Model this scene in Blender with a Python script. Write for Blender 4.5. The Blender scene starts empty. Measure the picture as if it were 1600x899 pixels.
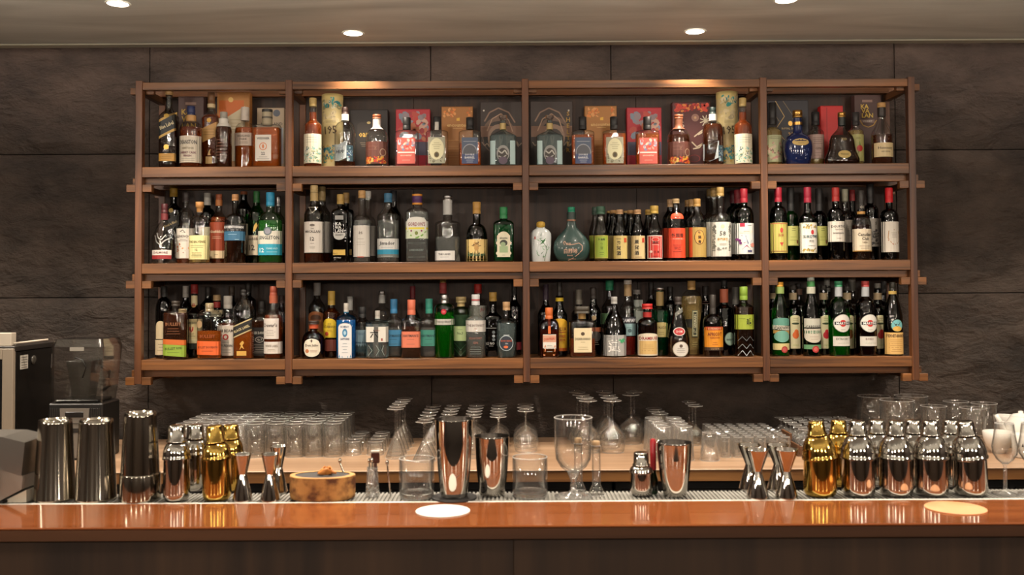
import bpy, math, random
import numpy as np
from math import pi, sin, cos, tan, radians, sqrt
from mathutils import Vector, Matrix, noise

S = bpy.context.scene
COL = S.collection
rnd = random.Random(7)

# ------------------------------------------------------------------ camera
EYE = 1.55
F = 1500.0
PPX, PPY = 800.0, 411.0
PITCH, ROLL = radians(1.5), radians(-0.30)
cam_d = bpy.data.cameras.new('camera')
cam_d.sensor_width = 36.0
cam_d.lens = F / 1600.0 * 36.0
cam_d.shift_y = (PPY - 449.5) / 1600.0
cam_d.clip_start = 0.05
cam_d.dof.use_dof = True
cam_d.dof.focus_distance = 4.08
cam_d.dof.aperture_fstop = 6.5
cam = bpy.data.objects.new('camera', cam_d)
COL.objects.link(cam)
R3 = (Matrix.Rotation(pi / 2 + PITCH, 3, 'X') @ Matrix.Rotation(ROLL, 3, 'Z'))
cam.matrix_world = Matrix.Translation((0, 0, EYE)) @ R3.to_4x4()
S.camera = cam

# ------------------------------------------------------------------ world, view, lamps
w = bpy.data.worlds.new('world'); S.world = w
w.use_nodes = True
w.node_tree.nodes['Background'].inputs[0].default_value = (1.0, 0.72, 0.48, 1)
w.node_tree.nodes['Background'].inputs[1].default_value = 0.02
S.view_settings.view_transform = 'Standard'
S.view_settings.look = 'None'
S.view_settings.gamma = 1
S.view_settings.use_curve_mapping = False
S.view_settings.exposure = 0.0
S.cycles.max_bounces = 16
S.cycles.transparent_max_bounces = 48
S.cycles.transmission_bounces = 14
S.cycles.glossy_bounces = 6
S.cycles.diffuse_bounces = 4
S.cycles.caustics_refractive = False
S.cycles.caustics_reflective = False
S.cycles.sample_clamp_indirect = 4.0
S.cycles.use_denoising = True
WARM = (1.0, 0.86, 0.70)
CEIL = 2.612
# (x, y, power, cone degrees): the recessed spots of the ceiling; the first five are the ones in view
DOWN = [(-0.655, 3.96, 12, 95), (0.765, 3.96, 12, 95),
        (-1.455, 3.53, 30, 100), (1.02, 3.53, 30, 100), (-0.22, 3.30, 22, 100),
        (-2.45, 3.55, 16, 100), (2.35, 3.50, 24, 100),
        (-1.9, 2.05, 22, 90), (-1.15, 2.05, 26, 90), (-0.4, 2.05, 26, 90), (0.35, 2.05, 26, 90), (1.1, 2.05, 26, 90), (1.85, 2.05, 22, 90),
        (-1.7, 2.95, 16, 100), (-0.6, 2.95, 16, 100), (0.5, 2.95, 16, 100), (1.6, 2.95, 16, 100),
        (-1.6, 0.2, 12, 110), (0.0, 0.2, 12, 110), (1.6, 0.2, 12, 110),
        (-1.6, -1.8, 14, 120), (1.6, -1.8, 14, 120)]
LAMP_GAIN = 3.2
# unseen fill globes added behind the camera and above the frame: (x, y, z, power)
FILL_GLOBES = [(-2.2, -0.9, 2.15, 43), (-0.75, -0.9, 2.15, 43), (0.75, -0.9, 2.15, 43), (2.2, -0.9, 2.15, 43), (-2.6, 1.0, 2.2, 34), (2.6, 1.0, 2.2, 34),
          (-1.8, 2.72, 2.49, 13), (-0.6, 2.72, 2.49, 13), (0.6, 2.72, 2.49, 13), (1.8, 2.72, 2.49, 13)]

# ------------------------------------------------------------------ pixel <-> place
def ray(px, py):
    return R3 @ Vector(((px - PPX) / F, -(py - PPY) / F, -1.0))
def P(px, py, Y):
    r = ray(px, py); k = Y / r.y
    return Vector((r.x * k, Y, EYE + r.z * k))
def G(px, py, z):
    r = ray(px, py); k = (z - EYE) / r.z
    return Vector((r.x * k, r.y * k, z))
def project(v):
    c = R3.transposed() @ (Vector(v) - Vector((0, 0, EYE)))
    return PPX + F * c.x / -c.z, PPY - F * c.y / -c.z
def X_at(px, z, Y):
    # x of the vertical line through pixel column px at height z and distance Y
    x = (px - 800) * Y / F
    for _ in range(3):
        x += (px - project((x, Y, z))[0]) * Y / F
    return x
def Z_at(py, x, Y):
    z = EYE + (450 - py) * Y / F
    for _ in range(3):
        z -= (py - project((x, Y, z))[1]) * Y / F
    return z

# ------------------------------------------------------------------ mesh builder
class MB:
    def __init__(s):
        s.v = []; s.f = []; s.m = []; s.sm = []; s.mats = []
    def mi(s, mat):
        if mat not in s.mats: s.mats.append(mat)
        return s.mats.index(mat)
    def add(s, vs, fs, mat, smooth=False):
        o = len(s.v); k = s.mi(mat)
        s.v.extend([tuple(p) for p in vs])
        for f in fs:
            s.f.append([i + o for i in f]); s.m.append(k); s.sm.append(smooth)
    def box(s, x0, x1, y0, y1, z0, z1, mat, bev=0.0):
        b = min(bev, (x1 - x0) / 2.2, (y1 - y0) / 2.2, (z1 - z0) / 2.2)
        if b <= 0:
            vs = [(x, y, z) for z in (z0, z1) for y in (y0, y1) for x in (x0, x1)]
            s.add(vs, [(0, 2, 3, 1), (4, 5, 7, 6), (0, 1, 5, 4), (2, 6, 7, 3), (0, 4, 6, 2), (1, 3, 7, 5)], mat)
            return
        # bevelled box: 24 verts
        vs = []; idx = {}
        for cz, z in ((-1, z0), (1, z1)):
            for cy, y in ((-1, y0), (1, y1)):
                for cx, x in ((-1, x0), (1, x1)):
                    for ax in range(3):
                        p = [x - cx * b, y - cy * b, z - cz * b]
                        p[ax] = (x, y, z)[ax]
                        idx[(cx, cy, cz, ax)] = len(vs); vs.append(p)
        fs = []
        for sg in (-1, 1):
            for ax in range(3):
                q = []
                for a, c in ((-1, -1), (1, -1), (1, 1), (-1, 1)):
                    k = [0, 0, 0]; k[ax] = sg; k[(ax + 1) % 3] = a; k[(ax + 2) % 3] = c
                    q.append(idx[(k[0], k[1], k[2], ax)])
                fs.append(q if sg > 0 else q[::-1])
        for ax in range(3):
            a1, a2 = (ax + 1) % 3, (ax + 2) % 3
            for s1 in (-1, 1):
                for s2 in (-1, 1):
                    def kk(e, f):
                        k = [0, 0, 0]; k[ax] = e; k[a1] = s1; k[a2] = s2
                        return idx[(k[0], k[1], k[2], f)]
                    q = [kk(-1, a1), kk(1, a1), kk(1, a2), kk(-1, a2)]
                    fs.append(q if s1 * s2 < 0 else q[::-1])
        for cx in (-1, 1):
            for cy in (-1, 1):
                for cz in (-1, 1):
                    q = [idx[(cx, cy, cz, 0)], idx[(cx, cy, cz, 1)], idx[(cx, cy, cz, 2)]]
                    fs.append(q if cx * cy * cz > 0 else q[::-1])
        s.add(vs, fs, mat)
    def lathe(s, prof, mat, n=24, cx=0, cy=0, z0=0, smooth=True, cap0=True, cap1=True, rot=0.0, flute=None):
        # prof rows: (z, a) or (z, a, b, e)
        vs = []; L = len(prof)
        for row in prof:
            z, a = row[0], row[1]
            b = row[2] if len(row) > 2 else a
            e = row[3] if len(row) > 3 else 2.0
            for i in range(n):
                t = 2 * pi * (i + 0.5) / n + rot
                c, q = cos(t), sin(t)
                k = 2.0 / e
                m = 1.0
                if flute: m = 1 + flute[1] * (cos(flute[0] * t))
                x = a * m * math.copysign(abs(c) ** k, c); y = b * m * math.copysign(abs(q) ** k, q)
                vs.append((cx + x, cy + y, z0 + z))
        fs = []
        for j in range(L - 1):
            for i in range(n):
                i2 = (i + 1) % n
                fs.append((j * n + i, j * n + i2, (j + 1) * n + i2, (j + 1) * n + i))
        s.add(vs, fs, mat, smooth)
        if cap0: s.add([vs[i] for i in range(n)], [tuple(range(n))[::-1]], mat)
        if cap1: s.add([vs[(L - 1) * n + i] for i in range(n)], [tuple(range(n))], mat)
    def tube(s, pts, r, mat, n=8, smooth=True, caps=True):
        pts = [Vector(p) for p in pts]; vs = []; L = len(pts)
        rs = r if isinstance(r, (list, tuple)) else [r] * L
        up = Vector((0, 0, 1))
        for j, p in enumerate(pts):
            d = (pts[min(j + 1, L - 1)] - pts[max(j - 1, 0)]).normalized()
            u = d.cross(up)
            if u.length < 1e-3: u = d.cross(Vector((0, 1, 0)))
            u.normalize(); v2 = u.cross(d).normalized()
            for i in range(n):
                t = 2 * pi * i / n
                vs.append(p + (u * cos(t) + v2 * sin(t)) * rs[j])
        fs = []
        for j in range(L - 1):
            for i in range(n):
                i2 = (i + 1) % n
                fs.append((j * n + i, j * n + i2, (j + 1) * n + i2, (j + 1) * n + i))
        if caps:
            fs.append(tuple(range(n))[::-1]); fs.append(tuple((L - 1) * n + i for i in range(n)))
        s.add(vs, fs, mat, smooth)
    def prism(s, poly, y0, y1, mat):
        # polygon in x,z extruded along y
        n = len(poly)
        vs = [(x, y0, z) for x, z in poly] + [(x, y1, z) for x, z in poly]
        fs = [tuple(range(n)), tuple(range(2 * n - 1, n - 1, -1))]
        for i in range(n):
            j = (i + 1) % n
            fs.append((i, i + n, j + n, j))
        s.add(vs, fs, mat)
    def build(s, name, parent=None, loc=(0, 0, 0), kind=None):
        me = bpy.data.meshes.new(name)
        me.from_pydata(s.v, [], s.f)
        for mt in s.mats: me.materials.append(MAT(mt))
        me.polygons.foreach_set('material_index', s.m)
        me.polygons.foreach_set('use_smooth', s.sm)
        me.update()
        o = bpy.data.objects.new(name, me)
        COL.objects.link(o)
        o.location = loc
        if parent: o.parent = parent
        if kind: o['kind'] = kind
        return o

def thing(name, label, cat, loc=(0, 0, 0), rotz=0.0, group=None):
    o = bpy.data.objects.new(name, None); COL.objects.link(o)
    o.empty_display_size = 0.02
    o.location = loc; o.rotation_euler = (0, 0, rotz)
    tag(o, label, cat, group)
    return o
def tag(o, label, cat, group=None):
    o['label'] = label; o['category'] = cat
    if group: o['group'] = group
    return o
def dup(root, loc, rotz=None, label=None, group=None):
    r = root.copy(); COL.objects.link(r); r.location = loc
    if rotz is not None: r.rotation_euler = (0, 0, rotz)
    if label: r['label'] = label
    if group: r['group'] = group
    for ch in list(root.children):
        c = ch.copy(); COL.objects.link(c); c.parent = r
        for g in list(ch.children):
            d = g.copy(); COL.objects.link(d); d.parent = c
    return r

# ------------------------------------------------------------------ materials
_M = {}
def new(name):
    m = bpy.data.materials.new(name); m.use_nodes = True
    nt = m.node_tree
    for n in list(nt.nodes): nt.nodes.remove(n)
    out = nt.nodes.new('ShaderNodeOutputMaterial')
    return m, nt, out
def N(nt, t, **kw):
    n = nt.nodes.new(t)
    for k, v in kw.items():
        if k in n.inputs: n.inputs[k].default_value = v
        else: setattr(n, k, v)
    return n
def lin(c):
    if isinstance(c, str):
        c = tuple(int(c[i:i + 2], 16) / 255 for i in (0, 2, 4))
    return tuple((x / 12.92 if x <= 0.04045 else ((x + 0.055) / 1.055) ** 2.4) for x in c) + (1,)
def principled(name, col, rough=0.5, metal=0.0, spec=0.5, coat=0.0):
    m, nt, out = new(name)
    b = N(nt, 'ShaderNodeBsdfPrincipled')
    b.inputs['Base Color'].default_value = lin(col)
    b.inputs['Roughness'].default_value = rough
    b.inputs['Metallic'].default_value = metal
    b.inputs['Specular IOR Level'].default_value = spec
    b.inputs['Coat Weight'].default_value = coat
    nt.links.new(b.outputs[0], out.inputs[0])
    return m, nt, b
def wood(name, dark, light, axis, rough=0.45, coat=0.0, scale=1.0, bump=0.15):
    m, nt, b = principled(name, light, rough, coat=coat)
    tc = N(nt, 'ShaderNodeTexCoord'); mp = N(nt, 'ShaderNodeMapping')
    sc = [60 * scale] * 3; sc['xyz'.index(axis)] = 2.2 * scale
    mp.inputs['Scale'].default_value = sc
    oi = N(nt, 'ShaderNodeObjectInfo')
    ad = N(nt, 'ShaderNodeVectorMath', operation='ADD')
    sm = N(nt, 'ShaderNodeVectorMath', operation='SCALE'); sm.inputs['Scale'].default_value = 7.0
    cmb = N(nt, 'ShaderNodeCombineXYZ')
    for k in range(3): nt.links.new(oi.outputs['Random'], cmb.inputs[k])
    nt.links.new(cmb.outputs[0], sm.inputs[0])
    nt.links.new(tc.outputs['Object'], ad.inputs[0]); nt.links.new(sm.outputs[0], ad.inputs[1])
    nt.links.new(ad.outputs[0], mp.inputs[0])
    n1 = N(nt, 'ShaderNodeTexNoise'); n1.inputs['Scale'].default_value = 1.0; n1.inputs['Detail'].default_value = 5; n1.inputs['Distortion'].default_value = 0.6
    nt.links.new(mp.outputs[0], n1.inputs['Vector'])
    n2 = N(nt, 'ShaderNodeTexNoise'); n2.inputs['Scale'].default_value = 0.22; n2.inputs['Detail'].default_value = 2
    nt.links.new(mp.outputs[0], n2.inputs['Vector'])
    mx = N(nt, 'ShaderNodeMath', operation='ADD')
    nt.links.new(n1.outputs[0], mx.inputs[0]); nt.links.new(n2.outputs[0], mx.inputs[1])
    cr = N(nt, 'ShaderNodeValToRGB')
    cr.color_ramp.elements[0].position = 0.36; cr.color_ramp.elements[0].color = lin(dark)
    cr.color_ramp.elements[1].position = 0.66; cr.color_ramp.elements[1].color = lin(light)
    hf = N(nt, 'ShaderNodeMath', operation='MULTIPLY'); hf.inputs[1].default_value = 0.5
    nt.links.new(mx.outputs[0], hf.inputs[0]); nt.links.new(hf.outputs[0], cr.inputs[0])
    nt.links.new(cr.outputs[0], b.inputs['Base Color'])
    bp = N(nt, 'ShaderNodeBump'); bp.inputs['Strength'].default_value = bump; bp.inputs['Distance'].default_value = 0.002
    nt.links.new(n1.outputs[0], bp.inputs['Height']); nt.links.new(bp.outputs[0], b.inputs['Normal'])
    return m
def glass(name, tint, edge=None, rough=0.02, f0=0.045, bump=0.0, bscale=60.0, pw=4.0, haze=0.0):
    pwv = pw
    # glass wall seen as a thin sheet: tinted see-through plus mirror reflection that grows at grazing angles
    m, nt, out = new(name)
    ge = N(nt, 'ShaderNodeNewGeometry')
    nrm = ge.outputs['Normal']
    if bump < 0:
        tc = N(nt, 'ShaderNodeTexCoord')
        vo = N(nt, 'ShaderNodeTexNoise'); vo.inputs['Scale'].default_value = bscale
        nt.links.new(tc.outputs['Object'], vo.inputs['Vector'])
        bp = N(nt, 'ShaderNodeBump'); bp.inputs['Strength'].default_value = -bump; bp.inputs['Distance'].default_value = 0.003
        nt.links.new(vo.outputs[0], bp.inputs['Height'])
        nrm = bp.outputs[0]
    elif bump:
        tc = N(nt, 'ShaderNodeTexCoord')
        vo = N(nt, 'ShaderNodeTexVoronoi'); vo.inputs['Scale'].default_value = bscale
        nt.links.new(tc.outputs['Object'], vo.inputs['Vector'])
        bp = N(nt, 'ShaderNodeBump'); bp.inputs['Strength'].default_value = bump; bp.inputs['Distance'].default_value = 0.004
        nt.links.new(vo.outputs['Distance'], bp.inputs['Height'])
        nrm = bp.outputs[0]
    d = N(nt, 'ShaderNodeVectorMath', operation='DOT_PRODUCT')
    nt.links.new(nrm, d.inputs[0]); nt.links.new(ge.outputs['Incoming'], d.inputs[1])
    ab = N(nt, 'ShaderNodeMath', operation='ABSOLUTE'); nt.links.new(d.outputs['Value'], ab.inputs[0])
    om = N(nt, 'ShaderNodeMath', operation='SUBTRACT'); om.inputs[0].default_value = 1.0; nt.links.new(ab.outputs[0], om.inputs[1])
    pw = N(nt, 'ShaderNodeMath', operation='POWER'); pw.inputs[1].default_value = pwv; nt.links.new(om.outputs[0], pw.inputs[0])
    fr = N(nt, 'ShaderNodeMath', operation='MULTIPLY_ADD'); fr.inputs[1].default_value = 0.9; fr.inputs[2].default_value = f0
    nt.links.new(pw.outputs[0], fr.inputs[0])
    mc = N(nt, 'ShaderNodeMix', data_type='RGBA')
    e2 = edge if edge else tuple(0.55 * x for x in tint)
    mc.inputs[6].default_value = tuple(tint) + (1,); mc.inputs[7].default_value = tuple(e2) + (1,)
    p2 = N(nt, 'ShaderNodeMath', operation='POWER'); p2.inputs[1].default_value = 2.5; nt.links.new(om.outputs[0], p2.inputs[0])
    nt.links.new(p2.outputs[0], mc.inputs[0])
    tr = N(nt, 'ShaderNodeBsdfTransparent'); nt.links.new(mc.outputs[2], tr.inputs[0])
    gl = N(nt, 'ShaderNodeBsdfGlossy'); gl.inputs['Roughness'].default_value = rough
    nt.links.new(nrm, gl.inputs['Normal'])
    mx = N(nt, 'ShaderNodeMixShader')
    nt.links.new(fr.outputs[0], mx.inputs[0]); nt.links.new(tr.outputs[0], mx.inputs[1]); nt.links.new(gl.outputs[0], mx.inputs[2])
    if haze:
        # white diffuse mixed in to paint light caught in glass, facets and rims
        df = N(nt, 'ShaderNodeBsdfDiffuse'); df.inputs[0].default_value = (0.9, 0.88, 0.85, 1)
        tl = N(nt, 'ShaderNodeBsdfTranslucent'); tl.inputs[0].default_value = (0.9, 0.88, 0.85, 1)
        ds = N(nt, 'ShaderNodeAddShader'); nt.links.new(df.outputs[0], ds.inputs[0]); nt.links.new(tl.outputs[0], ds.inputs[1])
        m3 = N(nt, 'ShaderNodeMixShader')
        hz = N(nt, 'ShaderNodeMath', operation='MULTIPLY_ADD'); hz.inputs[1].default_value = haze * 1.6; hz.inputs[2].default_value = haze * 0.4
        nt.links.new(pw.outputs[0], hz.inputs[0]); nt.links.new(hz.outputs[0], m3.inputs[0])
        nt.links.new(mx.outputs[0], m3.inputs[1]); nt.links.new(ds.outputs[0], m3.inputs[2])
        mx = m3
    nt.links.new(mx.outputs[0], out.inputs[0])
    return m
def liquid(name, col, trans=0.75):
    m, nt, b = principled(name, (0.5, 0.5, 0.5), 0.03)
    b.inputs['Base Color'].default_value = tuple(col) + (1,)
    b.inputs['Transmission Weight'].default_value = trans
    b.inputs['IOR'].default_value = 1.34
    return m
def realglass(name, col=(1, 1, 1), ior=1.48, rough=0.0):
    m, nt, out = new(name)
    g = N(nt, 'ShaderNodeBsdfGlass'); g.inputs['Color'].default_value = tuple(col) + (1,)
    g.inputs['IOR'].default_value = ior; g.inputs['Roughness'].default_value = rough
    nt.links.new(g.outputs[0], out.inputs[0])
    return m
def metal(name, col, rough=0.08, streak=None):
    m, nt, b = principled(name, col, rough, 1.0)
    if streak:
        tc = N(nt, 'ShaderNodeTexCoord'); mp = N(nt, 'ShaderNodeMapping'); mp.inputs['Scale'].default_value = streak
        no = N(nt, 'ShaderNodeTexNoise'); no.inputs['Scale'].default_value = 6
        nt.links.new(tc.outputs['Object'], mp.inputs[0]); nt.links.new(mp.outputs[0], no.inputs['Vector'])
        bp = N(nt, 'ShaderNodeBump'); bp.inputs['Strength'].default_value = 0.06; bp.inputs['Distance'].default_value = 0.001
        nt.links.new(no.outputs[0], bp.inputs['Height']); nt.links.new(bp.outputs[0], b.inputs['Normal'])
    return m
def stone(name):
    m, nt, b = principled(name, '5a4c43', 0.62, spec=0.45)
    tc = N(nt, 'ShaderNodeTexCoord')
    n1 = N(nt, 'ShaderNodeTexNoise'); n1.inputs['Scale'].default_value = 3.0; n1.inputs['Detail'].default_value = 6; n1.inputs['Roughness'].default_value = 0.65
    mp = N(nt, 'ShaderNodeMapping'); mp.inputs['Scale'].default_value = (1.0, 1.0, 1.9); mp.inputs['Rotation'].default_value = (0, 0.3, 0)
    nt.links.new(tc.outputs['Object'], mp.inputs[0]); nt.links.new(mp.outputs[0], n1.inputs['Vector'])
    cr = N(nt, 'ShaderNodeValToRGB')
    cr.color_ramp.elements[0].position = 0.3; cr.color_ramp.elements[0].color = lin(STONE[0])
    cr.color_ramp.elements[1].position = 0.72; cr.color_ramp.elements[1].color = lin(STONE[1])
    nt.links.new(n1.outputs[0], cr.inputs[0]); nt.links.new(cr.outputs[0], b.inputs['Base Color'])
    n2 = N(nt, 'ShaderNodeTexNoise'); n2.inputs['Scale'].default_value = 22.0; n2.inputs['Detail'].default_value = 7; n2.inputs['Roughness'].default_value = 0.7
    nt.links.new(mp.outputs[0], n2.inputs['Vector'])
    n3 = N(nt, 'ShaderNodeTexNoise'); n3.inputs['Scale'].default_value = 7.0; n3.inputs['Detail'].default_value = 4; n3.inputs['Distortion'].default_value = 0.8
    nt.links.new(mp.outputs[0], n3.inputs['Vector'])
    ad = N(nt, 'ShaderNodeMath', operation='MULTIPLY_ADD'); ad.inputs[1].default_value = 2.0
    nt.links.new(n3.outputs[0], ad.inputs[0]); nt.links.new(n2.outputs[0], ad.inputs[2])
    bp = N(nt, 'ShaderNodeBump'); bp.inputs['Strength'].default_value = 1.0; bp.inputs['Distance'].default_value = 0.018
    nt.links.new(ad.outputs[0], bp.inputs['Height']); nt.links.new(bp.outputs[0], b.inputs['Normal'])
    return m
def barkmat(name):
    m, nt, b = principled(name, '9a6a34', 0.7)
    tc = N(nt, 'ShaderNodeTexCoord')
    n1 = N(nt, 'ShaderNodeTexNoise'); n1.inputs['Scale'].default_value = 38.0; n1.inputs['Detail'].default_value = 6
    nt.links.new(tc.outputs['Object'], n1.inputs['Vector'])
    cr = N(nt, 'ShaderNodeValToRGB')
    cr.color_ramp.elements[0].position = 0.38; cr.color_ramp.elements[0].color = lin('5c3417')
    cr.color_ramp.elements[1].position = 0.6; cr.color_ramp.elements[1].color = lin('b58448')
    nt.links.new(n1.outputs[0], cr.inputs[0]); nt.links.new(cr.outputs[0], b.inputs['Base Color'])
    bp = N(nt, 'ShaderNodeBump'); bp.inputs['Strength'].default_value = 0.6; bp.inputs['Distance'].default_value = 0.003
    nt.links.new(n1.outputs[0], bp.inputs['Height']); nt.links.new(bp.outputs[0], b.inputs['Normal'])
    return m
STONE = ('2a2420', '5c4f46')
def plaster(name):
    m, nt, b = principled(name, 'b8ab98', 0.5)
    tc = N(nt, 'ShaderNodeTexCoord'); mp = N(nt, 'ShaderNodeMapping'); mp.inputs['Scale'].default_value = (0.5, 2.6, 1); mp.inputs['Rotation'].default_value = (0, 0, 0.12)
    n1 = N(nt, 'ShaderNodeTexNoise'); n1.inputs['Scale'].default_value = 1.8; n1.inputs['Detail'].default_value = 6; n1.inputs['Distortion'].default_value = 1.0
    nt.links.new(tc.outputs['Object'], mp.inputs[0]); nt.links.new(mp.outputs[0], n1.inputs['Vector'])
    cr = N(nt, 'ShaderNodeValToRGB')
    cr.color_ramp.elements[0].position = 0.3; cr.color_ramp.elements[0].color = lin('b9bab2')
    cr.color_ramp.elements[1].position = 0.68; cr.color_ramp.elements[1].color = lin('dcddd6')
    nt.links.new(n1.outputs[0], cr.inputs[0]); nt.links.new(cr.outputs[0], b.inputs['Base Color'])
    return m
def emis(name, col, st):
    m, nt, out = new(name)
    e = N(nt, 'ShaderNodeEmission'); e.inputs[0].default_value = tuple(col) + (1,); e.inputs[1].default_value = st
    nt.links.new(e.outputs[0], out.inputs[0])
    return m
SPECIAL = {
 'shelf_x': lambda: wood('walnut_shelf_lengthwise', '3f2716', '8e5c31', 'x', 0.38, bump=0.25),
 'shelf_y': lambda: wood('walnut_shelf_crosswise', '3c2616', '734a2a', 'y', 0.42),
 'shelf_z': lambda: wood('walnut_shelf_upright', '40261a', '774a2a', 'z', 0.38),
 'panel_z': lambda: wood('walnut_back_panel', '1f130c', '402a1c', 'z', 0.55),
 'bar_x': lambda: wood('varnished_bar_wood', '673417', '8e512a', 'x', 0.13, coat=0.5, scale=0.35, bump=0.02),
 'nosing_x': lambda: wood('bar_edge_wood', '3f2616', '5c3a24', 'x', 0.4, scale=0.5),
 'front_z': lambda: wood('bar_front_veneer', '271a11', '453020', 'z', 0.5, scale=0.4),
 'counter_x': lambda: wood('back_counter_wood', '8c6e55', 'b59679', 'x', 0.32, scale=0.5, bump=0.05),
 'counteredge_x': lambda: wood('back_counter_edge', '6b4526', '96683a', 'x', 0.4, scale=0.7),
 'stone': lambda: stone('split_faced_dark_stone'),
 'plaster': lambda: plaster('beige_plaster'),
 'chrome': lambda: metal('polished_steel', (0.76, 0.74, 0.71), 0.05),
 'chrome2': lambda: metal('worn_steel', (0.66, 0.63, 0.58), 0.10, (1, 1, 0.05)),
 'gold': lambda: metal('polished_gold', (0.84, 0.69, 0.36), 0.09),
 'innersteel': lambda: metal('shaded_inner_steel', (0.30, 0.28, 0.26), 0.35),  # darker copy of the tin steel; the shade inside is in its colour
 'goldfoil': lambda: metal('gold_foil', (0.80, 0.62, 0.34), 0.3),
 'silverfoil': lambda: metal('silver_foil', (0.72, 0.72, 0.72), 0.3),
 'copperfoil': lambda: metal('copper_foil', (0.75, 0.38, 0.24), 0.3),
 'brushed': lambda: metal('brushed_steel', (0.62, 0.60, 0.57), 0.33),
 'clear': lambda: glass('clear_glass', (0.93, 0.94, 0.93), (0.62, 0.65, 0.64), f0=0.08, bump=-0.25, bscale=70.0),
 'smoke': lambda: glass('dark_clear_glass', (0.55, 0.55, 0.52), (0.2, 0.2, 0.2), f0=0.08, bump=-0.25, bscale=70.0),
 'gware': lambda: glass('glassware', (0.975, 0.975, 0.97), (0.85, 0.85, 0.83), f0=0.08, pw=3.0, haze=0.016),
 'gfront': lambda: glass('clear_bar_glass', (0.98, 0.98, 0.975), (0.70, 0.70, 0.68), f0=0.05, pw=3.0, haze=0.012),
 'grim': lambda: glass('rim_highlight_glass', (0.9, 0.9, 0.88), (0.8, 0.8, 0.78), f0=0.4, pw=2.0, haze=0.26),  # white diffuse in the rim beads paints their bright highlight lines
 'gsparkle': lambda: glass('faceted_glassware', (0.96, 0.96, 0.95), (0.8, 0.8, 0.8), f0=0.18, pw=3.0, haze=0.06),
 'gcut': lambda: glass('cut_glassware', (0.97, 0.97, 0.96), (0.75, 0.75, 0.75), f0=0.2, bump=1.0, bscale=150.0, haze=0.05),
 'cover': lambda: glass('clear_plastic', (0.86, 0.86, 0.84), (0.55, 0.55, 0.53), rough=0.08, f0=0.16, pw=3.0),
 'green': lambda: glass('green_glass', (0.12, 0.60, 0.14), (0.03, 0.30, 0.05), f0=0.07, bump=-0.3, bscale=60.0),
 'dkgreen': lambda: glass('dark_green_glass', (0.06, 0.16, 0.06), (0.01, 0.05, 0.02), f0=0.07, bump=-0.3, bscale=60.0),
 'olive': lambda: glass('olive_glass', (0.14, 0.15, 0.06), (0.04, 0.05, 0.02), f0=0.07, bump=-0.3, bscale=60.0),
 'emerald': lambda: glass('emerald_glass', (0.03, 0.42, 0.22), (0.01, 0.4, 0.2), f0=0.07, bump=-0.3, bscale=60.0),
 'palegreen': lambda: glass('pale_green_glass', (0.50, 0.72, 0.52), (0.25, 0.45, 0.3), f0=0.07, bump=-0.3, bscale=60.0),
 'brown': lambda: glass('brown_glass', (0.30, 0.15, 0.06), (0.10, 0.04, 0.02), f0=0.07, bump=-0.3, bscale=60.0),
 'black': lambda: glass('black_glass', (0.04, 0.035, 0.03), (0.01, 0.01, 0.01), f0=0.07, bump=-0.3, bscale=60.0),
 'blue': lambda: glass('sky_blue_glass', (0.10, 0.58, 0.86), (0.02, 0.3, 0.6), f0=0.07, bump=-0.3, bscale=60.0),
 'iceblue': lambda: glass('ice_blue_glass', (0.80, 0.90, 0.92), (0.45, 0.62, 0.66), f0=0.07, bump=-0.3, bscale=60.0),
 'amber': lambda: liquid('amber_spirit', (0.52, 0.095, 0.015), 0.78),
 'gold_l': lambda: liquid('golden_spirit', (0.85, 0.60, 0.22), 0.7),
 'orange_l': lambda: liquid('orange_spirit', (0.92, 0.20, 0.015), 0.7),
 'dark_l': lambda: liquid('dark_spirit', (0.20, 0.055, 0.02), 0.8),
 'red_l': lambda: liquid('red_aperitif', (0.55, 0.04, 0.03), 0.6),
 'water': lambda: liquid('clear_spirit', (0.80, 0.85, 0.84), 0.86),
 'blue_l': lambda: liquid('blue_lit_spirit', (0.06, 0.50, 0.85), 0.55),
 'emer_l': lambda: liquid('emerald_spirit', (0.02, 0.50, 0.28), 0.6),
 'greenl': lambda: liquid('green_lit_spirit', (0.22, 0.70, 0.20), 0.75),
 'lens': lambda: realglass('thick_clear_glass'),
 'lamp': lambda: emis('lamp_disc', (1.0, 0.93, 0.82), 14.0),
 'led': lambda: emis('led_strip', (1.0, 0.78, 0.68), 13.0),
 'log': lambda: wood('log_bark_and_wood', '8a5c2a', 'cfa060', 'x', 0.6, scale=0.3),
 'bark': lambda: barkmat('bark_side_of_log'),
 'globe': lambda: emis('fill_globe_glow', (1.0, 0.84, 0.66), 6.0),
 'ceramic': lambda: principled('white_glazed_ceramic', 'dcd8d0', 0.18, coat=0.3)[0],
 'blueceramic': lambda: principled('blue_glazed_ceramic', '16234f', 0.12, coat=0.6)[0],
 'frostgreen': lambda: principled('frosted_dark_green_glass', '2f4844', 0.3, coat=0.2)[0],
 'frostwhite': lambda: principled('white_porcelain', 'cfd6d6', 0.2, coat=0.3)[0],
}
def MAT(k):
    if k in _M: return _M[k]
    if k in SPECIAL: _M[k] = SPECIAL[k]()
    else:
        # 'rrggbb' = printed paper/plastic; 'rrggbb:rough'; 'rrggbb:m' = metallic print
        p = k.split(':'); r = 0.5; me = 0.0
        if len(p) > 1:
            if p[1] == 'm': r, me = 0.35, 0.8
            else: r = float(p[1])
        _M[k] = principled('colour_' + p[0], p[0], r, me)[0]
    return _M[k]
# ================================================================== setting
WALL_Y = 4.385
BAR_Z = 1.11
CNT_Z = EYE - 0.67
def struct(mb, name):
    return mb.build(name, kind='structure')
m = MB(); m.box(-3.4, 3.4, -3.6, 4.6, -0.06, 0, '2d2723'); struct(m, 'floor')
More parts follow.
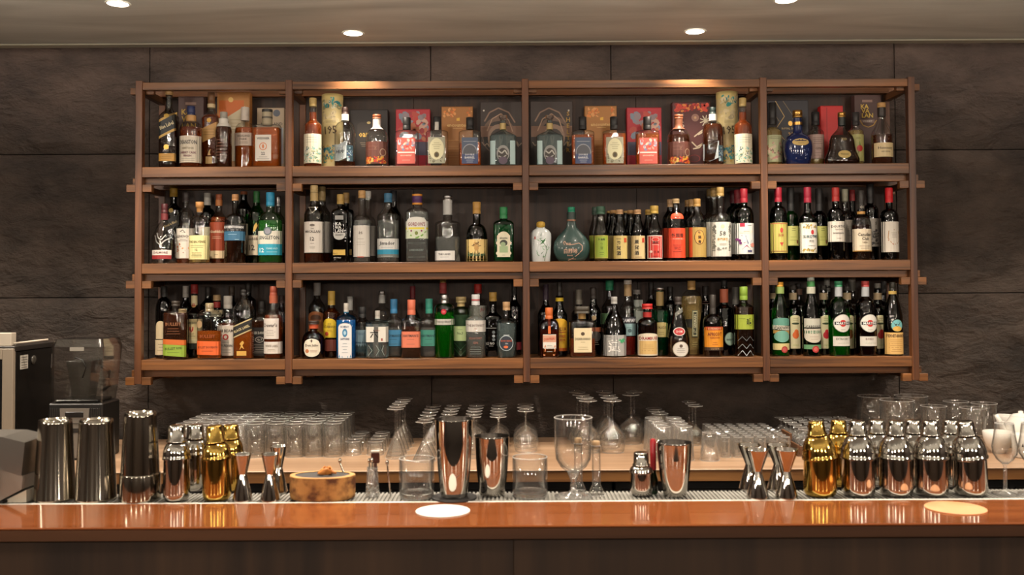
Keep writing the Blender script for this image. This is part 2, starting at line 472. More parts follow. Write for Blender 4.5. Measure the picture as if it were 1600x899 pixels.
# ceiling: plaster sheet that stops short of the stone, a groove, a trim bar, and a slot above with an LED strip
m = MB(); m.box(-3.4, 3.4, -3.6, 4.10, CEIL, CEIL + 0.10, 'plaster')
m.box(-3.4, 3.4, 4.10, 4.60, CEIL + 0.16, CEIL + 0.22, 'plaster')
struct(m, 'ceiling')
m = MB(); m.box(-3.4, 3.4, 4.104, 4.112, CEIL + 0.012, CEIL + 0.16, '3a322a'); m.box(-3.4, 3.4, 4.112, 4.165, CEIL - 0.004, CEIL + 0.02, 'a8a493', 0.003); struct(m, 'trim_1')
m = MB(); m.box(-3.3, 3.3, 4.14, 4.16, CEIL + 0.05, CEIL + 0.06, 'led')
tag(m.build('cove_light'), 'long warm light strip hidden in the slot between ceiling and stone wall', 'light')
m = MB(); m.box(-3.5, -3.4, -3.6, 4.6, 0, 2.9, '3a302a'); struct(m, 'wall_left')
m = MB(); m.box(3.4, 3.5, -3.6, 4.6, 0, 2.9, '3a302a'); struct(m, 'wall_right')
m = MB(); m.box(-3.5, 3.5, -3.7, -3.6, 0, 2.9, '4a3a2e'); struct(m, 'wall_front')
m = MB(); m.box(-3.5, 3.5, WALL_Y + 0.035, WALL_Y + 0.2, 0, 2.9, '1a1512'); wb = struct(m, 'wall_back')
# split-faced stone slabs
jx = [-3.4, X_at(233, 1.6, WALL_Y), X_at(674, 1.6, WALL_Y), X_at(957, 1.6, WALL_Y), X_at(1402, 1.6, WALL_Y), 3.4]
zt = [Z_at(466 - 4.2, 0, WALL_Y), Z_at(241 - 3.1, 0, WALL_Y)]
hz = zt[1] - zt[0]
jz = [0.0, zt[0] - 2 * hz, zt[0] - hz, zt[0], zt[1], CEIL + 0.15]
def slab(x0, x1, z0, z1, seed):
    g = 0.0022
    x0 += g; x1 -= g; z0 += g; z1 -= g
    nx = max(8, int((x1 - x0) / 0.022)); nz = max(8, int((z1 - z0) / 0.022))
    vs = []
    off = Vector((seed * 3.7, seed * 1.3, seed * 5.1))
    for j in range(nz + 1):
        for i in range(nx + 1):
            x = x0 + (x1 - x0) * i / nx; z = z0 + (z1 - z0) * j / nz
            p = Vector((x, 0, z)) + off
            wv = noise.noise(p * 1.7) * 0.35
            r = noise.noise(Vector((p.x * 1.3 + wv, 0.3, p.z * 3.0 + wv * 2)))
            rid = 1 - abs(r) * 2.2; rid = max(0, rid) ** 5
            h = 0.010 * noise.noise(p * 2.3) + 0.006 * noise.noise(p * 6) + 0.0035 * noise.noise(p * 15) + 0.002 * noise.noise(p * 33)
            h = h * 1.9 + 0.020 * rid * (0.5 + noise.noise(p * 2.1))
            e = min(x - x0, x1 - x, z - z0, z1 - z)
            k = min(1.0, e / 0.045); k = k * k * (3 - 2 * k)
            vs.append((x, WALL_Y - 0.004 - (0.012 + h) * k, z))
    W = nx + 1
    fs = [(j * W + i, j * W + i + 1, (j + 1) * W + i + 1, (j + 1) * W + i) for j in range(nz) for i in range(nx)]
    mb = MB(); mb.add(vs, fs, 'stone', True)
    # sides
    yb = WALL_Y + 0.03
    edge = [j * W for j in range(nz, -1, -1)] + [i for i in range(1, nx + 1)] + [j * W + nx for j in range(1, nz + 1)] + [nz * W + i for i in range(nx - 1, 0, -1)]
    ev = [vs[i] for i in edge]; n = len(ev)
    mb.add(ev + [(a, yb, c) for a, b, c in ev], [(i, i + n, (i + 1) % n + n, (i + 1) % n) for i in range(n)], 'stone')
    return mb.build('stone_slab', wb)
k = 0
for r_ in range(len(jz) - 1):
    for c_ in range(len(jx) - 1):
        k += 1
        slab(jx[c_], jx[c_ + 1], jz[r_], jz[r_ + 1], k)

# ------------------------------------------------------------------ recessed ceiling lights
pos_names = {0: 'bright recessed ceiling spot on the left, above the second shelf bay', 1: 'bright recessed ceiling spot on the right, above the third shelf bay',
             4: 'recessed ceiling spot above the back counter, outside the picture', 5: 'recessed ceiling spot at the far left end, outside the picture', 6: 'recessed ceiling spot at the far right end, outside the picture',
             2: 'recessed ceiling spot cut by the top edge, far left of the photo', 3: 'recessed ceiling spot cut by the top edge, right of centre'}
for i, (x, y, pw, cone) in enumerate(DOWN):
    nm = pos_names.get(i)
    if nm is None:
        same = sorted(q[0] for q in DOWN if q[1] == y)
        nm = 'recessed ceiling spot outside the picture, %s from the left %s' % (['first', 'second', 'third', 'fourth', 'fifth', 'sixth'][same.index(x)], {2.05: 'above the bar', 2.95: 'above the gap behind the bar', 0.2: 'over the seats', -1.8: 'at the rear of the room'}[y])
    t = thing('ceiling_light', nm, 'light', (x, y, CEIL), group='recessed ceiling spots')
    rr = 0.039
    mb = MB(); mb.lathe([(-0.0015, rr + 0.006), (-0.003, rr + 0.004), (-0.003, rr), (-0.0012, rr - 0.001)], 'e8e2d6', 28, cap0=False, cap1=False); mb.build('light_ring', t)
    mb = MB(); mb.lathe([(-0.0012, rr), (-0.0010, rr)], 'lamp', 28); mb.build('light_disc', t)
    ld = bpy.data.lights.new('spot_lamp', 'SPOT')
    ld.energy = pw * LAMP_GAIN; ld.color = WARM; ld.spot_size = radians(cone); ld.spot_blend = 0.6; ld.shadow_soft_size = 0.035
    lo = bpy.data.objects.new('spot_lamp', ld); COL.objects.link(lo); lo.parent = t; lo.location = (0, 0, -0.02)

for i, (x, y, z, pw) in enumerate(FILL_GLOBES):
    t = thing('fill_globe', 'added fill globe outside the picture, ' + ['far left over the seats', 'inner left over the seats', 'inner right over the seats', 'far right over the seats', 'beside the left wall', 'beside the right wall', 'small one above the gap, far left', 'small one above the gap, inner left', 'small one above the gap, inner right', 'small one above the gap, far right'][i], 'lamp', (x, y, z), group='added fill globes out of view')
    gr = 0.11 if i < 6 else 0.055
    mb = MB(); mb.lathe([(gr * sin(a), gr * cos(a)) for a in [(-pi / 2 + pi * k / 14) for k in range(15)]], 'globe', 20, cap0=False, cap1=False); gob = mb.build('globe', t)
    mb = MB(); mb.tube([(0, 0, gr - .003), (0, 0, CEIL - z)], 0.004, '1a1512', 6); mb.build('cord', t)
    ld = bpy.data.lights.new('fill_bulb', 'POINT'); ld.energy = pw; ld.color = (1.0, 0.86, 0.72); ld.shadow_soft_size = gr * .9
    lo = bpy.data.objects.new('fill_bulb', ld); COL.objects.link(lo); lo.parent = t; lo.location = (0, 0, -gr * 2.1)

# ================================================================== hanging shelf unit
SY = 4.05          # front plane of the posts
SD = 0.27          # to front plane of rear posts
PW = 0.0285; PD = 0.034
def sx(px): return X_at(px, 1.66, SY)
PX = [sx(215.5), sx(450.8), sx(822), sx(1196), sx(1428.5)]
XC = PX[2]
zz = lambda py: Z_at(py, XC, SY)
TOPZ = zz(123.0); BOTZ = zz(597.5)
SH = {1: zz(258.0), 2: zz(409.0), 3: zz(560.0)}
bs = thing('display_shelf', 'long walnut wall shelf of three tiers and four bays holding the bottles', 'shelf', (XC, SY, 0))
def sbox(name, x0, x1, y0, y1, z0, z1, mat, bev=0.0015):
    mb = MB(); mb.box(x0 - XC, x1 - XC, y0 - SY, y1 - SY, z0, z1, mat, bev); return mb.build(name, bs)
for x in PX:
    sbox('post', x - PW / 2, x + PW / 2, SY, SY + PD, BOTZ, TOPZ, 'shelf_z')
    sbox('rear_post', x - PW / 2, x + PW / 2, SY + SD, SY + SD + PD, BOTZ + 0.03, TOPZ + 0.012, 'shelf_z')
xa, xb = PX[0] - PW / 2 - 0.024, PX[-1] + PW / 2 + 0.024
for i in range(4):
    a, b = PX[i] + PW / 2, PX[i + 1] - PW / 2
    sbox('top_rail', a, b, SY + 0.004, SY + 0.034, zz(137.5), zz(125.5), 'shelf_x')
    for r_ in (1, 2, 3):
        z = SH[r_]
        sbox('front_rail', a, b, SY + 0.003, SY + 0.030, z - 0.0435, z, 'shelf_x')
        sbox('shelf_board', a, b, SY + 0.030, SY + SD - 0.001, z - 0.020, z - 0.0005, 'shelf_x')
    # back panels, one for each bay and tier
    for (z0, z1) in ((SH[1], TOPZ - 0.023), (SH[2], SH[1] - 0.055), (SH[3], SH[2] - 0.055)):
        e0 = 0.0 if i else 0.012
        mid = (a + b) / 2
        if i in (1, 2):
            sbox('back_panel', a + 0.001, mid - 0.0008, SY + SD + 0.004, SY + SD + 0.016, z0 - 0.03, z1, 'panel_z', 0.0005)
            sbox('back_panel', mid + 0.0008, b - 0.001, SY + SD + 0.004, SY + SD + 0.016, z0 - 0.03, z1, 'panel_z', 0.0005)
        else:
            sbox('back_panel', a + 0.001, b - 0.001, SY + SD + 0.004, SY + SD + 0.016, z0 - 0.03, z1, 'panel_z', 0.0005)
sbox('rear_top_beam', xa, xb, SY + SD - 0.030, SY + SD - 0.0005, TOPZ - 0.022, TOPZ + 0.007, 'shelf_x')
for r_ in (1, 2, 3):
    z = SH[r_] - 0.0445
    sbox('under_beam', xa, xb, SY + PD + 0.0005, SY + PD + 0.0305, z - 0.0285, z, 'shelf_x')
    sbox('rear_under_beam', xa, xb, SY + SD - 0.0305, SY + SD - 0.0005, z - 0.0285, z, 'shelf_x')
    for x in PX:
        # notched bracket blocks crossing behind each post, and the side rail that runs to the wall
        zb = z - 0.0290
        sbox('bracket_block', x - 0.0535, x - PW / 2 - 0.0003, SY + 0.006, SY + PD, zb - 0.032, zb, 'shelf_x')
        sbox('bracket_block', x + PW / 2 + 0.0003, x + 0.0535, SY + 0.006, SY + PD, zb - 0.032, zb, 'shelf_x')
        sbox('side_rail', x - PW / 2 + 0.002, x + PW / 2 - 0.002, SY + PD + 0.001, SY + SD + PD + 0.02, zb - 0.026, zb - 0.0005, 'shelf_y')
        sbox('bracket_block', x - 0.045, x + 0.045, SY + SD + PD + 0.0005, SY + SD + PD + 0.016, zb - 0.030, zb, 'shelf_x')
for x in PX:
    sbox('side_rail', x - PW / 2 + 0.002, x + PW / 2 - 0.002, SY + PD + 0.001, SY + SD + PD + 0.02, TOPZ - 0.054, TOPZ - 0.0235, 'shelf_y')
    sbox('bracket_block', x - 0.050, x - PW / 2 - 0.0003, SY + PD + 0.001, SY + PD + 0.026, TOPZ - 0.052, TOPZ - 0.024, 'shelf_x')
    sbox('bracket_block', x + PW / 2 + 0.0003, x + 0.050, SY + PD + 0.001, SY + PD + 0.026, TOPZ - 0.052, TOPZ - 0.024, 'shelf_x')
    for r_ in (2, 3):
        pass

# ================================================================== back counter
CF = 3.55
t = thing('back_counter', 'long light walnut back counter under the stone wall carrying the glassware', 'counter', (0, CF, 0))
mb = MB(); mb.box(-3.35, 3.35, 0, WALL_Y - 0.062 - CF, CNT_Z - 0.006, CNT_Z, 'counter_x', 0.002); mb.build('counter_top', t)
mb = MB(); mb.box(-3.35, 3.35, 0.004, 0.03, CNT_Z - 0.046, CNT_Z - 0.0065, 'counteredge_x', 0.002); mb.build('counter_edge', t)
mb = MB(); mb.box(-3.35, 3.35, 0.03, WALL_Y - 0.062 - CF, CNT_Z - 0.046, CNT_Z - 0.0065, '2b1d14'); mb.build('counter_board', t)
for i in range(9):
    x0 = -3.34 + i * 0.745
    mb = MB(); mb.box(x0, x0 + 0.735, 0.10, 0.76, 0.02, CNT_Z - 0.048, '14100d', 0.003); c = mb.build('cabinet', t)
    mb = MB(); mb.box(x0 + 0.02, x0 + 0.715, 0.085, 0.0995, 0.08, CNT_Z - 0.09, '1b1612', 0.003); mb.build('cabinet_door', c)

# ================================================================== bar counter in front
t = thing('bar_counter', 'long varnished reddish wood bar counter across the foreground', 'counter', (0, 1.79, 0))
mb = MB(); mb.box(-2.4, 2.4, 0.0, 0.197, BAR_Z - 0.005, BAR_Z, 'bar_x', 0.002); mb.build('bar_top', t)
mb = MB(); mb.box(-2.4, 2.4, 0.002, 0.196, BAR_Z - 0.0265, BAR_Z - 0.0053, 'nosing_x', 0.0015); mb.build('bar_edge', t)
for i in range(2):
    x0 = -2.4 + i * 2.4
    mb = MB(); mb.box(x0, x0 + 2.3999, 0.032, 0.052, 0.02, BAR_Z - 0.027, 'front_z', 0.0008); mb.build('front_panel', t)
mb = MB(); mb.box(-2.4, 2.4, 0.053, 0.32, 0.02, BAR_Z - 0.0300, '1a1411'); mb.build('bar_body', t)
mb = MB(); mb.box(-2.4, 2.4, 0.1975, 0.205, BAR_Z - 0.012, BAR_Z + 0.0005, 'dedad0:0.3', 0.001); mb.build('metal_strip', t)
mb = MB(); mb.box(-2.4, 2.4, 0.2055, 0.305, BAR_Z - 0.0295, BAR_Z - 0.0105, '8b8984:0.35', 0.001); mb.build('service_ledge', t)
# ================================================================== printing on surfaces
_TX = {}
def text_mesh(s, bold=0.0):
    k = (s, bold)
    if k in _TX: return _TX[k]
    c = bpy.data.curves.new('lettering', 'FONT')
    c.body = s; c.size = 1.0; c.align_x = 'CENTER'; c.align_y = 'CENTER'; c.resolution_u = 1; c.fill_mode = 'FRONT' if False else 'BOTH'
    c.offset = bold
    o = bpy.data.objects.new('lettering', c); COL.objects.link(o)
    dg = bpy.context.evaluated_depsgraph_get()
    me = bpy.data.meshes.new_from_object(o.evaluated_get(dg))
    vs = [(v.co.x, v.co.y) for v in me.vertices]; fs = [tuple(p.vertices) for p in me.polygons]
    if vs:
        x0 = min(v[0] for v in vs); x1 = max(v[0] for v in vs); y0 = min(v[1] for v in vs); y1 = max(v[1] for v in vs)
        vs = [(a - (x0 + x1) / 2, b - (y0 + y1) / 2) for a, b in vs]; ww, hh = x1 - x0, y1 - y0
    else: ww = hh = 1
    bpy.data.objects.remove(o); bpy.data.curves.remove(c); bpy.data.meshes.remove(me)
    _TX[k] = (vs, fs, ww, hh)
    return _TX[k]

class Printer:
    """prints on the front of a body: surf(x, z) gives the depth of the front surface"""
    def __init__(s, surf, half):
        s.parts = []; s.surf = surf; s.half = half; s.k = 0; s.fresh()
    def fresh(s):
        s.mb = MB(); s.parts.append(s.mb)
    def build_all(s, name, parent):
        cl = []
        for q in s.parts:
            if not q.v: continue
            xs = [v[0] for v in q.v]; zs = [v[2] for v in q.v]
            g = [q]; bb = [min(xs), max(xs), min(zs), max(zs)]
            again = True
            while again:
                again = False
                for c in cl:
                    b = c[1]
                    if b[0] <= bb[1] and bb[0] <= b[1] and b[2] <= bb[3] and bb[2] <= b[3]:
                        g = c[0] + g; bb = [min(b[0], bb[0]), max(b[1], bb[1]), min(b[2], bb[2]), max(b[3], bb[3])]
                        cl.remove(c); again = True; break
            cl.append((g, bb))
        for g, bb in cl:
            m = MB()
            for q in g:
                for k, mt in enumerate(q.mats):
                    pass
                o = len(m.v); m.v += q.v
                for f, mi_, sm in zip(q.f, q.m, q.sm):
                    m.f.append([i + o for i in f]); m.m.append(m.mi(q.mats[mi_])); m.sm.append(sm)
            m.build(name, parent)
    def pt(s, x, z, ex=0.0):
        return (x, s.surf(x, z) - 0.0004 - 0.00016 * s.k - ex, z)
    def cols(s, xs, lo, hi, mat, nz=2):
        vs = []; 
        for i, x in enumerate(xs):
            for j in range(nz + 1):
                vs.append(s.pt(x, lo[i] + (hi[i] - lo[i]) * j / nz))
        W = nz + 1; fs = []
        for i in range(len(xs) - 1):
            for j in range(nz):
                fs.append((i * W + j, (i + 1) * W + j, (i + 1) * W + j + 1, i * W + j + 1))
        s.mb.add(vs, fs, mat, False); s.k += 1
    def xs(s, x0, x1, n):
        h = s.half
        x0 = max(x0, -h * 0.985); x1 = min(x1, h * 0.985)
        if x1 <= x0: x1 = x0 + 1e-4
        a0 = math.asin(max(-1, min(1, x0 / h))); a1 = math.asin(max(-1, min(1, x1 / h)))
        return [h * sin(a0 + (a1 - a0) * i / n) for i in range(n + 1)]
    def rect(s, x0, x1, z0, z1, mat, skew=0.0, nz=2, n=8):
        xs = s.xs(x0, x1, n); c = (x0 + x1) / 2; hw = (x1 - x0) / 2
        s.cols(xs, [z0 + skew * (x - c) / hw for x in xs], [z1 + skew * (x - c) / hw for x in xs], mat, nz)
    def ell(s, cx, cz, rx, rz, mat, n=10):
        xs = [cx + rx * cos(pi - pi * i / n) for i in range(n + 1)]
        h = [rz * sqrt(max(0, 1 - ((x - cx) / rx) ** 2)) for x in xs]
        s.cols(xs, [cz - q for q in h], [cz + q for q in h], mat, 2)
    def arch(s, x0, x1, z0, z1, rise, mat, bottom=False):
        xs = s.xs(x0, x1, 10); c = (x0 + x1) / 2; hw = (x1 - x0) / 2
        q = [rise * sqrt(max(0, 1 - ((x - c) / hw) ** 2)) for x in xs]
        if bottom: s.cols(xs, [z0 + rise - a for a in q], [z1] * len(xs), mat, 2)
        else: s.cols(xs, [z0] * len(xs), [z1 - rise + a for a in q], mat, 2)
    def text(s, t, cx, cz, h, maxw, mat, rot=0.0, bold=0.02, skew=0.0):
        vs, fs, ww, hh = text_mesh(t, bold)
        k = h / hh; kx = k
        if ww * k > maxw: kx = maxw / ww
        if ww * k < maxw * 0.5 and len(t) > 2: pass
        out = []
        c, q = cos(rot), sin(rot)
        for a, b in vs:
            x, z = a * kx, b * k
            x, z = x * c - z * q, x * q + z * c
            z += skew * x
            x = max(-s.half * 0.985, min(s.half * 0.985, cx + x))
            out.append(s.pt(x, cz + z, 0.0002))
        s.mb.add(out, fs, mat); s.k += 1
    def poly(s, pts, mat):
        s.mb.add([s.pt(max(-s.half * 0.98, min(s.half * 0.98, x)), z) for x, z in pts], [tuple(range(len(pts)))], mat); s.k += 1
    def line(s, pts, wd, mat):
        for i in range(len(pts) - 1):
            (x0, z0), (x1, z1) = pts[i], pts[i + 1]
            d = Vector((x1 - x0, z1 - z0)); 
            if d.length < 1e-6: continue
            nrm = Vector((-d.y, d.x)).normalized() * wd / 2
            s.mb.add([s.pt(x0 - nrm.x, z0 - nrm.y), s.pt(x1 - nrm.x, z1 - nrm.y), s.pt(x1 + nrm.x, z1 + nrm.y), s.pt(x0 + nrm.x, z0 + nrm.y)], [(0, 1, 2, 3)], mat)
        s.k += 1
    def speck(s, x0, x1, z0, z1, n, size, mats, seed):
        rr = random.Random(seed)
        for i in range(n):
            a = size * rr.uniform(0.5, 1.2); b = a * rr.uniform(0.4, 1.0); th = rr.uniform(0, pi)
            cx = rr.uniform(x0 + a, x1 - a) if x1 - x0 > 2 * a else (x0 + x1) / 2; cz = rr.uniform(z0 + b, z1 - b) if z1 - z0 > 2 * b else (z0 + z1) / 2
            pts = []
            for k in range(7):
                t = 2 * pi * k / 7
                u, v = a * cos(t), b * sin(t)
                pts.append((cx + u * cos(th) - v * sin(th), cz + u * sin(th) + v * cos(th)))
            s.mb.add([s.pt(max(-s.half * .98, min(s.half * .98, x)), min(max(z, z0), z1), 0.00002 * i / max(1, n) ) for x, z in pts], [tuple(range(7))], rr.choice(mats))
        s.k += 1

def do_prints(pr, labs, toX, toZ, sc):
    """labs: print commands in photograph pixels relative to the bottle's centre line (x) and absolute (y)"""
    for L in labs:
        pr.fresh()
        c = L[0]
        if c == 'R':      # width, y0, y1, colour, dx, skew
            w_, y0, y1, col = L[1:5]; dx = L[5] if len(L) > 5 else 0; sk = L[6] if len(L) > 6 else 0
            pr.rect(toX(dx - w_ / 2), toX(dx + w_ / 2), toZ(y1), toZ(y0), col, sk * sc)
        elif c == 'E':    # rx, ry, y, colour, dx
            rx, ry, y, col = L[1:5]; dx = L[5] if len(L) > 5 else 0
            pr.ell(toX(dx), toZ(y), rx * sc, ry * sc, col)
        elif c == 'A':    # arched top: width, y0, y1, rise, colour, dx
            w_, y0, y1, ri, col = L[1:6]; dx = L[6] if len(L) > 6 else 0
            pr.arch(toX(dx - w_ / 2), toX(dx + w_ / 2), toZ(y1), toZ(y0), ri * sc, col)
        elif c == 'U':    # rounded bottom
            w_, y0, y1, ri, col = L[1:6]; dx = L[6] if len(L) > 6 else 0
            pr.arch(toX(dx - w_ / 2), toX(dx + w_ / 2), toZ(y1), toZ(y0), ri * sc, col, True)
        elif c == 'T':    # text, y, height, max width, colour, dx, rot deg, skew
            t, y, h, mw, col = L[1:6]; dx = L[6] if len(L) > 6 else 0; ro = radians(L[7]) if len(L) > 7 else 0; sk = L[8] if len(L) > 8 else 0
            pr.text(t, toX(dx), toZ(y), h * sc, mw * sc, col, ro, skew=sk)
        elif c == 'P':    # polygon [(dx, y)...], colour
            pr.poly([(toX(a), toZ(b)) for a, b in L[1]], L[2])
        elif c == 'L':    # polyline [(dx, y)...], width, colour
            pr.line([(toX(a), toZ(b)) for a, b in L[1]], L[2] * sc, L[3])
        elif c == 'S':    # specks: width, y0, y1, n, size, colours, dx
            w_, y0, y1, n, sz, cols = L[1:7]; dx = L[7] if len(L) > 7 else 0
            pr.speck(toX(dx - w_ / 2), toX(dx + w_ / 2), toZ(y1), toZ(y0), n, sz * sc, cols, int(y0 * 7 + w_ * 3 + n))
        elif c == 'W':    # lines of small print: width, y0, y1, number of lines, colour, dx
            w_, y0, y1, n, col = L[1:6]; dx = L[6] if len(L) > 6 else 0
            rr = random.Random(int(y0 * 13 + w_))
            for i in range(n):
                y = y0 + (y1 - y0) * (i + 0.5) / n; wl = w_ * rr.uniform(0.55, 1.0)
                pr.rect(toX(dx - wl / 2), toX(dx + wl / 2), toZ(y + 0.32), toZ(y - 0.32), col, n=4, nz=1)
                pr.k -= 1
            pr.k += 1

def front_of(prof):
    zs = [p[0] for p in prof]
    def sec(z):
        if z <= zs[0]: r = prof[0]
        elif z >= zs[-1]: r = prof[-1]
        else:
            for j in range(len(zs) - 1):
                if zs[j] <= z <= zs[j + 1]:
                    t = (z - zs[j]) / max(1e-9, zs[j + 1] - zs[j])
                    a, b = prof[j], prof[j + 1]
                    r = tuple(a[k] + (b[k] - a[k]) * t for k in range(4)); break
        return r
    def surf(x, z):
        _, a, b, e = sec(z)
        u = min(0.985, abs(x) / max(a, 1e-6))
        # account for the facets of the mesh
        return -b * (1 - u ** e) ** (1.0 / e) - 0.0002
    return surf

BOT = []      # all bottle specs, placed after solving depth
def B(row, cx, w, dep, label, gl, shp, caps, labs=(), liq=None, sec='o', dr=1.0, grp=None, base=None, extra=None):
    BOT.append(dict(row=row, cx=cx, w=w, dep=dep, label=label, gl=gl, shp=shp, caps=caps, labs=labs, liq=liq, sec=sec, dr=dr, grp=grp, extra=extra))
DEPY = {'f': 4.098, 'm': 4.172, 'b': 4.245}
FILL = {}

def profile(shp, R, b_, e, zsh, znk, ztop, rn, curve):
    D = b_
    pr = [(0.0, R * 0.90, D * 0.90, e), (0.0022, R * 0.97, D * 0.97, e), (0.006, R, D, e), (zsh, R, D, e)]
    n = 7
    for i in range(1, n + 1):
        t = i / n; z = zsh + (znk - zsh) * t
        if curve == 'r':      # round shoulder then into the neck
            k = sqrt(max(0, 1 - t * t)) * 0.999 if t < 0.85 else None
            f = (1 - t ** 2.2) ** 0.55
        elif curve == 'q':    # square shoulder
            f = (1 - t ** 4.5) ** 0.45
        elif curve == 's':    # soft S slope
            f = 0.5 + 0.5 * cos(pi * t)
        else:                 # 'l' long slope
            f = 1 - t ** 1.25 * (1 - 0.15 * sin(pi * t))
        f = max(0.0, f)
        a = rn + (R - rn) * f; bb = rn + (D - rn) * f
        ee = 2.0 + (e - 2.0) * max(0, 1 - t * 1.6)
        pr.append((z, a, bb, ee))
    pr.append((ztop, rn, rn, 2.0))
    return pr

def build_bottle(q):
    Y = q['Y']; row = q['row']; z0 = SH[row]; sc = Y / F
    cx = q['cx']; X = X_at(cx, z0 + 0.1, Y)
    toX = lambda d: d * sc
    toZ = lambda py, yy=Y: Z_at(py, X, yy) - z0
    R = q['w'] / 2 * sc * 0.985
    e = {'o': 2.0, 's': 5.0, 'h': 2.0, 'k': 3.2}[q['sec']]
    D = R * q['dr']
    c0 = q['caps'][0] if q['caps'] else None
    ysh, ynk, nw, curve = q['shp'][:4]
    ytop = (c0[1] - 1.5) if c0 else q['shp'][4]
    if len(q['shp']) > 4 and c0: ytop = q['shp'][4]
    rn = nw / 2 * sc
    zt_ = toZ(ytop); zn = toZ(ynk); zs_ = toZ(ysh)
    zt_ = max(zt_, zn + 0.002)
    prof = profile(None, R, D, e, zs_, zn, zt_, rn, curve)
    if q['extra'] and 'prof' in q['extra']:
        prof = [(toZ(a), bb * sc, bb * sc * q['dr'], e) for a, bb in q['extra']['prof']]
        prof[0] = (0.0,) + prof[0][1:]
    t = thing('bottle', q['label'], 'bottle', (X, Y, z0 + 0.0002), group=q['grp'])
    ns = 24 if q['sec'] != 'h' else 8
    if q['sec'] == 's': ns = 32
    mb = MB(); mb.lathe(prof, q['gl'], ns, smooth=(q['sec'] != 'h'), cap1=True, flute=(q['extra'] or {}).get('flute'))
    mb.build('glass_body', t)
    surf = front_of(prof)
    if q['sec'] == 'h':
        s0 = surf; ap = cos(pi / 8)
        surf = lambda x, z: s0(x, z) if abs(x) > R * .9 else -R * ap * 1.0 - .0003
    if q['liq']:
        lm, ly = q['liq']; zl = min(toZ(ly), zt_ - 0.004)
        g = 0.0022; lp = []
        for (z, a, bb, ee) in prof:
            if z < 0.004: continue
            if z >= zl: break
            lp.append((max(z, 0.006), max(a - g, 0.002), max(bb - g, 0.002), ee))
        # interpolated top
        for j in range(len(prof) - 1):
            if prof[j][0] <= zl <= prof[j + 1][0]:
                tt = (zl - prof[j][0]) / max(1e-9, prof[j + 1][0] - prof[j][0]); a, bb = prof[j], prof[j + 1]
                rr_ = [a[k] + (bb[k] - a[k]) * tt for k in range(4)]
                lp.append((zl, max(rr_[1] - g, .002), max(rr_[2] - g, .002), rr_[3])); break
        if len(lp) >= 2:
            lp = [(lp[0][0], lp[0][1] * 0.93, lp[0][2] * 0.93, lp[0][3])] + lp[:]
            lp[0] = (0.0045,) + lp[0][1:]
            mb = MB(); mb.lathe(lp, lm, max(16, ns), smooth=True); mb.build('liquid', t)
    nm = ['cap', 'neck_band', 'neck_label', 'neck_band']
    for i, c in enumerate(q['caps']):
        y0, y1, cw, mat = c[:4]
        za, zb = toZ(y1), toZ(y0); r = cw / 2 * sc
        if i > 0: r = max(r, rn * 1.03)
        st = c[4] if len(c) > 4 else ''
        mb = MB()
        hgt = zb - za
        if st == 'ball': pf = [(za, r * .8), (za + hgt * .25, r), (za + hgt * .7, r), (za + hgt * .92, r * .8), (zb, r * .45)]
        elif st == 'taper': pf = [(za, r * .72), (za + hgt * .45, r * .8), (za + hgt * .5, r), (zb - 0.001, r), (zb, r * .93)]
        elif st == 'flare': pf = [(za, r * .6), (za + hgt * .3, r * .62), (za + hgt * .55, r), (zb - .001, r), (zb, r * .9)]
        elif i > 0: pf = [(za, r), (zb, r)]
        else: pf = [(za, r), (za + hgt * .28, r), (za + hgt * .30, r * .94), (za + hgt * .34, r), (zb - min(.0015, hgt * .2), r), (zb, r * .9)]
        if i > 0:
            # follows the glass underneath when the neck widens
            pf = []
            for k in range(5):
                z = za + hgt * k / 4
                y_ = -surf(0, z)
                pf.append((z, max(r if cw > 0 else 0, y_ + .0006) if cw > 0 else y_ + .0006))
        sq = 4.5 if st == 'sq' else 2
        mb.lathe([(a, bb, bb, sq) for a, bb in pf], mat, 20, cap0=(i == 0), smooth=True)
        part = mb.build(c[5] if len(c) > 5 else nm[min(i, 3)], t)
        if i == 0 and q['extra'] and 'capband' in q['extra']: pass
    if q['labs']:
        pr = Printer(surf, R)
        toZf = lambda py: Z_at(py, X, Y - D * 0.9) - z0
        do_prints(pr, q['labs'], toX, toZf, sc)
        pr.build_all('label', t)
    return t

BOXES = []
def BX(row, x0, x1, top, label, mat, labs=(), depth=0.045, Y=None, grp=None, side=None, name='gift_box', rounded=False, cat='box'):
    yc = Y if Y else 4.312 - depth / 2
    sc = (yc - depth / 2) / F
    z0 = SH[row]; cxp = (x0 + x1) / 2
    X = X_at(cxp, z0 + 0.1, yc - depth / 2)
    wd = (x1 - x0) * sc; zt_ = Z_at(top, X, yc - depth / 2) - z0
    t = thing(name, label, cat, (X, yc, z0 + .0002), group=grp)
    mb = MB(); mb.box(-wd / 2, wd / 2, -depth / 2, depth / 2, 0, zt_ - 0.0004, mat, 0.0015); mb.build('carton', t)
    if not rounded:
        mb = MB(); mb.box(-wd / 2 - .0003, wd / 2 + .0003, -depth / 2 - .0003, depth / 2 + .0003, zt_ - 0.0004, zt_ + 0.0008, side or mat, 0.0003); mb.build('lid', t)
    if labs:
        pr = Printer(lambda x, z: -depth / 2, wd / 2 * 1.02)
        do_prints(pr, labs, lambda d: d * sc, lambda py: Z_at(py, X, yc - depth / 2) - z0, sc)
        pr.build_all('printed_front', t)
    return t
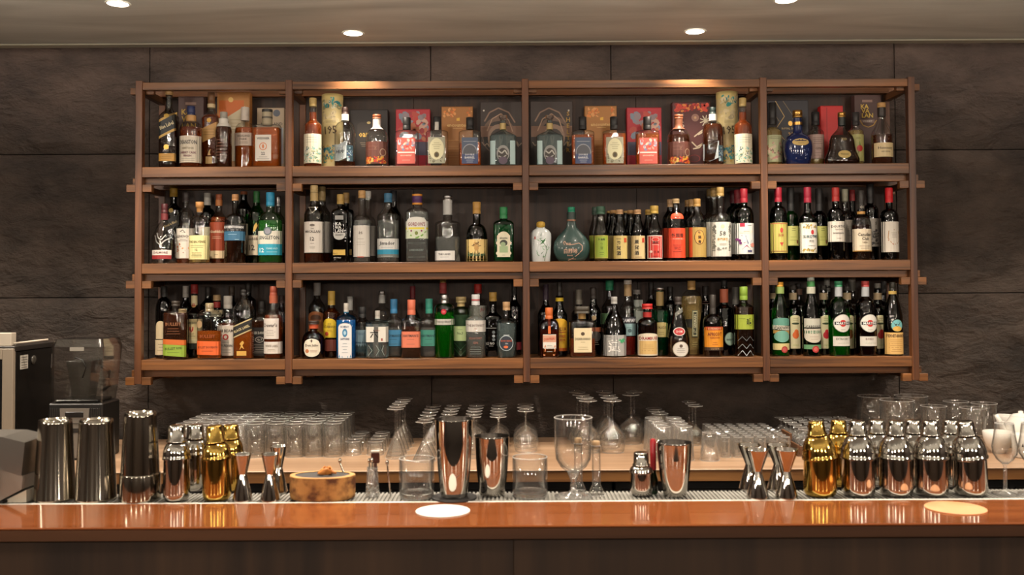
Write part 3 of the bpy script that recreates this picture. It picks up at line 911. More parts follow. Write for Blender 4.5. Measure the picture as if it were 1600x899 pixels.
# ================================================================== the bottles, bay by bay (pixel measures of the photograph)
CR = 'e2d8b8'; WH = 'e4e0d8'; BK = '1c1a18'; GO = 'b08a45:m'; RD = 'b3261f'
FLORAL = ['2f6f74', '7fb0a8', 'd9d3bb', '3d5a66', '8a9a6a', 'c7b98a']
def slant(txt, w, y, h, base, edge, tcol):
    return [('R', w, y - h / 2 - 2.4, y + h / 2 + 2.4, edge, 0, 7), ('R', w, y - h / 2, y + h / 2, base, 0, 7), ('T', txt, y, h * .42, w * .8, tcol, 0, 26)]
# ---- bay 1, top tier
B(1, 264, 28, 'f', 'tall square dark bottle with slanted label and gold base band, leftmost on top shelf', 'smoke', (184, 168, 10, 's'),
  [(142, 149, 12, '9b7a4c')], [('R', 27, 181, 211, 'c8a257', 0, 7), ('R', 27, 185, 207, '1f2427', 0, 7), ('T', 'Blue Label', 196, 6, 23, 'd8c9a0', 0, 24), ('R', 27, 240, 252, 'c39242'), ('W', 20, 243, 249, 2, '8b6526'), ('E', 4, 3.4, 181, 'b8963c'), ('E', 4, 4, 230, 'b08a45:m')],
  ('dark_l', 190), 's', .85)
B(1, 298.5, 35, 'f', 'round amber bottle with navy cap and wordy cream label, top shelf left bay', 'clear', (207, 190, 15, 'r'),
  [(166.5, 181, 12.5, '27315a'), (181, 190, 13.5, 'b98c52')], [('R', 34, 212, 254, 'ddd3c0'), ('T', 'DEANSTON', 222, 6.5, 26, '22242c'), ('T', 'HERITAGE', 231.5, 3, 20, '8a7c60'), ('T', 'SHERRY CASK', 238.5, 3.6, 25, '6b2740'), ('T', 'FINISH', 243.5, 3.2, 14, '6b2740'), ('W', 24, 247, 252, 2, '8f8878')],
  ('amber', 200))
B(1, 330, 27, 'm', 'tall amber bottle with slanted gold label behind the round amber one, top shelf left bay', 'clear', (186, 172, 10, 's'),
  [(144.4, 163, 11, '6d4a2b'), (163, 169, 12, 'c9b48c')], [('R', 26, 196, 218, 'c89a5a', 0, 6), ('W', 20, 200, 213, 3, '8d6530'), ('E', 3.4, 3.4, 188, 'd9a943'), ('R', 10, 245, 256, 'c9a267'), ('P', [(-2, 243), (0, 236), (3, 233), (1.5, 239), (3, 243)], 'c9a267')],
  ('amber', 180), 's', .85)
B(1, 349.5, 26, 'f', 'narrow dark amber bottle with banded neck label and embossed glass, middle of top left bay', 'clear', (209, 193, 12, 'r'),
  [(175.5, 186, 11.5, '9e9a90'), (186, 199, 14.5, 'd8d3ca')], [('R', 15, 188, 193.5, BK), ('T', 'Naked', 191, 4, 12, WH)] + [('W', 20, 216, 250, 7, '7e5742')],
  ('dark_l', 198))
B(1, 383, 33, 'm', 'flat oval amber bottle with pale pinkish label and tall white cap, top left bay', 'clear', (207, 192, 12, 'r'),
  [(168, 189, 13, 'cfc4b8')], [('R', 30, 207.5, 227.5, 'd3bfae', -3), ('T', 'HIGHLAND', 212.5, 3.6, 20, '5b4a44', 0), ('T', 'PARK', 217.5, 3.4, 12, '5b4a44', 0), ('W', 16, 221, 225, 2, '8b776c')],
  ('orange_l', 200), 'o', .6)
B(1, 417.5, 43, 'f', 'square clear bottle of amber spirit, white label numbered 22, top left bay', 'clear', (199, 195, 16, 'q'),
  [(171, 196.5, 16, 'a79b82'), (171.5, 176, 16.6, '2f2c28'), (183, 186, 16.6, '5d564a')], [('R', 25, 211, 251.5, 'd8d2c8', -3), ('T', 'WEDNER', 216.5, 3.6, 20, '3b3836', -3), ('E', 6, 6, 229, 'd07a4a', -3), ('E', 4.8, 4.8, 229, 'd8d2c8', -3), ('E', 1.6, 3.4, 229, 'd07a4a', -3), ('T', '22', 240, 4.5, 7, '2c2c2c', -3), ('W', 20, 244, 250, 2, '77716a', -3)],
  ('orange_l', 201), 's', .62)
BX(1, 278, 318, 151, 'dark brown whisky carton with gold capitals behind the round amber bottle, top shelf left bay', '4b3430', [('T', 'KA', 175, 9, 15, 'c9a544', -7), ('T', 'VA', 186, 9, 15, 'c9a544', -7), ('T', 'LAN', 197, 9, 22, 'c9a544', -3), ('R', 17, 160, 164, '8a6d60', 0)], Y=4.264)
BX(1, 339, 390, 144.4, 'orange and gold carton with pale slanted panel, middle of the top left bay', 'b27a3d', [('R', 39, 157, 250, 'c5672b', -3), ('P', [(-21, 190), (18, 166), (18, 252), (-21, 252)], 'cdbf9f'), ('E', 4, 4, 156, 'd9b46a', -4), ('W', 24, 185, 205, 4, '9a8a66', 3)], Y=4.264)
BX(1, 401.5, 444, 169, 'beige whisky carton with grey-blue round seal behind the square-cut bottle, top left bay', 'b7a58c', [('E', 5.5, 5.5, 177, '5d6470', 9.5), ('T', 'HIGHLAND', 194, 5, 36, '554d45', 2), ('R', 12, 200, 256, 'a9b0b8', 14)], Y=4.285)
# ---- bay 1, middle tier
B(2, 257, 38, 'f', 'clear bottle with silver stag emblem and white and red label, leftmost on middle shelf', 'clear', (372, 346, 9, 'l'),
  [(319, 333, 10, '4a1c20'), (334, 344, 11, '6b2a2c')], [('R', 30, 391, 405, 'd9d0c6', 0), ('R', 30, 399, 405, '8e2b2c', 0), ('T', 'DALMORE', 395, 3.6, 22, '5a3030'),
   ('L', [(-9, 368), (-6, 378), (0, 383), (7, 376), (15, 371)], 1.6, 'c9c9c4:m'), ('L', [(-6, 364), (-3, 372), (2, 375), (8, 367)], 1.4, 'c9c9c4:m'), ('L', [(0, 376), (2, 386)], 2, 'c9c9c4:m')], None)
B(2, 271, 28, 'b', 'black bottle with yellow cap and slanted dark label, back row left of the middle shelf', 'black', (330, 318, 10, 's'), [(291, 308, 12, 'b08a2e')],
  [('R', 27, 341, 358, '141312', 0, 7), ('L', [(-13, 348), (13, 336)], 1, 'b59d6a'), ('T', 'Double Black', 350, 4, 22, 'a8946a', 0, 24), ('E', 3.5, 3.5, 329, 'a0864a')], ('dark_l', 335), 's', .85)
B(2, 290.5, 29, 'm', 'whisky bottle with white label splashed orange behind the stag-emblem bottle', 'clear', (352, 326, 10, 'r'), [(301, 316, 11, '2b2220')],
  [('R', 28, 357, 404, 'd3cbbf'), ('T', 'GLENKINCHIE', 369.5, 4, 24, '4d463f'), ('W', 16, 373, 378, 2, '5b534b'), ('P', [(-13, 404), (-10, 392), (-4, 385), (4, 392), (13, 398), (13, 404)], 'c46a2e'), ('P', [(-5, 362), (0, 359), (4, 364), (0, 364)], '3a3632'), ('S', 24, 380, 400, 10, 1.6, ['b35a24', 'd98a4a', '8c3f1a'])], ('amber', 385))
B(2, 312, 33, 'f', 'clear bottle with cork stopper and pale yellow label, third from left on the middle shelf', 'clear', (353, 337, 12, 'r'), [(316, 332, 12.5, 'b5834c', 'taper')],
  [('R', 33, 368, 405.5, 'd8cf96'), ('T', 'THE BALVENIE', 378, 3.6, 25, '6a6038'), ('W', 24, 382.5, 388, 2, '5d5638'), ('T', '12', 390.5, 3.4, 5, '4c4630'), ('W', 24, 394, 403, 4, '8d8458')], ('gold_l', 392))
B(2, 324, 26, 'b', 'green bottle with pale grey cap in the back row of the middle left bay', 'dkgreen', (345, 325, 10, 'r'), [(302, 321, 10.5, 'b7b4ab')], [('R', 24, 355, 400, 'c9c0a4')], ('dark_l', 350))
B(2, 342, 27, 'm', 'bottle with copper cap and russet label, middle of the middle left bay', 'clear', (346, 328, 9, 's'), [(304, 313, 9.5, '8d4a2a'), (313, 322, 10.5, 'b4713c')],
  [('R', 26, 347.5, 404, '8c3c22'), ('T', 'Glenfiddich', 362, 4.5, 21, 'd6c3a6'), ('W', 16, 369, 374, 2, 'c09880'), ('R', 26, 392, 404, 'cdb894'), ('W', 8, 396, 400, 1, '6b5b48')], ('amber', 340))
B(2, 367.5, 34, 'f', 'clear bottle with cork and a black and steel-blue label band, middle shelf left bay', 'smoke', (348, 334, 10, 'r'), [(304, 314, 10.5, 'a87a4e')],
  [('R', 33, 351, 361, '1d1d20'), ('T', 'AUCHENTOSHAN', 355, 4.4, 30, 'd8d8d8'), ('W', 26, 358, 361, 1, 'b0b0b0'), ('R', 33, 361.5, 376, '33617f'), ('W', 22, 365, 368, 1, '8fb0c4'), ('W', 10, 373, 376, 1, 'a8c4d0', 7)], ('dark_l', 352))
B(2, 381, 26, 'b', 'dark bottle with flat brown stopper in the back row of the middle left bay', 'black', (330, 312, 10, 's'), [(299.5, 304.5, 11, '8a4d2b')], [('R', 22, 350, 400, '8a8172')], None)
B(2, 401, 28, 'm', 'green whisky bottle with cream label numbered 12 beside the blue-capped bottle', 'green', (338, 318, 9.5, 's'), [(299.5, 317, 10, '1f5a2a')],
  [('R', 27, 368, 399, 'c9bda4'), ('T', 'Glenfiddich', 373.5, 4.5, 22, '55493c', -2), ('T', '12', 387, 9, 10, '4b4136', -4), ('P', [(-2, 362), (0, 352), (3, 348), (5, 353), (1, 362)], 'b79a52:m')], ('dark_l', 345))
B(2, 422.5, 38.5, 'f', 'broad green bottle with turquoise cap and cream and turquoise label numbered 12', 'palegreen', (350, 331, 13, 'r'), [(301, 323, 13, '2788b0')],
  [('R', 37.5, 361, 381.5, 'd8d5c6'), ('T', 'SINGLETON', 371.5, 6, 31, '3a3f42'), ('E', 6.5, 6.5, 361.5, '5f6c70', -1.5), ('E', 4.5, 4.5, 361.5, '8f8f9a', -1.5), ('R', 37.5, 381.5, 399, '2a9ab4'), ('T', '12', 391, 7, 8, 'e2eef0', -11), ('T', 'YEARS OLD', 388.5, 2.6, 20, 'b8e0e6', 5), ('W', 20, 392, 396, 1, '9fd4dc', 5)], ('greenl', 345), 'o', .62)
B(2, 435, 20, 'b', 'slim bottle with silver foil neck behind the turquoise-capped bottle', 'smoke', (345, 330, 7, 's'), [(307, 322, 7.5, 'silverfoil')], [('R', 18, 350, 395, '8a8172')], None)
# ---- bay 1, bottom tier
B(3, 256, 26, 'm', 'dark bottle with oval and square cream labels, far left of the bottom shelf', 'black', (488, 465, 10, 'r'), [(447.6, 464, 10.5, BK)],
  [('A', 16, 502, 530, 8, 'cbb995', -1), ('R', 25, 531.5, 555, 'cdbb98'), ('W', 12, 536, 550, 3, '6c5f49')], None)
B(3, 274.3, 37.5, 'f', 'embossed flask of amber spirit with lime green slanted label, bottom left bay', 'clear', (491, 484, 12, 'r', 473), [(470.7, 478, 12.5, '3a332c')],
  [('R', 37, 539, 557, '8aa63a', 0, -1.5), ('T', 'BULLEIT RYE', 545, 3.6, 26, '3c4a20', 0, 3), ('W', 24, 549, 553, 1, '5c7030'), ('R', 37, 531, 539, 'c5662a', 0, -1), ('T', 'BULLEIT', 507, 5, 26, '8a5a3a'), ('W', 24, 512, 524, 3, '7c4d30')], ('dark_l', 489), 'k', .6)  # orange band above the green label paints the glow of the spirit
B(3, 285, 22, 'm', 'short bottle with cream stopper behind the lime-labelled flask', 'brown', (500, 492, 9, 'r'), [(483, 490, 12, 'b89f78')], [], None)
B(3, 290, 25, 'b', 'dark bottle with white screw cap in the back row, bottom left bay', 'black', (485, 468, 9, 's'), [(447, 465, 9.2, 'bdb9b2')], [('R', 22, 500, 545, '6c6354')], None)
B(3, 303.5, 27, 'm', 'dark green whiskey bottle with red cap and cream label with red crest', 'dkgreen', (492, 480, 9, 's'), [(444.5, 459, 11, '8e2420'), (462, 477, 9.5, 'c9bd94')],
  [('E', 4, 4, 477, 'b58a4a'), ('E', 2.8, 2.8, 477, 'a03028'), ('R', 27, 499, 530, 'cdbd8c'), ('T', 'JAMESON', 505.5, 5, 24, '2b2a24'), ('P', [(-3, 511), (3, 511), (3, 516), (0, 520), (-3, 516)], 'a5302a'), ('W', 12, 520, 527, 3, '6a5c3c'), ('R', 27, 530, 537, 'd6cba0'), ('R', 27, 538, 546, '3a4438')], None)
B(3, 325, 24, 'b', 'dark bottle with dark stopper behind the orange-labelled flask', 'black', (478, 466, 9, 's'), [(448.7, 464, 9, '2c2724')], [], None)
B(3, 327.5, 38, 'f', 'embossed flask of bourbon with bright orange label, bottom left bay', 'clear', (495, 484, 12.5, 'r', 475), [(474, 487, 12.5, 'a99675')],
  [('R', 38, 533.5, 555, 'd9622c', 0, -.6), ('T', 'BULLEIT BOURBON', 543, 3.6, 30, '7a3010', 0, 0), ('W', 28, 547, 551, 1, '8a3c18'), ('E', 5, 6, 507, 'a58a66', -13), ('T', 'BULLEIT', 526, 5, 26, '8f4a26')], ('orange_l', 517), 'k', .6)
B(3, 339, 22, 'b', 'bottle with tan stopper and red neck foil, back row of the bottom left bay', 'smoke', (495, 482, 10, 's'), [(461, 470, 12, 'a98d66'), (472, 481, 11, '9a2f2a')], [('R', 18, 485, 495, 'b8a887')], None)
B(3, 356, 30, 'm', 'bourbon bottle with tall white cap, white label and red seal', 'clear', (502, 492, 13, 's'), [(462.6, 482.5, 13, 'c9c4bb')],
  [('R', 29, 509, 556, 'cfc6b8'), ('T', 'JIM BEAM', 518, 6, 24, '3a2c28', 0), ('E', 4.6, 4.6, 527, 'b0302c'), ('E', 2.6, 2.6, 527, 'cfc6b8'), ('W', 14, 532, 537, 2, '555'*2), ('T', 'BOURBON', 540.5, 4.6, 21, '3a3432'), ('W', 20, 545, 553, 2, '8a7f74')], ('amber', 505), 's', .8)
B(3, 362, 24, 'b', 'dark bottle with black and gold cap behind the white-labelled bourbon', 'black', (480, 470, 9, 's'), [(447.6, 462, 9.5, '3b2f22')], [], None)
B(3, 381, 30, 'f', 'square whisky bottle with slanted black label and amber spirit, bottom left bay', 'clear', (486, 460, 9, 's', 456), [(453, 461, 10, BK)],
  [('R', 29.5, 504, 523, 'b9a77a', 0, 6.5), ('R', 29.5, 506, 521, '1b1a18', 0, 6.5), ('T', 'BLACK LABEL', 514, 4, 26, 'c9b98c', 0, 23), ('P', [(-3, 547), (-1, 540), (-3, 538), (0, 534), (2, 533), (4, 536), (1.5, 540), (4, 546), (0, 543)], 'c79a48'), ('R', 15, 549, 556, 'c79a48')], ('orange_l', 518), 's', .85)
B(3, 388, 24, 'b', 'dark bottle with black cap in the back row, right part of the bottom left bay', 'black', (470, 462, 9, 's'), [(442.5, 458, 10, '26221f')], [], None)
B(3, 409, 30, 'm', 'square whiskey bottle with black label and white lettering, bottom left bay', 'clear', (506, 492, 12, 'q'), [(471, 488, 11, '23201e')],
  [('R', 29, 512, 556, '1d1b1a'), ('T', "JACK DANIEL'S", 521, 5.5, 25, 'd0cbc0'), ('E', 7, 4.5, 531, 'c9c4ba'), ('E', 6, 3.6, 531, '1d1b1a'), ('T', 'No.7', 531, 3.5, 8, 'd0cbc0'), ('W', 22, 537, 553, 6, 'a9a49a')], ('dark_l', 500), 's', .9)
B(3, 427.5, 30, 'f', 'amber bottle with copper cap and two white labels, right end of bottom left bay', 'clear', (497, 478, 10, 's'), [(447.6, 462, 11.5, '9a4a34'), (462, 474, 13, 'a85a40')],
  [('R', 25, 498, 530, 'd3ccc4', -2), ('T', "Dewar's", 508.5, 6, 21, '4b4340', -2), ('W', 18, 515, 526, 4, '8f8780', -2), ('R', 29, 534.5, 553, 'd3ccc4', 0), ('T', 'WHITE LABEL', 541, 3.6, 20, '7d7468'), ('W', 16, 545, 550, 2, 'a89a84')], ('amber', 492))
B(3, 440, 18, 'b', 'dark bottle half hidden by the post, back right of the bottom left bay', 'brown', (490, 478, 8, 's'), [(462, 474, 8.5, '3b2620')], [], None)
# ---- bay 2, top tier
def floral_whisky(cx, side):
    B(1, cx, 28.5, 'f', side, 'clear', (198, 186, 12, 's'), [(153.5, 167, 11.5, 'b79d62')],
      [('R', 28, 209, 255, 'd5cfb8'), ('W', 18, 213, 224, 3, '9a9684'), ('R', 28, 230, 254, 'cfd0be'), ('S', 28, 229, 254, 90, 1.7, FLORAL)], ('amber', 176))
floral_whisky(489, 'amber bottle with cream label of teal flowers, left end of the second top bay')
BX(1, 546.6, 606, 171.6, 'black carton with rounded corners and gold lettering behind two clear bottles', '211b19', [('A', 30, 190, 250, 6, '2e2723', -3), ('T', 'oar', 211, 7, 15, 'c9a24a', -8), ('W', 18, 222, 230, 3, '8d7f6a', -6), ('E', 3, 2, 192, 'b8a36c')], Y=4.285)
def tube(cx, top, label):
    t = thing('gift_tube', label, 'tube', (0, 0, 0))
    Y = 4.235; sc = Y / F; z0 = SH[1]; X = X_at(cx, z0 + .1, Y); r = 16.6 * sc
    t.location = (X, Y, z0 + .0002); H = Z_at(top, X, Y) - z0
    mb = MB(); mb.lathe([(0, r), (H - 0.03, r)], 'cdbb86', 32, cap1=False); mb.build('tube_body', t)
    mb = MB(); mb.lathe([(H - 0.03, r * 1.01), (H - 0.001, r * 1.01), (H, r * .97)], 'd0bc7a', 32, cap0=False); mb.build('lid', t)
    pr = Printer(lambda x, z: -sqrt(max(1e-8, (r * 1.012) ** 2 - x * x)), r)
    do_prints(pr, [('S', 32, top + 2, top + 22, 26, 4, ['3b9a93', '2f7d80', 'd7c48c', 'd9cfae', '8f8a62']), ('S', 30, top + 22, top + 42, 16, 3.6, ['bfb08a', 'c7b68c', 'd8c79a', 'a89a7a']),
        ('T', '195', 203, 13, 19, '5b4a30', 0, 5), ('W', 20, 188, 192, 2, '9a8a62'), ('S', 32, 226, 256, 60, 3.2, ['2a6a7a', '2f8a8a', '23506a', 'c2a05a', '4a7a6a'])],
        lambda d: d * sc, lambda py: Z_at(py, X, Y - r) - z0, sc)
    pr.build_all('printed_front', t)
tube(519.5, 149, 'cream and teal cardboard tube beside the amber flower-label bottle, second top bay')
def wavy(cx, label, liq, capc):
    B(1, cx, 33, 'f', label, 'clear', (207, 190, 11, 'r'), [(168, 179, 10, capc), (179, 189, 12, 'cfccc4')],
      [('P', [(-16, 224), (-8, 226), (0, 222), (6, 220), (6, 246), (0, 249), (-8, 252), (-16, 250)], 'ccd6da'), ('T', 'HUB', 237, 5, 13, '2a2c30', -5), ('W', 9, 230, 234, 2, '8a9298', -7), ('R', 9, 227, 252, '3a5560', 9.5), ('S', 9, 227, 252, 26, 1.6, ['2a4a58', '9fc4cc', 'a8482e', 'd0d8d8', '4a6a9a'], 9.5)], liq)
wavy(539, 'clear bottle with white wave-edged label and dark banded neck beside the left cardboard tube', ('dark_l', 253), '3a2620')
wavy(1114, 'dark-filled bottle with white wave-edged label, right part of the third top bay', ('dark_l', 195), '20302e')
def flowerfoot(cx, label, liq, neck):
    B(1, cx, 35.5, 'f', label, 'clear', (219, 201, 12, 'r'), [(179.5, 186, 13.5, '8a4c2e'), (186, 203, 11, neck)],
      [('R', 34.5, 221, 256, '6e4238'), ('T', 'Z', 232, 4, 4, '9a7058'), ('W', 16, 226, 236, 2, '8a5c4c', -4), ('S', 34, 244, 256, 46, 2.4, ['d2442a', 'c83a24', 'd9a232', 'b8301e', 'e0b860']), ('E', 4.5, 6, 238, 'b59a82', 11), ('E', 3.4, 4.8, 238, '6e4238', 11)], liq)
flowerfoot(589, 'round-shouldered clear bottle with maroon label and red flowers round its foot, second top bay', None, 'c2b8b0')
flowerfoot(1060.5, 'amber bottle with maroon label and red flowers round its foot, third top bay', ('dark_l', 212), '7d4c34')
RB = lambda s: [('S', 52, 174, 222, 60, 6, ['c23a34', 'b5483c', 'b56a4a', '8e7f86', 'c9a08e', '9c2f36', '7b8796', 'bb3038']), ('R', 53, 222, 243, '4c4a60'), ('W', 26, 228, 238, 3, '7a7488', -8 * s), ('R', 53, 243, 257, 'a51f36')]
BX(1, 618.5, 672, 171, 'red carton with abstract pastel swirls behind the coral-labelled clear bottle, second top bay', 'b02a36', RB(1))
BX(1, 980, 1034, 168.5, 'red carton with abstract pastel swirls behind the coral-labelled amber bottle, third top bay', 'b02a36', RB(-1))
def slab_bottle(cx, w, label, liq, labs, top=184, stripe=False):
    B(1, cx, w, 'f', label, 'clear', (209, 204, 11.5, 'q'), [(top, 202.5, 12.5, '1d1c1c')] + ([] if stripe else []),
      labs + ([('R', 6, 190, 203, 'b9b4aa')] if stripe else []), liq, 's', .62)
CORAL = [('R', 28, 215.5, 256, 'd06055'), ('S', 28, 215.5, 236, 26, 2.8, ['c8424a', 'b7c0cc', 'e0a090', '7a86a8', 'd24a40', 'e8c4b4']), ('R', 26, 237.5, 239.5, 'e8dcd4'), ('T', 'encounter', 243, 3, 18, 'e8c0ac'), ('W', 20, 248, 253, 1, 'e0a898')]
OVAL = [('R', 26.5, 214.5, 255.5, '9c9a84'), ('S', 26, 240, 255, 22, 1.6, ['6d6a52', 'b5b196', '4e4c3c']), ('E', 11.5, 17, 233, 'd2cda8'), ('W', 15, 222, 234, 4, '8d8868'), ('E', 4, 4.6, 242, '6a5a34'), ('E', 2.4, 3, 242, '3c3420')]
NAVY = [('R', 25, 215, 256, '4d5a70'), ('E', 12, 14, 239, '8d9098'), ('E', 10.6, 12.4, 239, '53565e'), ('R', 25, 241, 256, '3d4c74'), ('T', 'DOUBLE', 242, 3, 14, 'd8dade'), ('T', 'BARREL', 246.5, 3.4, 16, 'd8dade'), ('W', 12, 249, 255, 2, 'b8bcc4'), ('R', 20, 221, 221.8, 'a0a4ac')]
slab_bottle(635.7, 37, 'clear slab bottle with coral label and black cap, second top bay', None, CORAL)
slab_bottle(683, 35.5, 'clear slab bottle with cream oval label on grey, second top bay', None, OVAL, 183, True)
slab_bottle(734.5, 35.5, 'amber slab bottle with slate blue arched label right of tan carton, second top bay', ('orange_l', 224), NAVY)
slab_bottle(910.5, 36.5, 'amber slab bottle with slate-blue arched label beside the dark carton, third top bay', ('orange_l', 212), NAVY, 183)
slab_bottle(959.5, 37, 'amber slab bottle with cream oval label, third top bay', ('orange_l', 210), OVAL, 183)
slab_bottle(1011.5, 37, 'amber slab bottle with coral label in front of the red carton, third top bay', ('orange_l', 210), CORAL, 183)
TAN = lambda q: [('S', 22, q + 1, q + 18, 26, 2.6, ['d8823a', 'd89a5a', 'c46a2e'], -12), ('S', 10, q + 1, q + 26, 12, 2.4, ['d8823a', 'd89a5a', 'c46a2e'], 19), ('P', [(-1, q + 18), (4, q + 17), (4, q + 22), (-1, q + 22)], 'e0b040'), ('T', 'encounter', q + 29, 5, 32, 'd9b370'), ('W', 16, q + 32, q + 35, 1, 'd9b370', 1), ('R', 30, q + 52, q + 52.8, 'c28b4e', -4), ('W', 22, q + 60, q + 84, 6, 'bd874c', -6)]
BX(1, 690, 739, 167, 'tan carton with orange flowers and gold lettering, second top bay', 'a46d35', TAN(167))
BX(1, 914, 964, 166, 'tan carton with orange flowers and gold lettering, third top bay', 'a87238', TAN(166))
def swirl(s): 
    L = [('E', 26, 30, 212, '6c5648', -4 * s), ('E', 24, 26, 215, '2b2420', -4 * s), ('R', 64, 197, 214, '7b5c4a'), ('E', 17, 22, 216, '8d7462', -4 * s), ('E', 14, 18, 219, '352a24', -4 * s)]
    for k in range(7):
        a = k * .5
        L.append(('L', [(-30 + 9 * k, 222 + 4 * sin(k)), (-26 + 9 * k, 228), (-22 + 9 * k, 221 + 3 * cos(k)), (-18 + 9 * k, 230)], 1.6, '8d7866'))
    L += [('L', [(-26, 190), (-18, 176), (-4, 169), (12, 176), (22, 192)], 2.2, '8a6f5c'), ('L', [(-22, 205), (-14, 186), (0, 178), (12, 188), (18, 206)], 1.6, 'a98a72'), ('E', 1.4, 1.4, 173, 'c9c4b8', -27 * s)]
    return L
BX(1, 750.7, 815.5, 159, 'large dark carton with bronze swirl picture behind the clear decanter, second top bay', '352b27', swirl(1))
BX(1, 829, 895, 158, 'large dark bronze swirl carton with gold capitals, left end of the third top bay', '352b27', swirl(-1) + [('T', c, 178 + 9.5 * i, 7, 6, 'b08a3c', 26) for i, c in enumerate('SHELTER')])
def decanter(cx, label):
    B(1, cx, 43, 'f', label, 'iceblue', (214, 205, 9, 'l'), [(180.5, 190, 14, 'lens', 'flare', 'stopper'), (193, 203, 10, 'b79f66')],
      [('R', 8, 220, 257, 'a9c2c2', -16), ('R', 8, 220, 257, 'a9c2c2', 15), ('E', 10, 13, 240, '8f8f8c'), ('E', 8, 10.5, 242, '3a3430'), ('L', [(-7, 236), (-2, 240), (3, 235), (7, 242)], 2, 'b5b2aa'), ('L', [(-7, 244), (-1, 247), (5, 243)], 1.8, 'a3a09a'), ('E', 7, 6, 251, '5b4c5c')], ('water', 212), 's', .6)
decanter(786, 'clear square decanter with glass stopper in front of the bronze swirl carton, second top bay')
decanter(859, 'clear square decanter with glass stopper before the carton with gold capitals, third top bay')
# ---- bay 3, top tier
BX(1, 1051, 1110.5, 160, 'maroon carton with red blossoms and pale daisies, third top bay', '582c2c', [('S', 58, 161, 176, 60, 3.6, ['b8302a', 'd04a34', '8c201e', 'd9843c', 'c23c30']), ('E', 6, 6, 184, '9a7466', 6), ('E', 2, 2, 184, 'c9a27c', 6)] +
   [('L', [(22, 189), (22 + 9 * cos(a * .7), 189 + 9 * sin(a * .7))], 1.6, 'd8cdb4') for a in range(9)] + [('L', [(4, 214), (14, 206), (26, 198), (22, 204), (10, 211)], 2, 'cbb9a0'), ('L', [(0, 222), (8, 230), (18, 224), (12, 231), (2, 233)], 2, 'cbb9a0')] +
   [('T', c, 181 + 8 * i, 5.5, 5, 'd0c4b4', -14) for i, c in enumerate('FLORA')] + [('E', 9, 6, 248, '8a3030', 4), ('E', 8, 5, 248, '582c2c', 4)])
tube(1136.5, 145, 'cream and teal cardboard tube beside the right-hand post of the third top bay')
floral_whisky(1161, 'amber bottle with cream label of teal flowers, right end of the third top bay')
# ---- bay 4, top tier
B(1, 1207.5, 29, 'm', 'dark capped bottle with green and pink picture label, left end of top right bay', 'clear', (207, 197, 11, 's'), [(161, 195, 12, '201e1e')], [('R', 28, 211, 253, 'b3b58c'), ('W', 20, 213, 218, 2, '6f7458'), ('S', 28, 222, 250, 44, 2.4, ['c08a80', 'a8705e', 'd2b8a0', '7c6a58', 'c9b79c'])], ('gold_l', 200))
BX(1, 1200.5, 1264, 157, 'black carton with gold diagonal lines behind the blue decanter, top right bay', '23222a', [('L', [(-20, 158), (-6, 182), (-20, 202), (-6, 219)], 1.1, 'b99a5c'), ('L', [(-8, 158), (8, 182)], .8, '8c7a58'), ('L', [(-30, 166), (-14, 190)], .8, '8c7a58'), ('T', 'ROYAL SALUTE', 201, 3.2, 30, 'b8a070', 4), ('T', '21', 210, 6, 8, 'c99a4a', 3), ('E', 3.4, 4, 193, 'b08a45:m', 3)])
B(1, 1246.5, 45, 'f', 'bulbous glossy blue ceramic decanter with gold stopper and oval gold plate', 'blueceramic', (210, 200, 14, 'r'), [(173, 184, 15, 'goldfoil'), (191.5, 196, 15, 'goldfoil')],
  [('E', 13, 5.6, 222, 'c4a765'), ('W', 16, 219, 225, 2, '80683a'), ('L', [(-8, 247), (8, 247)], .8, 'b8c0d4'), ('S', 26, 231, 244, 30, .9, ['6b7cae', '8a98c0', '3c4c88'])], None, 'o', .8,
  extra={'prof': [(258, 17), (257, 18.5), (248, 20.5), (238, 22.4), (230, 22.6), (222, 21.6), (215, 18), (211, 13), (208, 8), (203, 7), (185, 6.6)]})
B(1, 1274.5, 26, 'm', 'bottle with dusky pink label and black cap between the blue decanter and the red carton', 'clear', (208, 198, 11, 's'), [(175.5, 196, 12.5, '1e1c1d')], [('R', 25, 210, 248, 'a58a80'), ('W', 18, 214, 226, 4, '6a544c'), ('T', 'GIN', 232, 4, 12, '5c4640'), ('W', 18, 237, 245, 2, '7c665c')], ('gold_l', 215))
B(1, 1315.5, 55, 'f', 'wide bell-shaped cognac decanter with gold cap and gold oval badge', 'smoke', (207, 200, 11, 'l'), [(176, 183.5, 12, 'goldfoil'), (184, 197, 11, '1f2420')],
  [('E', 10, 6.2, 241, 'b9a060'), ('T', 'Hennessy', 241, 3, 14, '3c3420'), ('T', 'XO', 217, 4.5, 9, '9b8a58')], ('dark_l', 212), 'o', .5,
  extra={'prof': [(256, 25), (254, 27.2), (249, 27.5), (243, 25), (236, 22), (228, 20.4), (219, 19.3), (213, 17), (207, 11.5), (202, 7), (197, 5.6), (182, 5.4)]})
BX(1, 1283, 1318, 165.7, 'bright red carton turned slightly behind the bell-shaped decanter', 'c01d1c', [('R', 1.2, 168, 256, '8f1214', -8)], Y=4.28)
B(1, 1337, 25, 'm', 'dark-capped bottle with yellow-green label and red fruit, right of the bell-shaped decanter', 'clear', (207, 198, 11, 's'), [(176, 196, 12.5, '2a2626')], [('R', 24, 210, 252, 'a9a566'), ('W', 12, 214, 218, 2, '6c6a3c'), ('P', [(2, 220), (4, 228), (2, 236), (1, 228)], '6a7a3a'), ('E', 5, 5, 232, 'b0302a', 2), ('P', [(-5, 252), (0, 236), (8, 252)], '5a3a34')], ('gold_l', 205))
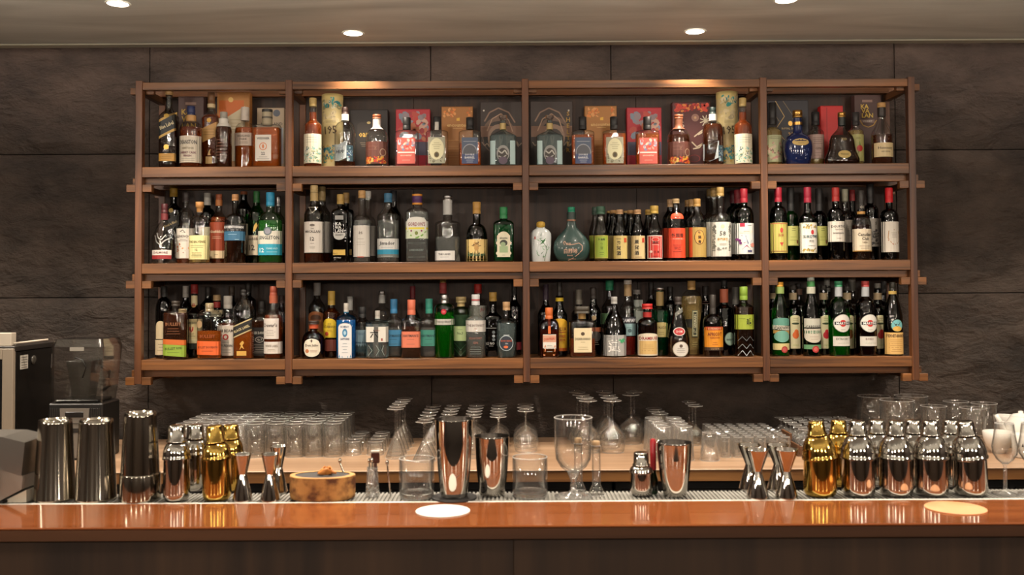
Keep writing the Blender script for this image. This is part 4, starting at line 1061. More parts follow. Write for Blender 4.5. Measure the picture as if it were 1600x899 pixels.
BX(1, 1336, 1378, 148.5, 'dark brown whisky carton with gold capitals behind the cork-topped cognac bottle, right bay', '4b322e', [('T', 'KA', 166.5, 7, 13, 'd0b04a', -5), ('T', 'VA', 173.5, 7, 13, 'd0b04a', -4), ('T', 'LAN', 180.5, 7, 20, 'd0b04a', -1), ('R', 16, 156, 160, '8a6d60', -1), ('R', 22, 187, 192, '7a625a', -1), ('T', 'WHISKY', 189.5, 3, 16, 'c8bcae', -1), ('L', [(-13, 188), (-8, 196), (0, 199), (8, 196), (13, 188)], 1.4, 'a9822e')], Y=4.264)
B(1, 1378, 33, 'f', 'clear cognac bottle with cork cap and beige label, right end of the top right bay', 'clear', (214, 184, 12, 's'), [(161, 168.5, 13, 'b18a55'), (169, 182, 12, '2c2420')], [('R', 30, 223, 245, 'cdb88c', 0), ('T', 'Hennessy', 231.5, 5.5, 22, '4a3c30'), ('T', 'VERY SPECIAL', 237, 2.4, 14, '6a5a44')], ('dark_l', 212))
# ---- bay 2, middle tier
MAC = [('R', 30, 346.5, 395, 'cfc9c0'), ('E', 4, 2, 352, '6c625c'), ('T', 'THE', 357.5, 2, 5, '4b4541'), ('T', 'MACALLAN', 362, 4, 23, '3b3532'), ('T', '12', 373.5, 6, 7, '3b3532'), ('W', 10, 379, 382, 1, '6c625c'), ('W', 14, 385, 389, 2, '9a9086'), ('L', [(-7, 323.5), (7, 323.5), (0, 333), (-7, 323.5)], .9, 'c9bfae')]
B(2, 491, 31.5, 'f', 'whisky bottle with gold cap and white label numbered 12, left in second middle bay', 'smoke', (336, 317, 12, 's'), [(290, 302, 12, 'b8a070'), (302, 314.5, 12.5, 'b39a66')], MAC, ('amber', 397))
B(2, 503, 30, 'm', 'second white-labelled whisky bottle half hidden behind the first one, second middle bay', 'smoke', (338, 319, 12, 's'), [(292, 315, 11.5, '9a8458')], MAC[:1], ('amber', 397))
KAV = [('R', 13, 337, 343.5, '8d8d8a'), ('T', 'KA', 350, 5, 10, 'dcdcd8', -1), ('T', 'VA', 355.5, 5, 9, 'dcdcd8', -1), ('T', 'LAN', 361, 5, 15, 'dcdcd8'), ('U', 18, 364, 375, 7, 'b9b9b4'), ('T', 'WHISKY', 367.5, 2.4, 13, '22201e'), ('R', 19, 390.5, 399, 'c9a850'), ('T', 'No.1', 396.5, 2.4, 6, '5a4420', -6), ('T', '40% 700ml', 403, 2, 13, 'c9c4b8', -3)]
B(2, 532, 27, 'f', 'dark square bottle with gold cap and white block lettering, second middle bay', 'black', (336, 326, 9, 'q'), [(304, 319.5, 11, 'b0904e')], KAV, None, 's', .85)
B(2, 541, 25, 'm', 'dark square gold-capped bottle behind the one with white block lettering', 'black', (337, 327, 9, 'q'), [(301.5, 318, 10, '86693a')], [('R', 20, 390, 399, 'a88a40')], None, 's', .85)
B(2, 565.5, 27.5, 'f', 'clear bottle with cork and tall plain white label, second middle bay', 'clear', (350, 336, 11, 'r'), [(298, 310, 11.5, 'b8905c')], [('R', 26, 352.5, 401.5, 'd2cec6'), ('P', [(-2, 361), (0, 364), (2, 361), (3, 366), (0, 367), (-3, 366)], '8c8680'), ('W', 16, 372, 375, 1, 'a09a92'), ('W', 14, 377, 384, 2, 'b5afa6'), ('R', 10, 401, 402.5, 'b5503c')], ('water', 345))
B(2, 575, 25, 'm', 'clear white-labelled bottle standing behind the corked one, second middle bay', 'clear', (352, 338, 10, 'r'), [(299, 311, 10, 'b9b6b0')], [('R', 24, 353, 400, 'a39f98')], None)
B(2, 606.5, 34.5, 'f', 'clear bottle with blue cap and white label with cyan stripe, second middle bay', 'clear', (340, 323, 12, 's'), [(302.5, 316.5, 12.5, '3a6c8c')], [('R', 34, 373, 390, 'd3d3cf'), ('T', 'Jimador', 381, 7, 24, '3a3c40'), ('W', 20, 386, 388, 1, '9aa0a4'), ('R', 34, 390, 397.5, '2888a8'), ('R', 34, 397.5, 402.5, '6c706c'), ('W', 22, 399, 402, 1, 'c0c4c0')], ('water', 345))
B(2, 615, 24, 'b', 'dark bottle hidden behind the blue-capped clear bottle', 'black', (338, 322, 10, 's'), [(298, 315, 10.5, '26262a')], [], None)
B(2, 652, 36, 'f', 'embossed clear gin bottle with purple and orange cap and green-sprig label', 'clear', (334, 325, 14, 'r'), [(304, 320, 15.5, '4c2a5c'), (303.8, 307, 15.9, 'd08a2c'), (317.5, 320.5, 15.9, 'd08a2c')],
  [('A', 30, 339, 359, 6, 'd0cfc8', 0), ('R', 35, 346, 359, 'd0cfc8'), ('T', "GORDON'S", 350.5, 6.5, 27, '7a2a34'), ('R', 35, 355.5, 358.5, 'd4c63a'), ('R', 35, 359, 373, 'c3ccb4'), ('L', [(-15, 362), (-9, 368), (0, 372)], 2.4, '6a9a3a'), ('L', [(15, 362), (9, 368), (0, 372)], 2.4, '6a9a3a'), ('E', 2.6, 3, 364.5, '6c7a34'), ('E', 1.4, 1.4, 361, '7a2050', -8), ('E', 1.4, 1.4, 361, '7a2050', 8), ('L', [(-13, 380), (13, 380)], .6, '7c8884'), ('L', [(-13, 402), (13, 402)], .6, '7c8884'), ('T', 'LONDON DRY', 391, 3.4, 22, '7c8884')], ('water', 332), 'k', .75)
B(2, 699.5, 40.5, 'f', 'tall clear gin bottle with glass stopper, small white label and half-height fill', 'clear', (352, 345, 14, 'r'), [(306, 313, 15, 'silverfoil'), (313, 336, 12.5, 'b9b9b6')], [('R', 32, 392, 407, 'd3d2ce', -4), ('T', 'THE LAKES', 397.5, 3, 19, '4c4c4e', -4), ('W', 14, 400, 404, 1, '8c8c8e', -4)], ('water', 371))
B(2, 745, 34, 'f', 'dark olive bottle with gold cap and cream label of a moustached portrait', 'olive', (374, 350, 12, 'r'), [(316, 334.5, 12.5, 'b58a45')],
  [('R', 33, 374, 408, 'd3b878'), ('S', 14, 378, 386, 16, 2, ['8d6a3a', 'b58c50', '6a4a28']), ('L', [(-13, 386), (-6, 384), (0, 386), (6, 384), (13, 386)], 1.2, '6a4a28'), ('E', 3.6, 4, 388, 'b58c50'), ('T', 'Salvador', 397.5, 6, 27, '4a6a4c'), ('W', 26, 402, 406, 1, '8d6a3a')], ('dark_l', 378))
B(2, 787, 32.5, 'f', 'green square-shouldered bottle with ornate white frame label of a crouching animal', 'emerald', (351, 344, 12, 'r'), [(324, 342, 12.5, '2a7a48')],
  [('E', 10, 11, 373, 'cfcbb0'), ('R', 20, 368, 402, 'cfcbb0', 0), ('E', 12, 5, 380, 'cfcbb0'), ('E', 12, 5, 396, 'cfcbb0'), ('T', 'absente', 372, 3.6, 12, '3a3c34'), ('E', 6, 5, 380, '34342c'), ('E', 4, 3.5, 382, '8ba07c', -1), ('R', 13, 385, 395, '93a880'), ('W', 8, 398, 400, 1, '7c7860')], ('emer_l', 352), 's', .7)
# ---- bay 3, middle tier
B(2, 845, 33, 'f', 'white porcelain spirit flask painted with green bamboo, gold cap', 'frostwhite', (365, 357, 12, 'r'), [(346.5, 356, 14, 'c09a3c', 'ball')],
  [('P', [(8, 372), (3, 376), (-2, 374), (2, 379), (-3, 383), (4, 380)], '3c7a44')] + [('P', [(a, b), (a + 7 * cos(t), b - 7 * sin(t)), (a + 2 * cos(t + .5), b - 2 * sin(t + .5))], ['2f7a3c', '4a9a4a', '2a5c34'][i % 3]) for i, (a, b, t) in enumerate([(-3, 374, .3), (-2, 376, 2.8), (2, 378, .2), (3, 380, 2.6), (6, 384, 3.4), (8, 388, 1.2), (10, 386, -.4), (6, 391, 2.4), (0, 398, .9), (-2, 400, 2.5), (2, 402, .3), (4, 404, 1.6), (-5, 397, 1.9), (9, 392, .8), (0, 370, 1.5)])] +
  [('L', [(0, 376), (7, 384), (9, 392), (6, 402), (5, 408)], .7, '3c6a3a'), ('W', 1.6, 372, 384, 5, '4a5450', -12), ('R', 1.6, 370, 374, 'b0443c', -9.4)], None, 'o', .7,
  extra={'prof': [(410, 14), (408, 14.8), (395, 15.6), (372, 16.5), (365, 16), (360, 12.5), (357, 7), (352, 6)]})
CJ = '白蘭地'
B(2, 893, 57, 'f', 'round-bodied frosted dark green flask with copper heart line and Chinese lettering', 'frostgreen', (365, 352, 14, 's'), [(324, 333, 11.5, '1f8a68'), (332, 343.5, 13, '2c3c38'), (343.5, 346, 14, '9c7058')],
  [('L', [(-11.5, 383), (-13, 379), (-11, 377), (-9, 381), (-4, 383), (3, 382), (11, 380), (16, 384), (16, 391), (9, 398), (1, 404), (-6, 407)], 1.1, 'c09a84'), ('T', CJ, 392.5, 8, 21, 'c8a48e', -2), ('T', '馬祖', 381.5, 4, 8, 'c8a48e', -5.5), ('T', 'Brandy', 399.5, 3, 13, 'c8a48e', -3), ('W', 22, 404, 406, 1, 'b08c78', 0)], None, 'o', .38,
  extra={'prof': [(410, 15), (408.5, 19), (403, 24.5), (395, 27.8), (387, 28.6), (378, 27), (370, 22), (363, 14.5), (356, 8.5), (350, 7), (333, 6.6)]})
def medic(cx, w, label, cap, capw, lab, shp=(366, 338, 10.5, 's'), dep='f', gl='black', y0=323, y1=335, liq=None, grp=None):
    B(2, cx, w, dep, label, gl, shp, [(y0, y1, capw, cap)], lab, liq, grp=grp)
LIME = [('R', 21, 368, 404, 'a9a84a'), ('R', 18.5, 370, 402, '93ab3c'), ('T', '竹葉青', 374.5, 3.4, 13, '2c3a18'), ('T', '參', 382, 5, 6, '6f8a2a'), ('T', '茸', 388, 5, 6, '6f8a2a'), ('W', 8, 393, 400, 2, '4c6020')]
medic(939, 23.5, 'clear-shouldered bottle with lime green Chinese label, third middle bay', '3a5c4a', 14, LIME, gl='smoke', shp=(367, 338, 12, 's'), liq=('gold_l', 368))
medic(931, 22, 'lime-labelled Chinese bottle half hidden behind its twin, third middle bay', '33463c', 12, LIME[:2], dep='m', gl='smoke', y0=324, y1=336)
CREAM1 = [('R', 22.5, 368.5, 404.5, 'c9b472'), ('T', '參', 380, 6.5, 8, '2b2822', -3), ('T', '茸', 388, 6.5, 8, '2b2822', -3), ('T', '酒', 396, 6.5, 8, '2b2822', -3), ('R', 4, 372, 379, 'c0502e', 7.5), ('W', 10, 372, 375, 1, '4c4638', -3)]
CREAM2 = [('R', 22.5, 368.5, 404.5, 'cdb888'), ('T', '鹿', 378, 6.5, 8, '2b2822', -3), ('T', '茸', 387, 6.5, 8, '2b2822', -3), ('T', '酒', 395.5, 6.5, 8, '2b2822', -3), ('R', 4, 372, 379, 'b8402e', 7.5), ('W', 14, 401, 403, 1, '7c5a3a', 0)]
medic(968.5, 23.5, 'tan capped dark bottle with yellowish Chinese label, front of the left cream trio', 'b8926a', 11, CREAM1, y0=328)
medic(958.5, 22.5, 'tan-capped dark bottle standing behind the left cream-labelled Chinese bottle', 'a8804e', 10.5, CREAM1[:1], dep='m', y0=329)
medic(953, 21.5, 'rearmost tan-capped dark bottle behind the left cream-labelled pair', 'a08048', 9.5, CREAM1[:1], dep='b', y0=330)
medic(996.5, 23, 'tan capped dark bottle with pinkish cream Chinese label, front of the right cream trio', 'bd946a', 11, CREAM2, y0=328)
medic(985.5, 22, 'tan-capped dark bottle standing behind the right cream-labelled Chinese bottle', 'a8804e', 10.5, CREAM2[:1], dep='m', y0=329)
medic(979, 21, 'rearmost tan-capped dark bottle behind the right cream-labelled pair', 'a08048', 9.5, CREAM2[:1], dep='b', y0=330)
REDL = [('R', 24, 368, 404.5, 'd9d2c8'), ('R', 21.5, 369.5, 403, 'c22f24'), ('E', 6, 3.4, 374.5, 'd8b0a0'), ('E', 5, 2.6, 374.5, 'c22f24'), ('T', '高粱', 379, 4.5, 13, '3c1410'), ('W', 14, 381.5, 384, 1, 'e0b0a0'), ('E', 2, 2, 393.5, 'e8d8cc', -7), ('T', '陳年', 394, 4, 9, '5a1410', 2), ('W', 14, 399, 402, 1, '6a1a14')]
medic(1022.5, 25, 'gold-capped bottle with red label framed white, third middle bay', 'c0a04c', 13, REDL, y0=322, y1=334, gl='smoke')
medic(1014, 23, 'gold-capped dark bottle behind the white-framed red label, third middle bay', 'a8863c', 11, [], dep='m', y0=328, y1=336)
ORG = [('A', 20, 332.5, 342, 6, 'd04a26'), ('P', [(-4, 340), (0, 333), (4, 340)], 'e0d8cc'), ('R', 28, 356.5, 403, 'd4472a'), ('T', '竹葉青', 368, 6, 21, '3a1c14'), ('W', 22, 372, 375, 1, 'e8c8b8'), ('W', 16, 382, 385, 2, 'b03420'), ('T', '特選', 388, 5, 12, 'a02c1c'), ('W', 22, 392, 395, 1, '8a2818')]
medic(1056.5, 29, 'tall bottle with orange-red Chinese label and orange shoulder band', 'bfa478', 11, ORG, shp=(342, 324, 10, 's'), y0=311, y1=318, gl='smoke')
medic(1048, 27, 'tan-capped bottle behind the orange-red labelled one, third middle bay', '9c7c58', 10.5, ORG[2:3], shp=(344, 326, 10, 's'), dep='m', y0=312, y1=324)
GOL = [('R', 25, 355.5, 402, 'a98c4a', 1), ('R', 4, 355.5, 402, 'c8582c', -11.5), ('E', 8, 11.5, 371, '5a4424', 1), ('E', 7, 10.5, 371, 'c8964a', 1), ('T', '竹', 364, 5, 6, '2c2016', 1), ('T', '葉', 371, 5, 6, '2c2016', 1), ('T', '青', 378, 5, 6, '2c2016', 1)]
medic(1089.5, 28, 'bottle with gold label and oval badge of Chinese characters, third middle bay', 'b89050', 11, GOL, shp=(345, 326, 10, 's'), y0=311, y1=323, gl='smoke')
medic(1081, 26, 'tan-capped bottle directly behind the gold-labelled one, third middle bay', 'a07c4c', 10, GOL[:1], shp=(346, 327, 10, 's'), dep='m', y0=312, y1=324)
medic(1075, 24, 'rearmost tan-capped bottle behind the gold-labelled pair, third middle bay', '8e6c40', 9, [], shp=(347, 328, 10, 's'), dep='b', y0=313, y1=325)
K58 = [('R', 31.5, 347, 401, 'd2cfc6'), ('S', 6, 350, 394, 46, 1.7, ['6a6a62', '8a8a80', '5a5a54'], -12), ('S', 6, 350, 394, 46, 1.7, ['6a6a62', '8a8a80', '5a5a54'], 12), ('S', 22, 386, 392, 16, 1.5, ['7a7a72', '8a8a80']), ('T', '58', 365, 7.5, 10, '5c5c58'), ('T', '金門高粱', 374, 4.5, 17, 'b08a44'), ('W', 14, 380, 384, 2, '9a9688'), ('E', 3, 3, 354, 'c9bfa0')]
medic(1126, 32.5, 'clear liquor bottle with white label numbered 58 in a grey wreath', 'b8985a', 11.5, K58, shp=(348, 333, 12, 'r'), y0=293, y1=307, gl='clear')
medic(1116, 30, 'clear bottle standing directly behind the one numbered 58', 'a0824c', 10, K58[:1], shp=(349, 334, 12, 'r'), dep='m', y0=294, y1=308, gl='clear')
medic(1109, 28, 'rearmost clear bottle of the column numbered 58', '8c7448', 8, K58[:1], shp=(350, 335, 12, 'r'), dep='b', y0=296, y1=308, gl='smoke')
def wine(row, cx, w, dep, label, cap, y0, y1, lab, gl='dkgreen', sh=(341, 322, 10.5, 'r'), capw=11.5):
    B(row, cx, w, dep, label, gl, sh, [(y0, y1, capw, cap)], lab, None)
COLR = [('R', 29, 349, 397, 'cfd2ce'), ('R', 7, 349, 354.5, 'a32440', -6), ('W', 8, 351, 354, 1, '5c5c60', 5), ('E', 11, 3.4, 362, 'd9d2c4'), ('W', 16, 361, 363, 1, 'a86a5c'), ('P', [(-13, 370), (-7, 368), (2, 378), (-4, 380)], '7a2860'), ('P', [(-2, 368), (12, 368), (2, 382)], '4a5a8a'), ('P', [(8, 376), (14, 366), (14, 372), (5, 384)], '2c4a7a'), ('P', [(-7, 390), (0, 383), (7, 390)], 'a01c5c'), ('E', 3.6, 3.4, 383, 'd08a7c', 10), ('E', 2, 2, 376, '6a2a6a', -10), ('E', 2, 2, 380, '6a2a6a', -9), ('E', 2, 2, 374, '7a3070', -13), ('R', 7, 391, 394, '4a4c70', 5)]
wine(2, 1163, 30, 'f', 'green wine bottle with red capsule and colourful geometric label, right end of third middle bay', '9a1c2c', 295, 317, COLR)
wine(2, 1153.5, 28, 'm', 'red-capped wine bottle just behind the colourful geometric label', '7a1c26', 297, 318, COLR[:1])
wine(2, 1147, 26, 'b', 'rearmost dark red-capped wine bottle behind the colourful geometric label', '4c1820', 298, 318, [])
# ---- bay 4, middle tier
wine(2, 1216.5, 27.5, 'f', 'wine bottle with crimson capsule and gold-green striped label, left end of middle right bay', '9c1c30', 293.5, 316, [('R', 27, 348, 395.5, 'bfae62')] + [('R', 1.6, 350, 393, 'a8a850', -12 + 4.2 * i) for i in range(6)] + [('R', 27, 349, 350, 'b0603c'), ('E', 2.4, 4, 360, 'b03a2e', 1), ('T', '玉泉', 367.5, 4.5, 20, 'a05c38', 0), ('P', [(-2, 379), (4, 379), (1, 385)], 'a8382c'), ('R', 27, 392, 393, 'a06a3c')])
wine(2, 1236, 24, 'm', 'green wine bottle with dark capsule and lime label, between crimson capsules, middle right bay', '232323', 294, 330, [('R', 17, 353.5, 384, 'bfc070', 1), ('W', 10, 356, 362, 2, '55602c', 1), ('W', 12, 368, 378, 2, '8a9048', 1), ('E', 1.6, 3, 378, '7a4030', 7)], 'green', (345, 332, 10, 'r'))
wine(2, 1262.5, 27.5, 'f', 'wine bottle with crimson capsule and white label framed by gold vine leaves', '961c34', 293, 317, [('R', 27, 348, 395.5, 'd8d4bc'), ('R', 24.5, 350, 394, 'd2cfc8'), ('S', 24, 350, 358, 24, 1.7, ['9a8440', '6f6430', 'b0984c']), ('S', 24, 387, 394, 24, 1.7, ['9a8440', '6f6430', 'b0984c']), ('E', 2.4, 3.8, 363, 'b02c30', 3), ('T', '玉泉紅葡萄', 370, 5, 22, '33505a', 0), ('T', '清酒', 377, 4, 14, '8a8a84', 1), ('W', 14, 383, 385, 1, '8a8a84', 2)], 'dkgreen', (345, 328, 10.5, 's'))
wine(2, 1280.5, 24, 'm', 'dark wine bottle with lime label between the vine-leaf label and the cream label', '242222', 295, 330, [('R', 17, 353.5, 384, 'b5b666', 2), ('W', 10, 356, 362, 2, '55602c', 2), ('W', 12, 368, 378, 2, '8a9048', 2), ('E', 1.6, 3, 378, '7a4030', 8)], 'black', (345, 332, 10, 'r'))
wine(2, 1306.5, 27.5, 'f', 'red-capped wine bottle with short cream label at mid height, middle right bay', 'a32c28', 293.5, 315, [('R', 27, 346, 378, 'c9c3b8'), ('T', 'DOURTHE', 354, 4, 21, '4c4642'), ('T', 'Grands Terroirs', 358.5, 2, 12, '7a736c'), ('T', 'BORDEAUX', 364.5, 2.4, 16, '5c5650'), ('W', 8, 371, 374, 1, '8a837a')], 'black', (342, 325, 10.5, 'r'))
wine(2, 1321, 25, 'm', 'wine bottle with pale grey-green capsule behind the cream-labelled one', '9a9884', 296, 316, [('R', 18, 344, 379, '8f887e', 2), ('W', 10, 350, 372, 3, '6c665e', 2)], 'smoke', (342, 325, 10.5, 's'), 9.5)
wine(2, 1332.5, 23, 'b', 'wine bottle with dull red capsule at the back of the middle right bay', '8a2a2c', 297, 316, [], 'black', (345, 328, 9, 's'), 8.5)
B(2, 1346, 30.5, 'f', 'whisky bottle with dark cap, gold collar and cream script label, middle right bay', 'smoke', (356, 336, 11, 'r'), [(298, 329, 10.5, '2b2724'), (331, 335, 12, 'c0904c')], [('T', 'CC', 323, 3.6, 7, 'c0b8a8'), ('R', 30, 358, 393, 'd2c6ae'), ('T', 'Canadian', 366.5, 5.5, 20, '3a322c'), ('T', 'Club', 373, 5, 11, '3a322c', 1), ('T', '1858', 379, 3, 9, '7a6c58'), ('W', 20, 383, 390, 2, '8a7c66'), ('R', 30, 391.5, 393, 'b08038')], ('dark_l', 352))
wine(2, 1360.5, 26, 'm', 'tall black wine bottle with grey photographic label behind the script-labelled whisky', '1c1a1a', 288, 318, [('R', 25, 341.5, 385.5, '9d978e', 1), ('S', 16, 358, 384, 34, 2.2, ['3a3836', '57534e', '77726a', '2a2826'], 2), ('T', 'S', 349, 5, 6, '4a4642', 4)], 'black', (335, 320, 10.5, 'r'))
wine(2, 1390, 28, 'f', 'wine bottle with bright red capsule and golden crest label, rightmost in middle tier', 'c01820', 294, 317, [('R', 27.5, 346.5, 394, 'cfc8bc'), ('L', [(-6, 361), (-7, 372), (-3, 379), (4, 382), (10, 378), (11, 370), (9, 361), (2, 359), (-6, 361)], 1, 'a87c4c'), ('W', 11, 363, 372, 4, '9a9082', 2), ('L', [(-7, 375), (0, 382), (8, 380)], 1.2, 'a8603c')], 'black', (341, 327, 10.5, 'r'))
# ---- bay 2, bottom tier
B(3, 490.5, 37, 'f', 'squat dark brown tequila bottle with orange neck band and rounded cream label, second bottom bay', 'brown', (534, 517, 12, 'r'), [(501.5, 507, 17, '33241c'), (506.5, 513.5, 14, 'b8502c')],
  [('A', 25, 529.5, 545, 9, 'd5cebc', 0), ('U', 25, 544, 558, 9, 'd5cebc', 0), ('T', 'Don Julio', 540.5, 5, 21, '4a3a34'), ('E', 1.2, 2.4, 533, '4a3a34'), ('E', 3, 3, 549, 'b8744c', -7), ('W', 13, 547, 551, 2, 'a8826c', 3)], ('dark_l', 525))
B(3, 495.5, 27, 'b', 'clear rum bottle with grey screw cap and brown arched label behind the squat tequila', 'smoke', (482, 465, 10, 's'), [(442, 462, 11, '9c9a96')], [('A', 25, 487, 522, 8, 'a3653c'), ('A', 16, 492, 500, 4, '5c3a26')], ('dark_l', 485))
B(3, 518, 27, 'm', 'golden tequila bottle with gold cap and yellow round-topped label, second bottom bay', 'brown', (490, 480, 10, 's'), [(455, 477, 11, 'b0903c')],
  [('A', 20, 498, 528, 7, 'd2b32c', -1), ('T', 'Jose', 506.5, 3, 8, '5a3a14', -1), ('T', 'CUERVO', 511, 4.4, 17, '4a3010', -1), ('W', 12, 515, 520, 2, '8a6a1c', -1), ('E', 3, 3, 522, 'a8402c', -5), ('R', 26, 531, 549, '7a3c30')], ('gold_l', 482))
B(3, 541, 31.5, 'f', 'bright blue gin bottle with white arched label, second bottom bay', 'blue', (500, 491, 9, 'r'), [(474, 489, 7.5, 'b9b4ab')],
  [('A', 22, 504, 560, 6, '28607c'), ('A', 20.5, 505.5, 560, 5.5, 'd5d6d6'), ('T', 'BOMBAY', 511, 3.4, 13, '2c4c6c'), ('E', 4, 6.5, 520.5, '3c7ca4'), ('E', 2, 3.2, 520.5, 'a4c4d4'), ('T', 'SAPPHIRE', 530, 3.2, 14, '2c3c5c'), ('W', 10, 535, 553, 4, '8c98a4')], ('blue_l', 500), 'k', .8)
B(3, 547, 25, 'b', 'clear bottle with small silver cap behind the bright blue gin', 'clear', (500, 490, 8, 'r'), [(463.5, 470, 9.5, 'a4a4a0'), (470, 485, 8.4, 'b4b4b0')], [], None)
B(3, 566, 28, 'm', 'clear bottle with black cap and pale blue label right of the bright blue gin', 'smoke', (505, 497, 11, 's'), [(479.5, 496, 12, '262626')], [('R', 26, 516, 559, '7c98a4'), ('W', 14, 520, 524, 2, '3c5c74'), ('T', 'Jimador', 536, 5, 20, '2c4658'), ('T', 'TEQUILA', 548, 3.6, 18, '34505e')], ('water', 510))
B(3, 590, 37.5, 'f', 'faceted pale green-white gin bottle with large brush character on a white label', 'iceblue', (504, 500, 10, 'r'), [(485.7, 499, 7.6, 'b5b0a8')],
  [('R', 35, 511, 535, 'cfcdc4'), ('T', '六', 522, 12.5, 14, '1e1d1c', -3), ('W', 12, 515, 519, 1, '9c5c38', 2), ('R', 2.4, 529, 533, '8c3c34', 9), ('L', [(-12, 540), (-6, 548), (-12, 556)], .7, '7c8c88'), ('L', [(0, 540), (5, 548), (0, 556)], .7, '7c8c88'), ('L', [(12, 540), (9, 548), (13, 556)], .7, '7c8c88')], ('water', 506), 'h')
B(3, 597, 29, 'b', 'tall clear bottle with silver stopper behind the brush-character gin', 'clear', (494, 480, 10, 'r'), [(455, 462, 10.5, 'silverfoil'), (462, 474, 9, 'b0b0ac')], [], None)
HAY = lambda c: [('R', 29, 518.5, 543.5, c), ('T', "HAYMAN'S", 525, 4.2, 24, '44302e' if c == 'cf7458' else '24424c'), ('W', 18, 529, 532, 1, '7c5048' if c == 'cf7458' else '3c6068'), ('W', 20, 536, 540, 1, '9c6050' if c == 'cf7458' else '4c7078')]
B(3, 615.5, 28, 'm', 'square gin bottle with light blue cap and light blue label, second bottom bay', 'clear', (504, 496, 11, 'r'), [(467.6, 490, 11, '3f84b4')], [(L[0], 27, 516, 541, '4a90bc') if L[0] == 'R' else L for L in HAY('4a90bc')], ('water', 512), 's', .85)
B(3, 643, 31, 'f', 'square gin bottle with coral cap and coral label, second bottom bay', 'clear', (503, 496, 12, 'r'), [(468.5, 492, 12.5, 'cc6c50')], HAY('cf7458'), ('dark_l', 510), 's', .85)
B(3, 645, 25, 'b', 'bottle with dark red capped neck rising behind the coral-capped gin', 'smoke', (500, 478, 8, 's'), [(447.6, 467, 8.5, '6c1c24')], [], None)
B(3, 670.5, 28, 'm', 'square gin bottle with teal cap and teal label beside the ribbed green bottle', 'clear', (504, 496, 11, 'r'), [(467, 490, 11.5, '3a9280')], [(L[0], 27, 516, 541, '4c9c8a') if L[0] == 'R' else L for L in HAY('4c9c8a')], ('water', 512), 's', .85)
B(3, 694.5, 31.5, 'f', 'fluted bright green gin bottle with silver collar and red seal', 'green', (484, 474, 12, 'r', 470), [(461, 474, 12.5, 'silverfoil')],
  [('R', 31, 499, 508, 'b9b9b0'), ('T', 'TANQUERAY', 503.5, 3.4, 26, '4c4c48'), ('E', 4.2, 4.2, 487.5, 'b01c2c'), ('T', '10', 487.5, 3, 4, 'd8a0a0')], ('greenl', 488), extra={'flute': (12, 0.035)})
B(3, 692.5, 25, 'b', 'bottle with gold-topped pink-red capped neck behind the fluted green gin', 'smoke', (490, 475, 9, 's'), [(442, 459, 11, 'a84444'), (437, 442.5, 9.5, 'b89a54')], [], None)
B(3, 720.5, 28, 'm', 'diamond-textured pale gin bottle with wide tan stopper and light green label', 'palegreen', (489, 479, 12, 'r'), [(464, 473, 16.5, 'b4a070'), (473, 479, 10, 'c0a874')],
  [('R', 18, 510, 533, 'b4c890', -1), ('T', 'No.3', 521, 4, 9, '5c7050', -1), ('W', 12, 514, 517, 1, '7c9068', -1), ('L', [(-10, 536), (0, 547), (10, 536)], .6, '6c8478'), ('L', [(-10, 545), (0, 556), (10, 545)], .6, '6c8478')], ('water', 492))
B(3, 743.5, 32, 'f', 'clear embossed gin bottle with pale grey-white cap and white label band', 'clear', (500, 491, 12, 's'), [(460.5, 477, 13, 'c4c4c4'), (468, 470, 13.4, 'a8343c')], [('R', 31.5, 501, 519, 'c9c5bf'), ('T', 'THE BOTANIST', 509, 3.8, 27, '6c605c'), ('W', 6, 513, 515, 1, 'a8604c'), ('T', 'ISLAY DRY', 529, 3.4, 20, '8c5c50'), ('T', 'GIN', 536, 3.4, 9, '8c5c50'), ('W', 18, 541, 555, 4, '6c7878')], ('water', 495))
B(3, 747, 30, 'b', 'silvery bottle with bright red cap behind the embossed clear gin', 'clear', (482, 466, 12, 'r'), [(444, 459, 12, 'a82820')], [('R', 27, 478, 500, 'a4a49c'), ('T', 'JU', 485, 6, 8, '9c3434', 7)], None)
B(3, 770.5, 27, 'm', 'black gin bottle with tan cap and white dots and letters, second bottom bay', 'black', (497, 486, 11, 's'), [(457, 471, 12, 'a8843c')], [('T', 'KI NO', 537, 4.4, 13, 'c0c0bc', -4), ('E', 2.4, 2.4, 519.5, '6c7478', 1), ('E', 2.2, 2.2, 525.5, 'b0b8bc', 1), ('E', 2.4, 2.4, 531, '6c7478', 1), ('R', 16, 512.5, 513.5, '8c8c88', -3), ('W', 10, 540, 542, 1, '9c9c98', -3)], None, 's', .85)
B(3, 791.5, 31.5, 'f', 'clear corked bottle with round navy badge and orange lettering, second bottom bay', 'iceblue', (505, 497, 10, 'r'), [(472, 485, 11.5, 'b08c64')], [('E', 11, 12, 536.5, 'a8b4b8', -.5), ('E', 10, 11, 536.5, '26303c', -.5), ('T', 'BLOOD ORANGE', 533, 2.8, 17, 'c05c3c', 0), ('T', 'Gin', 537, 2.4, 8, 'a8b0b4'), ('E', 3.6, 2, 542.5, 'd06a3c', -1), ('W', 10, 523, 525, 1, 'd0d8dc', 0)], ('water', 505))
B(3, 804, 22, 'b', 'tall dark wine-shaped bottle at the right back of the second bottom bay', 'black', (482, 468, 9, 's'), [(441, 462, 9, '1c1a1a')], [('R', 18, 535, 547, '6c1c24', 2)], None)
